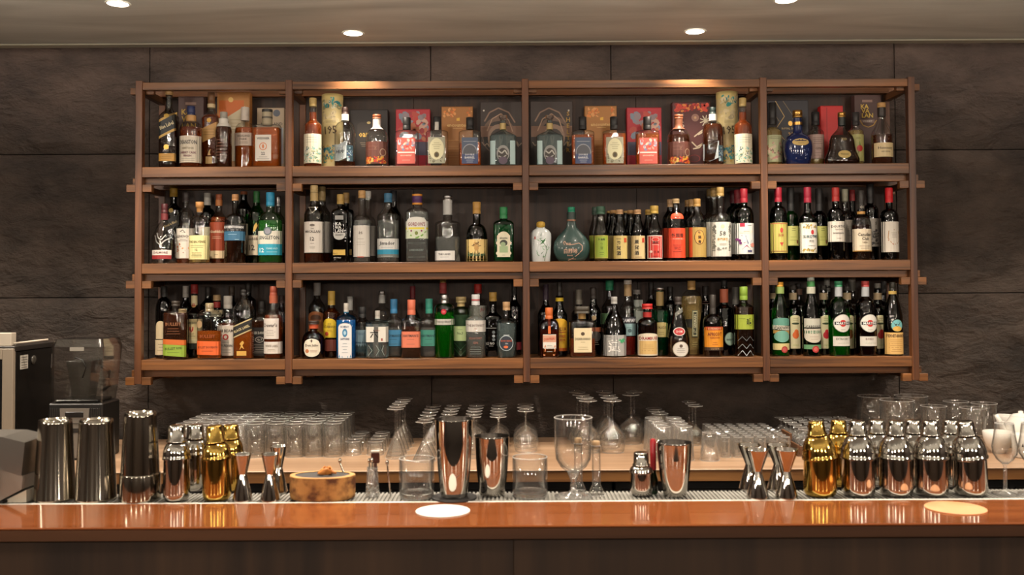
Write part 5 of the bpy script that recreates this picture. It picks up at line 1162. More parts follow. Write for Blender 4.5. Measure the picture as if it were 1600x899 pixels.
# ---- bay 3, bottom tier
B(3, 853, 27, 'm', 'dark bottle with purple neck foil, far left of the third bottom bay', 'black', (493, 472, 9, 's'), [(444.5, 470, 9, '3c2c3c')], [], None)
B(3, 858, 31, 'f', 'square brown orange-liqueur bottle with orange cap, ribbon and white label, third bottom bay', 'brown', (510, 498, 10, 'r'), [(481, 499, 12, 'c4642c')],
  [('R', 4, 499, 522, 'c4602c'), ('R', 20.5, 523, 559.5, 'cfccc4'), ('R', 20.5, 524, 535, 'c09078'), ('T', 'COINTREAU', 530, 4, 18, 'a83c24', 0, 6), ('S', 5, 538, 556, 8, 1.3, ['b8643c', 'd08c5c'], -7.5), ('S', 5, 538, 556, 8, 1.3, ['b8643c', 'd08c5c'], 7.5), ('W', 9, 538, 552, 3, '9c9c94')], ('orange_l', 515), 's', .9)
B(3, 874.5, 25, 'm', 'black coffee-liqueur bottle with yellow neck band and yellow label', 'black', (494, 478, 12, 's'), [(441, 464, 8.5, '201c18'), (465.5, 471, 12.5, 'c9ac24')], [('A', 24, 498, 549, 8, 'd2a42c'), ('T', 'KAHLUA', 514.5, 6, 20, '6c2418'), ('R', 20, 519, 520, '8c2c1c'), ('T', 'COFFEE', 526, 4, 17, 'a83c24'), ('T', 'LIQUEUR', 532, 4, 17, 'a83c24'), ('R', 24, 544, 549, 'b85c1c')], None)
B(3, 909.5, 41, 'f', 'square amber liqueur bottle with broad square black cap and cream label', 'clear', (505, 500, 11, 'q'), [(479, 490, 22.5, '3c362c', 'sq'), (490, 498.5, 10.5, 'b08c50')],
  [('R', 27.5, 513, 551, 'cfc2a0'), ('E', 3, 2.8, 522, '4c3c2c'), ('T', 'DISARONNO', 530, 4, 24, '2c241c'), ('W', 12, 534, 536, 1, '8c7c5c'), ('W', 18, 541, 548, 2, 'a89874')], ('amber', 529), 's', .8)
B(3, 905, 24, 'b', 'bottle with silver-grey capped neck behind the square amber liqueur bottle', 'smoke', (490, 480, 9, 's'), [(452.8, 476, 10.5, '8c867a')], [], None)
B(3, 927.5, 25, 'm', 'black cream-liqueur bottle with small gold lettering right of the square amber one', 'black', (490, 472, 10, 's'), [(449.7, 468, 10, '2c2420')], [('E', 3.6, 3.6, 497, '8c7858'), ('R', 22, 512, 519, '8c4c30', 2), ('E', 9, 8, 526, '4c4844', 2), ('W', 14, 534, 540, 2, '9c9484', 2)], None)
B(3, 960, 37.5, 'f', 'shiny black plum-wine bottle with silvery label, white brush character and green leaf', 'black', (514, 484, 8, 'l', 468), [(464, 475, 9.5, 'a4a4a0')],
  [('R', 36, 524, 556.5, '9c9c9a'), ('T', '蓬', 541, 19, 19, 'e2e0dc', -2), ('P', [(6, 534), (12, 529), (17, 530), (14, 535), (10, 537)], '3c9464'), ('P', [(4, 532), (8, 530), (9, 535)], '3c9464'), ('W', 8, 526, 528, 1, '5c5c5a', -11), ('W', 8, 554, 556, 1, '5c5c5a', 0)], None)
B(3, 953, 26, 'b', 'bottle with green cap behind the plum-wine bottle', 'smoke', (482, 466, 10, 's'), [(437.8, 454, 12.5, '2c8c64')], [('R', 18, 490, 507, '6c9468', -5)], None)
B(3, 981.5, 25, 'm', 'bitter aperitif bottle with white cap, black band and pale blue label', 'clear', (483, 468, 11, 's'), [(437.8, 444.5, 12, 'c9c4bc'), (445, 463, 11.5, 'b0946a')], [('R', 24, 495.5, 506, '24242c'), ('T', 'CAMPARI', 501, 5.6, 22, 'd4d4d8'), ('R', 24, 506, 525, '8cacb0'), ('E', 3, 3, 517, '4c6468', 1), ('W', 10, 511, 513, 1, '5c7c80', 0)], ('red_l', 526))
B(3, 995.5, 22, 'b', 'pale-labelled bottle with grey cap in the back row right of the aperitif', 'smoke', (485, 472, 10, 's'), [(453, 460, 11, 'a4a19c')], [('R', 14, 469, 505, 'a8b0a8', 2)], None)
B(3, 1011.5, 32, 'f', 'round-shouldered dark liqueur bottle with double red cap and cream label with red name', 'brown', (508, 497, 12, 'r'), [(475, 483, 16.5, 'b02420'), (488, 496, 13.5, '9c2420')],
  [('A', 31, 521, 556, 4, 'd2c9b4'), ('T', 'DRAMBUIE', 529, 5, 28, '8c2028'), ('R', 29, 533, 554, 'c9a86c'), ('W', 22, 538, 550, 4, '9c7c44')], ('dark_l', 510))
B(3, 1018, 22, 'b', 'tall dark bottle rising behind the red-capped liqueur', 'black', (478, 466, 9, 's'), [(441, 462, 9, '24201e')], [], None)
B(3, 1031.5, 28, 'm', 'ribbed deep green bottle with crown-like silver top, gold neck and cream label', 'emerald', (485, 478, 11, 's'), [(449.7, 456, 16, 'silverfoil', 'flare'), (456, 478, 11.5, '9c8454')], [('A', 20, 504, 527, 2, 'a89a64'), ('T', 'ITALICUS', 512, 4, 16, '5c5030'), ('W', 10, 518, 524, 2, '6c6040')], ('water', 486), extra={'flute': (14, 0.03)})
B(3, 1047.5, 20, 'b', 'dark capped bottle at the back beside the ribbed green bottle', 'black', (478, 468, 9, 's'), [(448, 463, 9.5, '24201e')], [], None)
B(3, 1060, 35, 'f', 'flared black-and-clear liqueur bottle with red oval seal and round white label', 'smoke', (531, 478, 8.5, 'l'), [(464, 476, 10.5, '3c3430')],
  [('P', [(-6, 490), (6, 481), (6, 488), (-6, 496)], 'a4a4a0'), ('E', 9, 6.6, 518.5, 'cfc8c0', -1), ('E', 8, 5.6, 518.5, 'a82c30', -1), ('T', 'DOM', 518.5, 3.6, 9, 'd8c0b8', -1), ('E', 12.5, 12, 546, 'b0a894', 1), ('E', 11.5, 11, 546, 'd4d0c8', 1), ('E', 2.6, 2.6, 541, '5c4c40', 1), ('W', 14, 544, 552, 3, '6c645c', 1)], ('dark_l', 528))
B(3, 1081, 34, 'm', 'very tall bulb-topped elderflower bottle of pale gold liqueur with vertical label', 'clear', (460, 453, 12, 'r'), [(439, 453, 12.5, 'b08c54')],
  [('R', 9, 485, 527, '4c5040', 3), ('R', 7.4, 486.5, 525.5, 'b8b48c', 3), ('R', 5.4, 488, 524, '34382c', 3), ('T', 'ST GERMAIN', 506, 3.8, 34, 'c9c4a4', 3, 90), ('R', 16, 499, 512, '24241c', -9), ('W', 10, 534, 543, 3, '9c9468', 3)], ('gold_l', 463), 'o', .8,
  extra={'prof': [(560, 10.5), (556, 11.2), (540, 12), (520, 12.4), (505, 13.5), (490, 16), (478, 17), (468, 16.8), (460, 14), (455, 9), (452, 6.2), (448, 6)]})
B(3, 1102.5, 20, 'b', 'dark bottle between the bulb-topped bottle and the orange-labelled one', 'black', (478, 468, 9, 's'), [(447, 462, 10, '2c2624')], [('W', 14, 470, 476, 2, '8c6c64')], None)
B(3, 1114, 31.5, 'f', 'apricot liqueur bottle with grey-black cap and bright orange-yellow label', 'smoke', (505, 491, 10, 'r'), [(461, 491, 9.5, '35302c')],
  [('R', 29, 512, 548, 'd88c24'), ('R', 27, 511, 516.5, 'a83c28'), ('T', 'LUXARDO', 513.8, 3.2, 20, 'd8b08c'), ('T', 'APRICOT', 522.5, 5.5, 22, '6c1c18'), ('T', 'ALBICOCCA', 528, 2.6, 15, '8c3418'), ('W', 12, 534, 540, 2, 'a85c14'), ('R', 29, 543, 548, '3c2c20'), ('T', 'LIQUEUR', 545.5, 2.8, 24, 'b08c60')], ('dark_l', 515))
B(3, 1132, 29, 'm', 'black gin bottle with orange-brown neck label and round pale green badge', 'black', (483, 475, 11, 's'), [(438, 450, 9.5, '1c1c1c'), (452, 473, 13, 'a8583c')], [('E', 9, 10.5, 530, '4c5c50', 6), ('E', 8, 9.6, 530, '8ca494', 6), ('T', "HENDRICK'S", 531, 3, 13, '34443c', 6)], None)
B(3, 1149.5, 22, 'b', 'bottle with grooved silver screw cap left of the lime-capped bottle', 'smoke', (490, 478, 9, 's'), [(449, 476, 9.5, '8c8a84')], [], None)
B(3, 1162.5, 31, 'f', 'dark mirror-like sake bottle with lime cap and lime brush-character band', 'smoke', (481, 472, 11, 's'), [(448, 469, 12.5, '7c9c34')],
  [('R', 30.5, 492, 515, '9cac3c'), ('T', '泰', 504, 13, 12, '24281c', 6), ('W', 12, 497, 499, 1, '6c7c2c', -6), ('L', [(-12, 556), (-6, 548), (0, 556), (6, 548), (12, 556)], .9, 'b8c4cc'), ('L', [(-12, 545), (-6, 538), (0, 545), (6, 538), (12, 545)], .7, '8c9498'), ('L', [(-12, 533), (-6, 526), (0, 533), (6, 526), (12, 533)], .6, '6c7478')], ('dark_l', 480))
# ---- bay 4, bottom tier
def fruit(cx, w, dep, label, col, top, ctop='3c3834', gl='dkgreen'):
    B(3, cx, w, dep, label, gl, (486, 472, 10, 's'), [(top, top + 8, 10, ctop), (458, 468.5, 12.5, 'b09c7c')], [('A', 15, 493, 545, 3, 'c9c29c'), ('E', 6, 1.6, 506, '2c3c24'), ('E', 5, 5.6, 524, col), ('E', 3.4, 4, 519, col, 1), ('W', 9, 496, 502, 2, '7c8054'), ('W', 10, 537, 542, 1, '8ca44c')], None)
B(3, 1209, 20, 'b', 'dark bottle with cream neck label half behind the left post of the bottom right bay', 'black', (485, 470, 9, 's'), [(441, 457, 9, '2c2826'), (458, 467, 10.5, 'b09c7c')], [], None)
B(3, 1219, 28, 'f', 'green vermouth bottle with yellow cap and tilted white name band, leftmost of bottom right bay', 'green', (497, 462, 11, 'l'), [(441, 448, 11.5, 'c9902c'), (448.5, 459, 13.5, '8ca45c')],
  [('A', 25, 497, 509, 3, '5c9484', 0), ('R', 26, 509, 516, 'c9c5b4', 0, -1), ('T', 'CARPANO', 512.5, 5.4, 23, '24302c', 0, 3), ('R', 25, 517, 522, 'b08c4c', 0, -.6), ('E', 12, 9, 526, '6ca494'), ('R', 26, 537, 547, 'c9bc84'), ('E', 5.2, 5.2, 546.5, '9c2c2c', 3), ('E', 3.4, 3.4, 546.5, 'b85450', 3)], ('greenl', 500))
fruit(1240, 24, 'm', 'syrup bottle with orange fruit picture on cream label, bottom right bay', 'd0642c', 446)
B(3, 1248, 24, 'b', 'dark bottle with brown neck band in the back row beside the orange-fruit syrup', 'smoke', (480, 466, 10, 's'), [(443.5, 452, 10, '2c2826'), (452, 461, 12, '7c5c4c')], [], None)
B(3, 1268, 28.5, 'f', 'green vermouth bottle with green and white cap and white shield label', 'dkgreen', (497, 461, 11, 'l'), [(433.5, 440, 11, '9ca49c'), (440, 448, 12, '3c7c44'), (448.5, 459, 13.5, 'b9b9a8')],
  [('R', 26, 498, 512, 'b9b9ac'), ('T', 'CARPANO', 511.5, 6, 24, '2c2c28', 0, 2), ('U', 26, 514, 536, 8, 'c4beae'), ('R', 26, 517, 521.5, '2c5c38'), ('T', 'BIANCO', 519.2, 3, 14, 'c0ccb8'), ('W', 14, 525, 532, 2, '9c8c7c'), ('R', 27, 539, 546, '5c8c64'), ('E', 5.4, 5.4, 546, 'a82c2c', 2), ('E', 3.4, 3.4, 546, 'c05c54', 2)], ('greenl', 505))
fruit(1287.5, 24, 'm', 'syrup bottle with red berry picture on cream label, bottom right bay', 'b0242c', 446)
B(3, 1293, 22, 'b', 'bottle with pale cap and patterned neck band behind the red-berry syrup', 'smoke', (480, 466, 10, 's'), [(434, 448, 9, '9c9a94'), (450, 456, 10.5, '6c6a64')], [], None)
def mart(cx, gl, cap, label, liq, sub):
    B(3, cx, 33, 'f', label, gl, (494, 465, 11, 'r'), [(439.5, 448.5, 12, cap), (448.5, 463.5, 11.5, 'a4a8ac')],
      [('P', [(-2.6, 451), (2.6, 451), (2.6, 461), (-2.6, 461)], '7c3c4c'), ('E', 13.6, 14, 505.5, '9c9c94', 1), ('E', 12.8, 13.2, 505.5, 'd2d0c8', 1), ('E', 5, 5.4, 505.5, 'b82c28', 1), ('R', 24, 503, 508, '24242c', 1), ('T', 'MARTINI', 505.5, 3.8, 21, 'e0e0dc', 1), ('W', 10, 514, 517, 1, 'a4a094', 1), ('R', 26, 526, 541, 'c9c5bc', 0), ('T', sub, 530, 3, 19, '6c4c48' if sub == 'ROSSO' else '4c5c4c'), ('W', 18, 534, 539, 1, '8c9c84', 2)], liq)
mart(1311, 'green', '2c7c54', 'bright green vermouth bottle with round white badge and green cap, bottom right bay', ('greenl', 500), 'EXTRA DRY')
fruit(1324, 23, 'm', 'syrup bottle between the two round-badged vermouth bottles', '8c4c24', 447)
B(3, 1332, 24, 'b', 'tall bottle with checked neck band behind the gap between the two round-badged vermouths', 'smoke', (478, 464, 10, 's'), [(434, 440, 11, '9c9a90'), (440, 455, 9.5, '5c5a52')], [], None)
mart(1353, 'brown', '9c3434', 'dark vermouth bottle with round white badge and red cap, bottom right bay', ('dark_l', 495), 'ROSSO')
fruit(1372, 24, 'm', 'syrup bottle with strawberry picture beside the dark vermouth', 'b82c2c', 443, '8c8a84')
B(3, 1381, 20, 'b', 'dark bottle in the back row left of the gold-labelled bitter', 'black', (482, 468, 9, 's'), [(440, 458, 10, '2c2a2a')], [], None)
B(3, 1395.5, 29.5, 'f', 'dark bitter bottle with eagle emblem and tan-gold label, right end of bottom right bay', 'olive', (494, 460, 10, 'l'), [(441, 455, 9.5, '26241c'), (455, 460, 12.5, 'b89c54')],
  [('E', 9.4, 9.8, 509, '3c4c34', 1), ('E', 8.6, 9, 509, '6cacb0', 1), ('E', 7, 4, 514, 'c9a04c', 1), ('P', [(-5, 504), (0, 507), (6, 503), (4, 508), (1, 511), (-2, 509)], '2c241c'), ('R', 29, 520, 554, 'cfa866'), ('T', 'FERNET-BRANCA', 525, 5, 26, '4c3420'), ('W', 24, 530, 551, 7, 'a87c44')], None)

# -------- settle the bottles in depth so that none touches another, then build
def half(q):
    R = q['w'] / 2 * q['Y'] / F
    if q['extra'] and 'prof' in q['extra']: R = max(b for a, b in q['extra']['prof']) * q['Y'] / F
    return R, R * q['dr']
def nf(q, dx, dy):
    return 1
for q in BOT: q['Y'] = DEPY[q['dep']]
def clash(p, q):
    (a1, b1), (a2, b2) = half(p), half(q)
    dx = abs(p['X'] - q['X']); A = a1 + a2; Bb = b1 + b2
    if dx >= A: return 0
    e = 2.0
    if p['sec'] == 's' and q['sec'] == 's': e = 6.0
    elif 's' in (p['sec'], q['sec']) or 'k' in (p['sec'], q['sec']): e = 2.8
    need = Bb * (1 - (dx / A) ** e) ** (1 / e) + 0.0006
    dy = q['Y'] - p['Y']
    return need - abs(dy), dy
for it in range(260):
    moved = 0
    for q in BOT: q['X'] = X_at(q['cx'], SH[q['row']] + .1, q['Y'])
    for i, p in enumerate(BOT):
        for q in BOT[i + 1:]:
            if p['row'] != q['row'] or abs(p['cx'] - q['cx']) > 60: continue
            c = clash(p, q)
            if not c or c[0] <= 0: continue
            n, dy = c; moved += 1
            od = 'fmb'.index(q['dep']) - 'fmb'.index(p['dep'])
            s_ = 1 if (dy > 0 or (dy == 0 and od >= 0)) else -1
            if od: s_ = 1 if od > 0 else -1
            p['Y'] -= s_ * n * .5; q['Y'] += s_ * n * .5
    for q in BOT:
        a, b = half(q)
        lo, hi = SY + 0.006 + b, SY + SD + 0.0015 - b
        q['Y'] = min(max(q['Y'], lo), max(lo, hi))
    if not moved: break
# whatever still touches gets a slightly slimmer back bottle
for it in range(12):
    bad = 0
    for i, p in enumerate(BOT):
        for q in BOT[i + 1:]:
            if p['row'] != q['row'] or abs(p['cx'] - q['cx']) > 60: continue
            c = clash(p, q)
            if c and c[0] > 0:
                bad += 1; s = p if p['Y'] > q['Y'] else q
                s['w'] *= .97
                if s['dr'] > .62 : s['dr'] *= .95
print('bottles', len(BOT), 'settle', it, 'bad', bad)
for q in BOT: build_bottle(q)
# ================================================================== glassware on the back counter
def tagm(mb, name, label, cat, loc, group=None, rotz=0):
    o = mb.build(name, loc=loc); o.rotation_euler = (0, 0, rotz)
    return tag(o, label, cat, group)
def vessel(outer, wall, base, H=None, flip=False):
    """closed shell: outside from the bottom centre to the rim, then back down inside"""
    z0 = outer[0][0]
    o = [(z0, 0.0006)] + list(outer)
    top = outer[-1]
    inn = [(z, max(r - wall, 0.0006)) for z, r in outer if z >= z0 + base][::-1]
    zb = z0 + base
    rb = None
    for (za, ra), (zc, rc) in zip(outer, outer[1:]):
        if za <= zb <= zc: rb = ra + (rc - ra) * (zb - za) / max(1e-9, zc - za)
    if rb is None: rb = outer[0][1]
    pr = o + [(top[0] + wall * .4, top[1] - wall * .5)] + inn + [(zb, max(rb - wall, .001) * .9), (zb, 0.0006)]
    if flip: pr = [(H - z, r) for z, r in pr][::-1]
    return pr
def ring(mb, z, r, t=.0009, n=28, mat='grim'):
    if r < .004: return
    mb.lathe([(z - t, r), (z, r + t), (z + t, r), (z, r - t), (z - t, r)], mat, n, cap0=False, cap1=False)
def gmesh(name, pr, mat='gware', n=20, flute=None, rings=True):
    mb = MB(); mb.lathe(pr, mat, n, cap0=False, cap1=False, flute=flute)
    if rings and mat != 'ceramic':
        H = max(p[0] for p in pr); lo = max(p[1] for p in pr if p[0] < .0022); hi = max(p[1] for p in pr if p[0] > H - .0022)
        ring(mb, .0010, lo, .0008); ring(mb, H - .0010, hi - .0004, .0010)
    return mb
def stemware(H, foot, stem, zb, bowl, rim, flip=True, wall=0.0012, bead=False, cone=False):
    # bowl = widest radius, zb = height where the bowl starts
    st = 0.0032
    pr = [(0, 0.0006), (0, foot), (0.0014, foot), (0.0035, foot * .5), (0.009, st * 1.6), (0.016, st)]
    if bead:
        for k in range(4):
            z = 0.02 + (zb - 0.028) * k / 4; d = (zb - 0.028) / 4
            pr += [(z + d * .15, st * .85), (z + d * .5, st * 1.7), (z + d * .85, st * .85)]
    pr += [(zb - 0.008, st), (zb - 0.002, st * 1.7)]
    n = 9; out = []
    for i in range(1, n + 1):
        t = i / n; z = zb + (H - zb) * t
        if cone: r = st * 1.7 + (rim - st * 1.7) * (t ** 0.9)
        else:
            if t < .5: r = bowl * sin(pi / 2 * min(1, t / .5)) ** .75
            else: r = bowl + (rim - bowl) * ((t - .5) / .5) ** 1.6
        out.append((z, r))
    pr += out + [(z, max(r - wall, .0006)) for z, r in out[::-1]] + [(zb + .0015, .0006)]
    if flip: pr = [(H - z, r) for z, r in pr][::-1]
    return pr
ROWN = ['front', 'second', 'third', 'fourth', 'fifth', 'sixth', 'seventh', 'eighth', 'ninth']
def grid(mb, name, cols, D0, dY, rows, cat, what, grp, stagger=0.0, jit=0.002, desc=None, cword=None):
    """columns straight back from the front row; cols = pixel columns of the front row"""
    first = None
    rr = random.Random(int(D0 * 1000) + len(cols))
    for j in range(rows):
        for i, px in enumerate(cols):
            X = X_at(px, CNT_Z + .08, D0) + stagger * (j % 2)
            Y = D0 + dY * j
            cw = (cword[i] if cword else (['leftmost', 'second', 'third', 'fourth', 'fifth', 'sixth', 'seventh'][i] + ' column'))
            lab = '%s, %s, %s row' % (what, cw, ROWN[j])
            loc = (X + rr.uniform(-jit, jit), Y + rr.uniform(-jit, jit), CNT_Z + 0.0002)
            if first is None:
                first = tagm(mb, name, lab, cat, loc, grp)
            else:
                o = first.copy(); COL.objects.link(o); o.location = loc; o['label'] = lab
            if False: pass
    return first
HB = [(0, .0345), (.004, .0352), (.05, .0365), (.134, .0382)]
grid(gmesh('highball_glass', vessel(HB, .0018, .012, .134, True)), 'highball_glass', [400, 430, 460, 490, 520], 3.865, .081, 5, 'glass', 'upturned plain highball glass', 'plain highball glasses upside down')
mb = MB(); pr = vessel([(0, .033), (.004, .0345), (.134, .036)], .002, .014, .134, True)
mb.lathe([p for p in pr], 'gcut', 16, cap0=False, cap1=False, smooth=True, flute=(16, .02)); ring(mb, .001, .036); ring(mb, .133, .033)
grid(mb, 'cut_highball_glass', [289, 318, 346, 373], 3.86, .077, 5, 'glass', 'upturned cut-crystal highball glass', 'cut highball glasses upside down', cword=['leftmost column', 'second column', 'third column', 'column beside the plain ones'])
grid(gmesh('rocks_glass', vessel([(0, .030), (.006, .0345), (.055, .0355)], .002, .01, .055, True)), 'rocks_glass', [551, 586], 3.90, .078, 4, 'glass', 'low upturned rocks glass', 'low rocks glasses upside down', cword=['left column', 'right column'])
grid(gmesh('cocktail_glass', stemware(.194, .0325, 0, .10, .040, .040, cone=True), n=22), 'cocktail_glass', [617.5], 3.82, .088, 5, 'glass', 'tall upturned cone cocktail glass', 'tall cone glasses upside down', cword=['single file'])
grid(gmesh('martini_glass', stemware(.152, .0325, 0, .072, .0465, .0465, cone=True), n=22), 'martini_glass', [662], 3.75, .1, 6, 'glass', 'upturned martini glass with splayed bowl', 'martini glasses upside down', cword=['single file'])
cp = gmesh('wine_goblet', stemware(.160, .0325, 0, .078, .045, .043, bead=True), n=22)
grid(cp, 'wine_goblet', [700, 739, 778], 3.83, .094, 5, 'glass', 'upturned goblet with beaded stem', 'beaded goblets upside down', cword=['left file', 'middle file', 'right file'])
grid(gmesh('wine_goblet', stemware(.166, .0335, 0, .075, .052, .044, bead=True), n=24), 'wine_goblet', [822], 3.96, .108, 3, 'glass', 'upturned round-bowled goblet right of the large tin', 'round goblets upside down', cword=['single file'])
WG = gmesh('wine_glass', stemware(.209, .036, 0, .100, .053, .044), n=24)
w0 = grid(WG, 'wine_glass', [957], 3.93, .111, 4, 'glass', 'upturned large wine glass on its rim', 'large wine glasses upside down', cword=['file right of the footed goblet'])
for j, (px, Y) in enumerate([(919, 3.93), (914, 4.04), (908, 4.15), (902, 4.26), (986, 4.14), (991, 4.252)]):
    o = w0.copy(); COL.objects.link(o); o.location = (X_at(px, CNT_Z + .1, Y), Y, CNT_Z + .0002)
    o['label'] = ('upturned large wine glass behind the footed water goblet, %s of its file' % ['front one', 'second', 'third', 'rearmost'][j]) if j < 4 else 'upturned large wine glass at the back right of the wine glasses, %s' % ['nearer one', 'farther one'][j - 4]
grid(gmesh('fluted_tumbler', vessel([(0, .031), (.004, .0325), (.130, .0395)], .002, .012, .130, True), 'gsparkle', flute=(18, .014), n=36), 'fluted_tumbler', [1035, 1069], 3.745, .083, 4, 'glass', 'upturned fluted tall tumbler', 'fluted tumblers upside down', cword=['left file', 'right file'])
grid(gmesh('highball_glass', vessel(HB, .0018, .012, .134, True)), 'highball_glass', [1031], 4.10, .081, 3, 'glass', 'upturned tall tumbler left of the fluted ones', 'tall tumblers beside the fluted ones', cword=['single file'])
tagm(gmesh('rocks_glass', vessel([(0, .027), (.004, .0285), (.108, .0385)], .003, .028, .108, True), 'gsparkle', 12), 'rocks_glass', 'single faceted upturned tumbler at the front between fluted tumblers and shot glasses', 'glass', (X_at(1109, CNT_Z, 3.735), 3.735, CNT_Z + .0002))
grid(gmesh('sherry_glass', stemware(.166, .030, 0, .085, .034, .030), n=20), 'sherry_glass', [1087], 4.09, .075, 3, 'glass', 'slim upturned stemmed glass rising behind the fluted tumblers', 'slim stemmed glasses upside down', cword=['single file'])
mb = gmesh('shot_glass', vessel([(0, .0165), (.003, .0185), (.079, .0215)], .003, .018, .079, True), 'gsparkle', 12)
for q in range(len(mb.sm)): mb.sm[q] = False
grid(mb, 'shot_glass', [1134, 1152.5, 1171, 1190, 1208.5, 1227], 3.80, .052, 8, 'glass', 'small upturned faceted shot glass', 'shot glasses upside down')
# wooden tray of cut glasses
tx0, tx1 = X_at(1246, CNT_Z, 3.80), X_at(1386, CNT_Z, 3.80)
t = thing('wooden_tray', 'low wooden tray with raised rim holding cut glasses, behind the gold shaker on the right', 'tray', (tx0, 3.80, CNT_Z + .0002))
W = tx1 - tx0
for nm, b in (('tray_base', (0, W, 0, .44, 0, .006)), ('tray_side', (0, .009, 0, .44, .0062, .045)), ('tray_side', (W - .009, W, 0, .44, .0062, .045)), ('tray_side', (.0092, W - .0092, 0, .009, .0062, .040)), ('tray_side', (.0092, W - .0092, .431, .44, .0062, .045)), ('tray_handle', (-.002, .009, .10, .22, .0452, .075))):
    mb = MB(); mb.box(*b, 'shelf_y', .001); mb.build(nm, t)
mb = gmesh('cut_glass', stemware(.095, .027, 0, .032, .031, .0315), 'gcut', 20)
f = None
for j in range(6):
    for i in range(5):
        loc = (tx0 + .046 + .064 * i, 3.845 + .069 * j, CNT_Z + .0068)
        lab = 'small upturned crystal glass in wooden tray, %s column from left, %s row' % (['first', 'second', 'third', 'fourth', 'last'][i], ROWN[j])
        if f is None: f = tagm(mb, 'crystal_glass', lab, 'glass', loc, 'crystal glasses in the tray')
        else:
            o = f.copy(); COL.objects.link(o); o.location = loc; o['label'] = lab
# footed beer goblets and tall tumblers at the right
mb = gmesh('beer_goblet', [(0, .0006), (0, .036), (.002, .036), (.008, .012), (.03, .008), (.045, .014), (.052, .04), (.066, .062), (.085, .070), (.19, .069), (.1905, .0675), (.085, .0685), (.067, .060), (.054, .036), (.050, .0006)], n=28)
f = None
for px, Y, lab in ((1402, 4.06, 'large footed beer goblet, front one above the second steel shaker'), (1366, 4.205, 'large footed beer goblet standing behind and left of its twin'), (1424, 4.215, 'large footed beer goblet behind and right of the front one')):
    loc = (X_at(px, CNT_Z + .1, Y), Y, CNT_Z + .0002)
    if f is None: f = tagm(mb, 'beer_goblet', lab, 'glass', loc, 'footed beer goblets')
    else:
        o = f.copy(); COL.objects.link(o); o.location = loc; o['label'] = lab
mb = gmesh('beer_tumbler', vessel([(0, .040), (.004, .042), (.06, .046), (.165, .052)], .003, .02), n=30, flute=(15, .02))
f = None
for px, Y, lab in ((1459, 4.05, 'upright fluted beer tumbler between goblets and teacups, leftmost'), (1521, 3.98, 'upright fluted beer tumbler nearest the white bowls'), (1494, 4.20, 'upright fluted beer tumbler behind the gap of the two front ones'), (1538, 4.13, 'upright fluted beer tumbler at the back beside the white bowls')):
    loc = (X_at(px, CNT_Z + .1, Y), Y, CNT_Z + .0002)
    if f is None: f = tagm(mb, 'beer_tumbler', lab, 'glass', loc, 'fluted beer tumblers')
    else:
        o = f.copy(); COL.objects.link(o); o.location = loc; o['label'] = lab
# white crockery
def bowl_at(px, Y, z, r, h, label, grp='white bowls', name='bowl'):
    mb = gmesh(name, vessel([(0, r * .45), (h * .12, r * .5), (h * .35, r * .78), (h * .7, r * .95), (h, r)], .003, .006), 'ceramic', 28)
    return tagm(mb, name, label, 'bowl', (X_at(px, z, Y), Y, z), grp)
bowl_at(1560, 3.86, CNT_Z + .0002, .058, .085, 'white porcelain bowl left of the spouted pitcher, lower right')
bowl_at(1572, 4.225, CNT_Z + .0002, .05, .10, 'smaller white porcelain bowl behind the front bowl')
Y = 3.98; X = X_at(1596, CNT_Z, Y)
t = thing('teapot', 'white porcelain pitcher with upturned spout at the right edge', 'teapot', (X, Y, CNT_Z + .0002))
mb = MB(); mb.lathe([(0, .04), (.02, .06), (.06, .068), (.10, .058), (.125, .042), (.13, .040)], 'ceramic', 28); mb.build('pot_body', t)
mb = MB(); mb.lathe([(.1305, .038), (.138, .030), (.142, .010), (.150, .010), (.152, .004)], 'ceramic', 24); mb.build('lid', t)
mb = MB(); mb.tube([(-.058, 0, .055), (-.075, 0, .075), (-.085, 0, .105), (-.102, 0, .135)], [.016, .013, .010, .008], 'ceramic', 12); mb.build('spout', t)
Y = 3.76; X = X_at(1597, CNT_Z, Y)
t = thing('mug', 'white mug with a small black triangle, partly cut by the right edge of the photo', 'cup', (X, Y, CNT_Z + .0002))
mb = gmesh('mug', vessel([(0, .030), (.004, .034), (.09, .037)], .003, .006), 'ceramic', 28); mb.build('mug_body', t)
pr = Printer(lambda x, z: -sqrt(max(1e-8, .0368 ** 2 - x * x)), .036); pr.poly([(-.018, .045), (-.011, .045), (-.0145, .060)], '1c1a18'); pr.build_all('printed_mark', t)

# ------------------------------------------------------------------ machines at the left
xr = (21 - 800) * 3.72 / F
t = thing('ice_machine', 'black countertop machine with beige metal door frame at the left edge', 'machine', (xr, 3.72, CNT_Z + .0002))
Hm = 0.445
mb = MB(); mb.box(-.50, 0, .022, .34, 0, Hm - .012, '161412:0.18', .004); mb.build('machine_body', t)
mb = MB(); mb.box(-.50, 0, 0, .0215, 0, .03, '8f8373:0.35', .002); mb.box(-.042, 0, 0, .0215, .0301, Hm, '8f8373:0.35', .002); mb.box(-.50, -.0421, 0, .0215, Hm - .042, Hm, '8f8373:0.35', .002); mb.build('door_frame', t)
mb = MB(); mb.box(-.498, -.044, .006, .018, .032, Hm - .044, '1b1c1c:0.1', .001); mb.build('door_pane', t)
mb = MB(); mb.box(-.50, .001, .012, .345, Hm - .0115, Hm + .008, '2b2724:0.3', .002); mb.build('top_panel', t)
mb = MB(); mb.box(-.2, -.018, .02, .06, Hm + .0085, Hm + .06, 'b7ac9c:0.4', .002); mb.build('hinge_box', t)
mb = MB(); mb.tube([(-.018, .04, Hm + .018), (.088, .10, Hm + .030)], .004, 'b7ac9c:0.4', 8); mb.build('support_rod', t)
mb = MB(); mb.box(.0002, .0012, .055, .115, Hm - .085, Hm - .030, 'bdb7ac', 0); mb.build('sticker', t)
mb = MB(); 
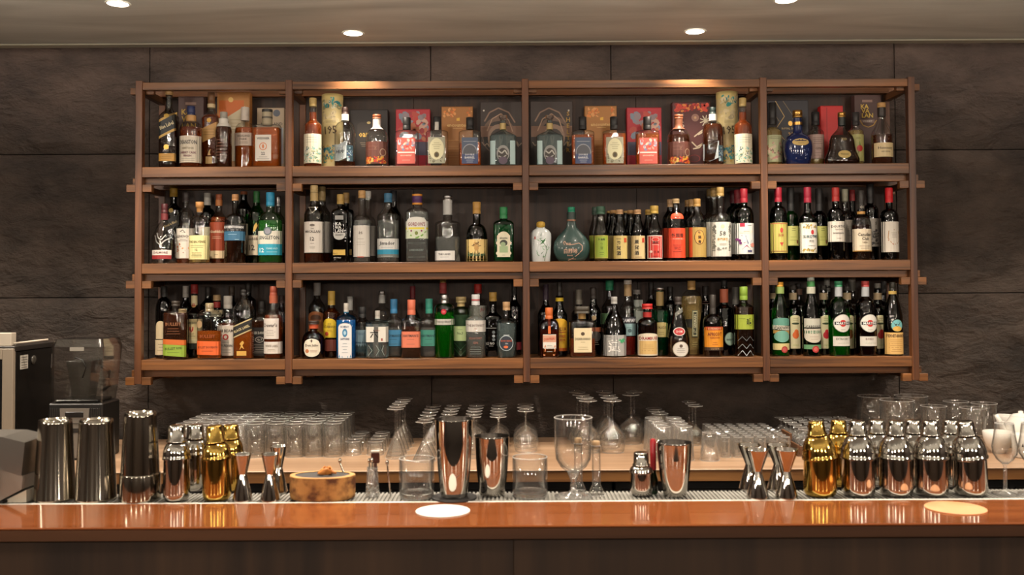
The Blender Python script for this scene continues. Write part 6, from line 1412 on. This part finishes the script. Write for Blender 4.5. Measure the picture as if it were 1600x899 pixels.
for k in range(5): mb.box(.0013, .0018, .062, .108, Hm - .080 + k * .010, Hm - .077 + k * .010, '6a665f', 0)
o = mb.build('sticker_print', t); o['kind'] = 'stuff'
mb = MB(); mb.lathe([(0, .018), (.004, .018), (.004, .009)], '4a4640:0.2', 16); o = mb.build('knob', t, (.0005, .16, Hm - .055)); o.rotation_euler = (0, pi / 2, 0)

Y0 = 3.80; xl = (76 - 800) * Y0 / F; wB = 85 * Y0 / F
t = thing('blender', 'commercial blender with clear sound cover and black ribbed base on the left', 'blender', (xl + wB / 2, Y0, CNT_Z + .0002))
hb = wB / 2; HBs = .224
mb = MB(); mb.box(-hb, hb, 0, .17, 0, HBs, '161412:0.4', .006); mb.build('blender_base', t)
for sx_ in (-1, 1):
    mb = MB()
    for k in range(6):
        x = sx_ * (hb - .012 - k * .0075); mb.box(x - .002, x + .002, -.003, -.0002, .02, HBs - .02, '262320:0.4', .0005)
    o = mb.build('side_ribs', t); o['kind'] = 'stuff'
mb = MB(); mb.prism([(-.045, .010), (.045, .010), (.058, HBs - .020), (-.058, HBs - .020)], -.006, -.0002, '6d675f:0.35'); cp_ = mb.build('control_panel', t)
mb = MB(); mb.box(-.036, .036, -.0075, -.0062, HBs - .055, HBs - .034, '23211f:0.2', .0003); mb.build('display', cp_)
mb = MB(); mb.box(-.022, .022, -.0075, -.0062, HBs - .080, HBs - .077, '3c3834', 0); mb.box(-.028, .028, -.0075, -.0062, HBs - .115, HBs - .098, '1c1a18', 0); mb.build('keypad', cp_)
mb = MB(); mb.box(-.085, .085, .01, .15, HBs + .0002, HBs + .012, '121110:0.2', .004); mb.build('jug_seat', t)
# jug inside
mb = MB(); mb.lathe(vessel([(0, .045), (.01, .05), (.05, .055), (.15, .072)], .003, .012), 'cover', 4, cy=.08, z0=HBs + .0125, cap0=False, cap1=False, smooth=False); mb.build('jug', t)
mb = MB(); mb.tube([(.07, .08, HBs + .04), (.10, .08, HBs + .06), (.10, .08, HBs + .12), (.07, .08, HBs + .14)], .007, '1c1a18', 10); mb.build('jug_handle', t)
# cover: a box with rounded corners, leaning back
z1 = (450 - 529) * -1 and (EYE + (450 - 527) * Y0 / F - CNT_Z)
vs = []; rings = [(HBs + .002, -hb + .003, hb - .004, .002, .15), (HBs + .06, -hb + .001, hb - .002, .0, .17), (z1 - .03, -hb + .004, hb - .004, .004, .215), (z1, -hb + .012, hb - .012, .014, .20)]
def rring(z, x0, x1, y0, y1, r=.018, n=4):
    out = []
    for cx_, cy_, a0 in ((x1 - r, y0 + r, -pi / 2), (x1 - r, y1 - r, 0), (x0 + r, y1 - r, pi / 2), (x0 + r, y0 + r, pi)):
        for k in range(n + 1):
            a = a0 + pi / 2 * k / n; out.append((cx_ + r * cos(a), cy_ + r * sin(a), z))
    return out
mb = MB(); n = 20; vs = []
for rg in rings: vs += rring(*rg)
fs = [(j * n + i, j * n + (i + 1) % n, (j + 1) * n + (i + 1) % n, (j + 1) * n + i) for j in range(3) for i in range(n)]
fs.append([3 * n + i for i in range(n)])
mb.add(vs, fs, 'cover', False); cv = mb.build('sound_cover', t)
mb = MB(); mb.box(-.022, .034, -.0015, -.0005, z1 - .045, z1 - .030, '8b857b', 0); mb.build('maker_label', cv)
mb = MB(); mb.tube([(.03, -.003, HBs + .10), (.045, -.006, HBs + .14), (.03, -.004, HBs + .17), (0, -.003, HBs + .18)], .003, '1c1a18', 8); mb.build('cover_hinge', cv)

# ================================================================== things on the bar
L0 = 1.9955
for i, (a, b, lab) in enumerate([(-2.3, -1.02, 'left end under the machine'), (-1.0, -.46, 'under the tall tins and left shakers'), (-.44, .10, 'middle, left of the footed goblet'), (.12, .66, 'right of the footed goblet, partly empty'), (.68, 1.5, 'under the right-hand steel shakers')]):
    t = thing('bar_mat', 'ribbed grey rubber drip mat on the bar ledge, ' + lab, 'mat', ((a + b) / 2, L0 + .048, BAR_Z - .0102))
    h = (b - a) / 2
    mb = MB(); mb.box(-h, h, -.046, .046, 0, .007, '77756f:0.5', .002); mb.build('mat_base', t)
    mb = MB(); n = int((b - a) / .0085)
    for k in range(n):
        x = -h + .006 + k * (2 * h - .012) / (n - 1)
        mb.box(x - .0022, x + .0022, -.043, .043, .0072, .0098, '8b8982:0.4', 0)
    o = mb.build('mat_ribs', t); o['kind'] = 'stuff'
def on_bar(px, py, rpx):
    g = G(px, py, BAR_Z); sc = g.y / F
    Y = g.y + rpx * sc * .9; sc = Y / F
    return Vector((X_at(px, BAR_Z + .05, Y), Y, BAR_Z + .0002)), sc
def zbar(py, p): return Z_at(py, p.x, p.y) - BAR_Z
def lathe_thing(name, label, cat, p, parts, grp=None, rot=0):
    t = thing(name, label, cat, p, rot, grp)
    for pn, pr, mat, kw in parts:
        mb = MB(); mb.lathe(pr, mat, kw.get('n', 40), cap0=kw.get('c0', False), cap1=kw.get('c1', False), smooth=kw.get('s', True))
        if mat == 'gfront':
            H_ = max(q[0] for q in pr); lo = max([q[1] for q in pr if q[0] < .0025] + [0]); hi = max(q[1] for q in pr if q[0] > H_ - .0025)
            ring(mb, .0010, lo, .0008, 48); ring(mb, H_ - .0010, hi - .0004, .0010, 48)
        o = mb.build(pn, t)
        if 'tilt' in kw:
            ang, zp = kw['tilt']; M_ = Matrix.Translation((0, 0, zp)) @ Matrix.Rotation(ang, 4, 'Y') @ Matrix.Translation((0, 0, -zp)); o.matrix_local = M_
    return t
# inverted shaker tins
for px, rb, rt, y0, y1, lab, two in ((86, 31, 24, 655, 786.5, 'upturned tall steel shaker tin, leftmost beside the silver machine', 0), (150, 31, 24.5, 655, 786.5, 'upturned tall steel shaker tin, middle one of the three tins on the left', 0), (219, 31.5, 23.5, 644, 787, 'tallest upturned steel tin resting on a second tin, third from the left', 1)):
    p, sc = on_bar(px, y1, rb); H = zbar(y0, p); rb *= sc; rt *= sc
    pr = [(0.0002, rb * .97), (.0008, rb), (.004, rb * 1.0), (.006, rb * .985), (H - .008, rt * 1.02), (H - .0015, rt), (H, rt * .93), (H - .0008, rt * .86), (H - .004, rt * .82), (H - .004, .001)]
    parts = [('tin', pr, 'chrome2', {'c1': True})]
    if two:
        zs = zbar(740, p); rs = rb + (rt - rb) * zs / H
        parts = [('lower_tin', [(0.0002, rb * .97), (.001, rb * .995), (.004, rb), (zs - .002, rs * 1.035), (zs, rs * 1.02), (zs + .001, rs)], 'chrome2', {}), ('upper_tin', [(zs + .0012, rs * .99)] + [(z, r) for z, r in pr if z > zs + .002], 'chrome2', {'c1': True})]
    t = lathe_thing('shaker_tin', lab, 'tin', p, parts, 'upturned shaker tins')
# cobbler shakers
def cobbler(px, yb, hb_, ysh, hs, yn, hn, yc, hc, mat, label, tilt=0, dY=0, grp='cobbler shakers', ringcol=None):
    p, sc = on_bar(px, yb, hb_)
    p.y += dY; sc = p.y / F
    if dY: p.x = X_at(px, BAR_Z + .05, p.y)
    z = lambda y: (yb - y) * sc
    zs, zn, zc = z(ysh), z(yn), z(yc)
    body = [(.0, hs * sc * .72), (.001, hs * sc * .80), (.003, hs * sc * .86), (.006, hs * sc * .91), (.010, hs * sc * .95), (.014, hs * sc * .968), (.018, hs * sc * .972), (zs - .004, hs * sc * .925), (zs, hs * sc * .92)]
    n = 8; sh = [(zs + .0004, hs * sc * 1.02), (zs + .004, hs * sc * 1.03), (zs + .006, hs * sc * .985)]
    for i in range(1, n + 1):
        t_ = i / n; zz_ = zs + .006 + (zn - zs - .006) * t_
        f = (1 - t_ ** 1.9) ** .62
        sh.append((zz_, (hn * .92 + (hs * .985 - hn * .92) * f) * sc))
    cap = [(zn + .0004, hn * sc * 1.12), (zn + .003, hn * sc * 1.14), (zn + .005, hn * sc * 1.0), (zc - .003, hc * sc), (zc - .001, hc * sc * .97), (zc, hc * sc * .87), (zc + .0003, .001)]
    return lathe_thing('cocktail_shaker', label, 'shaker', p, [('shaker_body', body, mat, {'c0': True}), ('strainer_top', sh, mat, {'tilt': (tilt, zs)}), ('cap', cap, mat, {'tilt': (tilt, zs)})], grp)
cobbler(276, 786, 19, 722, 21, 696, 13.5, 670, 12.5, 'chrome', 'steel cocktail shaker with cap between tall tins and gold shaker, left side')
cobbler(339, 785, 20, 722, 22.5, 697, 14, 670, 12.5, 'gold', 'gold cocktail shaker on the left, lid slightly askew', radians(-5))
for px, mt, lab in ((305, 'chrome', 'steel cocktail shaker behind the gap of the left silver and gold shakers'), (360, 'gold', 'second gold cocktail shaker half hidden behind the left gold one')):
    cobbler(px, 779, 18, 724, 20, 700, 13, 678, 12, mt, lab, dY=.062)
for i, (px, hc_, mt, ti, lab) in enumerate(((1281, 0, 'gold', -.09, 'gold cocktail shaker at the left of the right-hand row, lid askew'), (1341, 0, 'chrome', 0, 'straight-capped steel shaker next to the right-hand gold shaker'), (1400, 0, 'chrome', .03, 'steel shaker third in the right-hand row with copper gleam under its lid'), (1455, 0, 'chrome', 0, 'steel shaker fourth in the right-hand row, straight cap'), (1516, 0, 'chrome', -.12, 'steel shaker at the end of the right-hand row, lid tilted left'))):
    cobbler(px, 779.5 - i * .3, 23.5, 722, 26, 686, 13.5, 664, 12, mt, lab, ti)
for px, mt, lab in ((1311, 'gold', 'gold shaker behind the gap between first and second of the right-hand row'), (1371, 'chrome', 'steel shaker behind the gap between second and third of the right-hand row'), (1428, 'chrome', 'steel shaker behind the gap between third and fourth of the right-hand row'), (1487, 'chrome', 'steel shaker behind the gap between the last two of the right-hand row')):
    cobbler(px, 772.5, 21, 722, 23, 692, 12.5, 672, 11.5, mt, lab, dY=.066)
cobbler(1002, 778.5, 22, 744, 18, 733, 12, 712, 11.5, 'chrome', 'small squat steel shaker in front of the right-hand open tin')
# jiggers
def jigger(px, yb, hb_, yw, hw, yt, ht, label, dY=0):
    p, sc = on_bar(px, yb, hb_); p.y += dY; sc = p.y / F
    if dY: p.x = X_at(px, BAR_Z + .05, p.y)
    z = lambda y: (yb - y) * sc
    zw, zt_ = z(yw), z(yt)
    lo = [(0, hb_ * sc * .95), (.0006, hb_ * sc), (.003, hb_ * sc), (zw, hw * sc)]
    up = [(zw + .0003, hw * sc * 1.02), (zt_ - .003, ht * sc), (zt_, ht * sc * 1.03), (zt_ - .0005, ht * sc * .92), (zw + .004, hw * sc * .8), (zw + .004, .001)]
    lathe_thing('jigger', label, 'jigger', p, [('large_cup', lo, 'chrome', {}), ('small_cup', up, 'chrome', {})], 'double jiggers')
jigger(379, 786, 15.5, 745, 6.5, 713, 13, 'hourglass steel jigger right of the left gold shakers')
jigger(422, 786, 15.5, 745, 6.5, 713, 13, 'hourglass steel jigger just left of the wood slice')
jigger(435, 781, 14.5, 742, 6, 708, 12.5, 'hourglass steel jigger half hidden behind the one left of the wood slice', .05)
jigger(1183.5, 782, 17.5, 741, 6.5, 706, 18, 'hourglass steel jigger, left front one of the pair before the right gold shaker')
jigger(1228.5, 782, 17.5, 741, 6.5, 706, 18, 'hourglass steel jigger, right front one of the pair before the right gold shaker')
jigger(1171, 777, 16.5, 738, 6, 707, 17, 'hourglass steel jigger behind the left front jigger on the right side', .055)
jigger(1215, 777, 16.5, 738, 6, 707, 17, 'hourglass steel jigger behind the right front jigger on the right side', .055)
# wood slice coaster with slate inlay and dried citrus
p, sc = on_bar(503.5, 789, 52)
t = thing('wood_slice', 'round slice of pale log with dark slate inset', 'board', p)
H = zbar(752, Vector((p.x, p.y - 50 * sc, 0)))
rr = random.Random(4)
pr = [(0, 47 * sc), (.002, 50 * sc)] + [((.002 + (H - .004) * k / 6), (50.4 + .5 * k / 6) * sc) for k in range(1, 7)]
mb = MB(); mb.lathe(pr, 'bark', 72, cap1=False, smooth=True); mb.lathe([(H - .002, 50.9 * sc), (H - .0004, 50.3 * sc), (H, 49.4 * sc), (H, 42.5 * sc)], 'log', 72, cap0=False, cap1=False, smooth=False)

for i, v in enumerate(mb.v):
    a = math.atan2(v[1], v[0]); k = 1 + .014 * sin(5 * a) + .008 * sin(11 * a + 1) + (.016 * noise.noise(Vector((9 * cos(a), 9 * sin(a), v[2] * 90))) if 0 < v[2] < H - .0021 else 0); mb.v[i] = (v[0] * k, v[1] * k * .62, v[2])
mb.build('log_slice', t)
mb = MB(); mb.lathe([(H - .003, 43.5 * sc), (H - .0012, 43.2 * sc)], '34302e:0.6', 40)
for i, v in enumerate(mb.v): mb.v[i] = (v[0], v[1] * .62, v[2])
mb.build('slate_inset', t)
zt_ = p.z + H - .001
tt = thing('dried_citrus', 'curled piece of dried orange peel lying on the wood slice', 'peel', (p.x + 2 * sc, p.y, zt_))
mb = MB(); vs = []
for i in range(13):
    for j in range(4):
        u = i / 12; a = u * 7.5
        r = (.007 + .008 * u) 
        vs.append((r * cos(a) * 1.2 + .004 * j * sin(a * .5), r * sin(a), .0006 + .004 * j + .003 * sin(3 * a) * (j > 0)+ .002))
fs = [(i * 4 + j, i * 4 + j + 1, (i + 1) * 4 + j + 1, (i + 1) * 4 + j) for i in range(12) for j in range(3)]
mb.add(vs, fs, 'b5702c', True); o = mb.build('peel', tt)
sf = o.modifiers.new('thick', 'SOLIDIFY'); sf.thickness = .0015
mb = MB(); mb.tube([(.012, 0, .003), (.02, .001, .006), (.027, -.002, .004)], [.003, .004, .002], 'a86628', 8); mb.build('peel_tail', tt)
# clear mixing tumblers
def tumbler(px, yb, hw, y0, label, grp='thick-based tumblers'):
    p, sc = on_bar(px, yb, hw); H = zbar(y0, p); r = hw * sc
    pr = vessel([(0, r * .93), (.002, r * .97), (.006, r), (H, r * 1.0)], .0018, .012)
    return lathe_thing('mixing_tumbler', label, 'glass', p, [('glass_body', pr, 'gfront', {'n': 48}), ('thick_base', [(.0006, r * .9), (.002, r * .955), (.006, r * .975), (.0105, r * .955), (.0112, r * .9)], 'lens', {'n': 48, 'c0': True, 'c1': True})], grp)
tumbler(651, 782, 27, 716, 'wide clear thick-based tumbler left of the big copper-lit tin')
tumbler(828, 780, 27, 714, 'wide clear thick-based tumbler left of the footed water goblet')
# footed water goblet
p, sc = on_bar(896, 782, 30)
H = zbar(652, p)
zb_ = (782 - 744) * sc; st = 5 * sc
pr = [(0, .0006), (0, 30 * sc), (.0015, 30 * sc), (.004, 20 * sc), (.009, 8 * sc), (.015, st), (zb_ * .65, st * .9), (zb_ * .85, st * 1.5), (zb_, 10 * sc), (zb_ + 8 * sc, 20 * sc), (zb_ + 20 * sc, 27 * sc), (zb_ + 38 * sc, 29 * sc), (H - .002, 29.5 * sc), (H, 28.9 * sc), (H - .002, 28.2 * sc), (zb_ + 38 * sc, 27.7 * sc), (zb_ + 20 * sc, 25.6 * sc), (zb_ + 9 * sc, 18 * sc), (zb_ + 3 * sc, 8 * sc), (zb_ + 2 * sc, .0006)]
foot = [q for q in pr[:9] if q[1] > .0007]
foot = [(.0002, foot[0][1] * .98)] + foot[1:] 
lathe_thing('water_goblet', 'large clear footed goblet on a short stem at the middle of the bar', 'glass', p, [('glass_body', pr[8:], 'gfront', {'n': 48}), ('stem_and_foot', foot, 'gsparkle', {'n': 48, 'c0': True, 'c1': True})])
# corked flasks behind it
for px, lab in ((915, 'slim clear flask with cork, left one behind the footed goblet'), (930, 'slim clear flask with cork, right one behind the footed goblet')):
    p, sc = on_bar(px + (px < 920) * -9, 777, 13); p.y += .052 if px > 920 else .055; sc = p.y / F; p.x = X_at(px + (0 if px > 920 else -8), BAR_Z, p.y)
    pass
p1, sc = on_bar(930, 774, 15); p1.y = 2.045; sc = p1.y / F; p1.x = X_at(932, BAR_Z, p1.y)
H = (774 - 697) * sc
fl = [(0, .0165), (.002, .0175), (.012, .014), (.022, .009), (H, .0088)]
mkf = lambda p_, lab, top: lathe_thing('cork_flask', lab, 'flask', p_, [('glass_body', vessel(fl, .0012, .003), 'gfront', {'n': 28}), ('cork', [(H - .006, .0072), (H + .0006, .0078), (H + .008 + top, .0082), (H + .010 + top, .006)], 'a98c68:0.8', {'n': 20, 'c0': True, 'c1': True})], 'corked flasks')
mkf(p1, 'slim clear corked flask, right one behind the footed goblet', 0)
p2 = p1.copy(); p2.x -= .036; p2.y += .032
mkf(p2, 'slim clear corked flask seen through the edge of the footed goblet', .001)
# open tins
def tin(px, yb, hb_, y0, ht, label, disc=None, mat='chrome', dY=0):
    p, sc = on_bar(px, yb, hb_); p.y += dY
    if dY: p.x = X_at(px, BAR_Z + .05, p.y)
    z0 = 0
    if disc:
        g = thing('coaster', disc[1], 'coaster', (p.x, p.y, BAR_Z + .0002)); 
        mb = MB(); mb.lathe([(0, disc[0] * sc), (.003, disc[0] * sc * 1.01), (.0035, disc[0] * sc)], '161414:0.5', 40); mb.build('disc', g)
        p = p + Vector((0, 0, .0037))
    H = zbar(y0, p) - (.0037 if disc else 0); a, b = hb_ * sc, ht * sc
    pr = [(0, .001), (0, a * .92), (.001, a * .97), (.006, a), (H * .35, a + (b - a) * .50), (H * .7, a + (b - a) * .86), (H - .003, b), (H - .001, b * 1.015), (H, b * 1.0)]
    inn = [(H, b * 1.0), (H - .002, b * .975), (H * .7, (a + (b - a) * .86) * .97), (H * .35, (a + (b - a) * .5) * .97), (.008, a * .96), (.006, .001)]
    return lathe_thing('mixing_tin', label, 'tin', p, [('tin', pr, mat, {'n': 48}), ('tin_inside', inn, 'innersteel', {'n': 48})], 'open mixing tins')
tin(709.5, 783, 21, 654.5, 29.5, 'tall upright steel mixing tin glowing copper, standing on a black round coaster', (35, 'round black coaster under the tall copper-lit tin'))
tin(769, 777, 20, 681, 27, 'shorter upright steel mixing tin right of the tall one')
tin(1054, 778.5, 18, 691, 27, 'upright steel mixing tin in front of the fluted tumblers with copper reflection')
# bitters bottle with red wax stem behind the small shaker
p, sc = on_bar(1020, 776, 8); p.y = 2.062; sc = p.y / F; p.x = X_at(1021, BAR_Z, p.y)
lathe_thing('bitters_bottle', 'small dark green bottle with long red top behind the squat shaker', 'bottle', p, [('glass_body', [(0, .009), (.002, .010), (.03, .010), (.045, .0062), (.05, .006)], 'dkgreen', {'n': 20, 'c0': True, 'c1': True}), ('cap', [(.0502, .0062), (.052, .0065), ((774 - 693) * sc, .0065), ((774 - 690) * sc, .004)], '9c1f26:0.3', {'n': 16, 'c0': True, 'c1': True})])
# jar with bar tools
p, sc = on_bar(582, 777, 10); p.y = 2.045; sc = p.y / F; p.x = X_at(582, BAR_Z, p.y)
t = lathe_thing('tool_jar', 'narrow rough-cut glass jar holding bar tools', 'jar', p, [('glass_body', vessel([(0, .0145), (.004, .015), (.05, .0115), (.062, .0115)], .0014, .004), 'gcut', {'n': 14})])
def rod(x, y, x2, z2, label, mat='chrome', tip=.0035, r=.0018, z0=.006, twist=False, name='bar_spoon'):
    t = thing(name, label, 'spoon', (p.x + x, p.y + y, BAR_Z + z0))
    n = 26 if twist else 2
    pts = [(x2 * k / (n - 1), 0, (z2 - z0) * k / (n - 1)) for k in range(n)]
    mb = MB(); mb.tube(pts, [r * (1.25 if k % 2 else .8) for k in range(n)] if twist else r, mat, 8); mb.build('handle', t)
    mb = MB(); mb.lathe([(-.004, r), (-.002, tip), (.003, tip), (.006, tip * .5)], mat, 12, cx=x2, z0=z2 - z0 + .004, cap0=True, cap1=True); mb.build('knob', t)
rod(-.004, .003, -.003, .070, 'steel bar tool with round end, left one in the rough-cut jar')
rod(.001, -.004, -.001, .073, 'steel bar tool with round end, middle one in the rough-cut jar')
t = thing('muddler', 'dark wooden muddler with silver end standing in the rough-cut jar', 'muddler', (p.x + .006, p.y + .001, BAR_Z + .006))
mb = MB(); mb.box(-.0035, .0035, -.003, .003, 0, .064, '4a2418:0.3', .001); mb.build('stick', t)
mb = MB(); mb.box(-.009, .009, -.0045, .0045, .0642, .086, '4a2418:0.3', .0015); mb.build('head', t)
mb = MB(); mb.box(-.0095, .0095, -.005, .005, .0862, .091, 'b9b4aa:0.25', .001); mb.build('end_plate', t)
xx = p.x
p = Vector((X_at(608, BAR_Z, 2.05), 2.05, BAR_Z)); rod(.003, 0, -.007, .066, 'twisted steel bar spoon leaning alone between jar and clear tumbler', z0=.0004, twist=True)
p = Vector((X_at(546, BAR_Z, 2.05), 2.05, BAR_Z)); rod(.006, 0, -.026, .070, 'twisted steel bar spoon leaning behind the wood slice', z0=.0004, twist=True)
# flat coasters on the wood
for px, py, rx, mat, lab in ((692, 799.5, 48, 'd6d2ca', 'round white paper coaster lying on the bar in front of the tall tin'), (1493, 795, 51, 'c98f62', 'round tan coaster lying on the bar below the right-hand shakers')):
    g = G(px, py, BAR_Z); r = .88 * rx * g.y / F
    mb = MB(); mb.lathe([(0, r), (.0015, r), (.0018, r * .99)], mat, 48, smooth=False)
    tagm(mb, 'coaster', lab, 'coaster', (g.x, g.y, BAR_Z + .0002))
# nosing glasses at the right
def nosing(px, lab):
    p, sc = on_bar(px, 775, 14); H = (775 - 665) * sc
    zb_ = (775 - 728) * sc
    out = [(zb_, 5 * sc), (zb_ + 6 * sc, 12 * sc), (zb_ + 16 * sc, 18 * sc), (zb_ + 26 * sc, 19 * sc), (zb_ + 42 * sc, 16 * sc), (H, 13.5 * sc)]
    pr = [(0, .0006), (0, 20 * sc), (.0014, 20 * sc), (.004, 10 * sc), (.008, 4 * sc), (.014, 2.6 * sc), (zb_ - .004, 2.6 * sc)] + out + [(z, r - .001) for z, r in out[::-1]] + [(zb_ + .002, .0006)]
    lathe_thing('nosing_glass', lab, 'glass', p, [('glass_body', pr[7:], 'gfront', {'n': 36}), ('stem_and_foot', [(.0002, 19.6 * sc)] + pr[2:8], 'gsparkle', {'n': 36, 'c0': True, 'c1': True})], 'stemmed nosing glasses')
nosing(1570.5, 'stemmed tulip nosing glass right of the last steel shaker')
nosing(1612, 'stemmed tulip nosing glass cut off by the right edge of the photo')
# silver machine at the far left
g = G(20, 776, BAR_Z); Yp = 2.035; sc = Yp / F
t = thing('card_machine', 'angular silver machine with black cable at the far left of the bar', 'machine', (X_at(0, BAR_Z, Yp), Yp, BAR_Z + .0002))
q = lambda pts: [(a * sc, (772 - b) * sc) for a, b in pts]
mb = MB(); mb.prism(q([(-60, 732), (12, 718), (50, 729.5), (54.5, 679), (19, 670.5), (-60, 670)][::-1]), -.045, .06, 'brushed'); mb.build('upper_housing', t)
mb = MB(); mb.prism(q([(-60, 768), (15, 768), (48, 751), (49.6, 730.5), (12, 719), (-60, 733)][::-1]), -.040, .056, '8d857b:0.35'); mb.build('lower_housing', t)
mb = MB(); mb.prism(q([(18, 772), (52, 772), (52, 753), (20, 768.5)][::-1]), -.030, .04, 'cdc6b4'); mb.build('foot', t)
mb = MB(); mb.tube([(-.09, -.046, .052), (.012, -.046, .052)], .026, 'brushed', 20); mb.build('roll_cover', t)
mb = MB(); mb.tube([(-.06, -.035, .012), (.0, -.05, .008), (.022, -.045, .004), (.03, -.03, .003)], .003, '151312', 8); mb.build('cable', t)
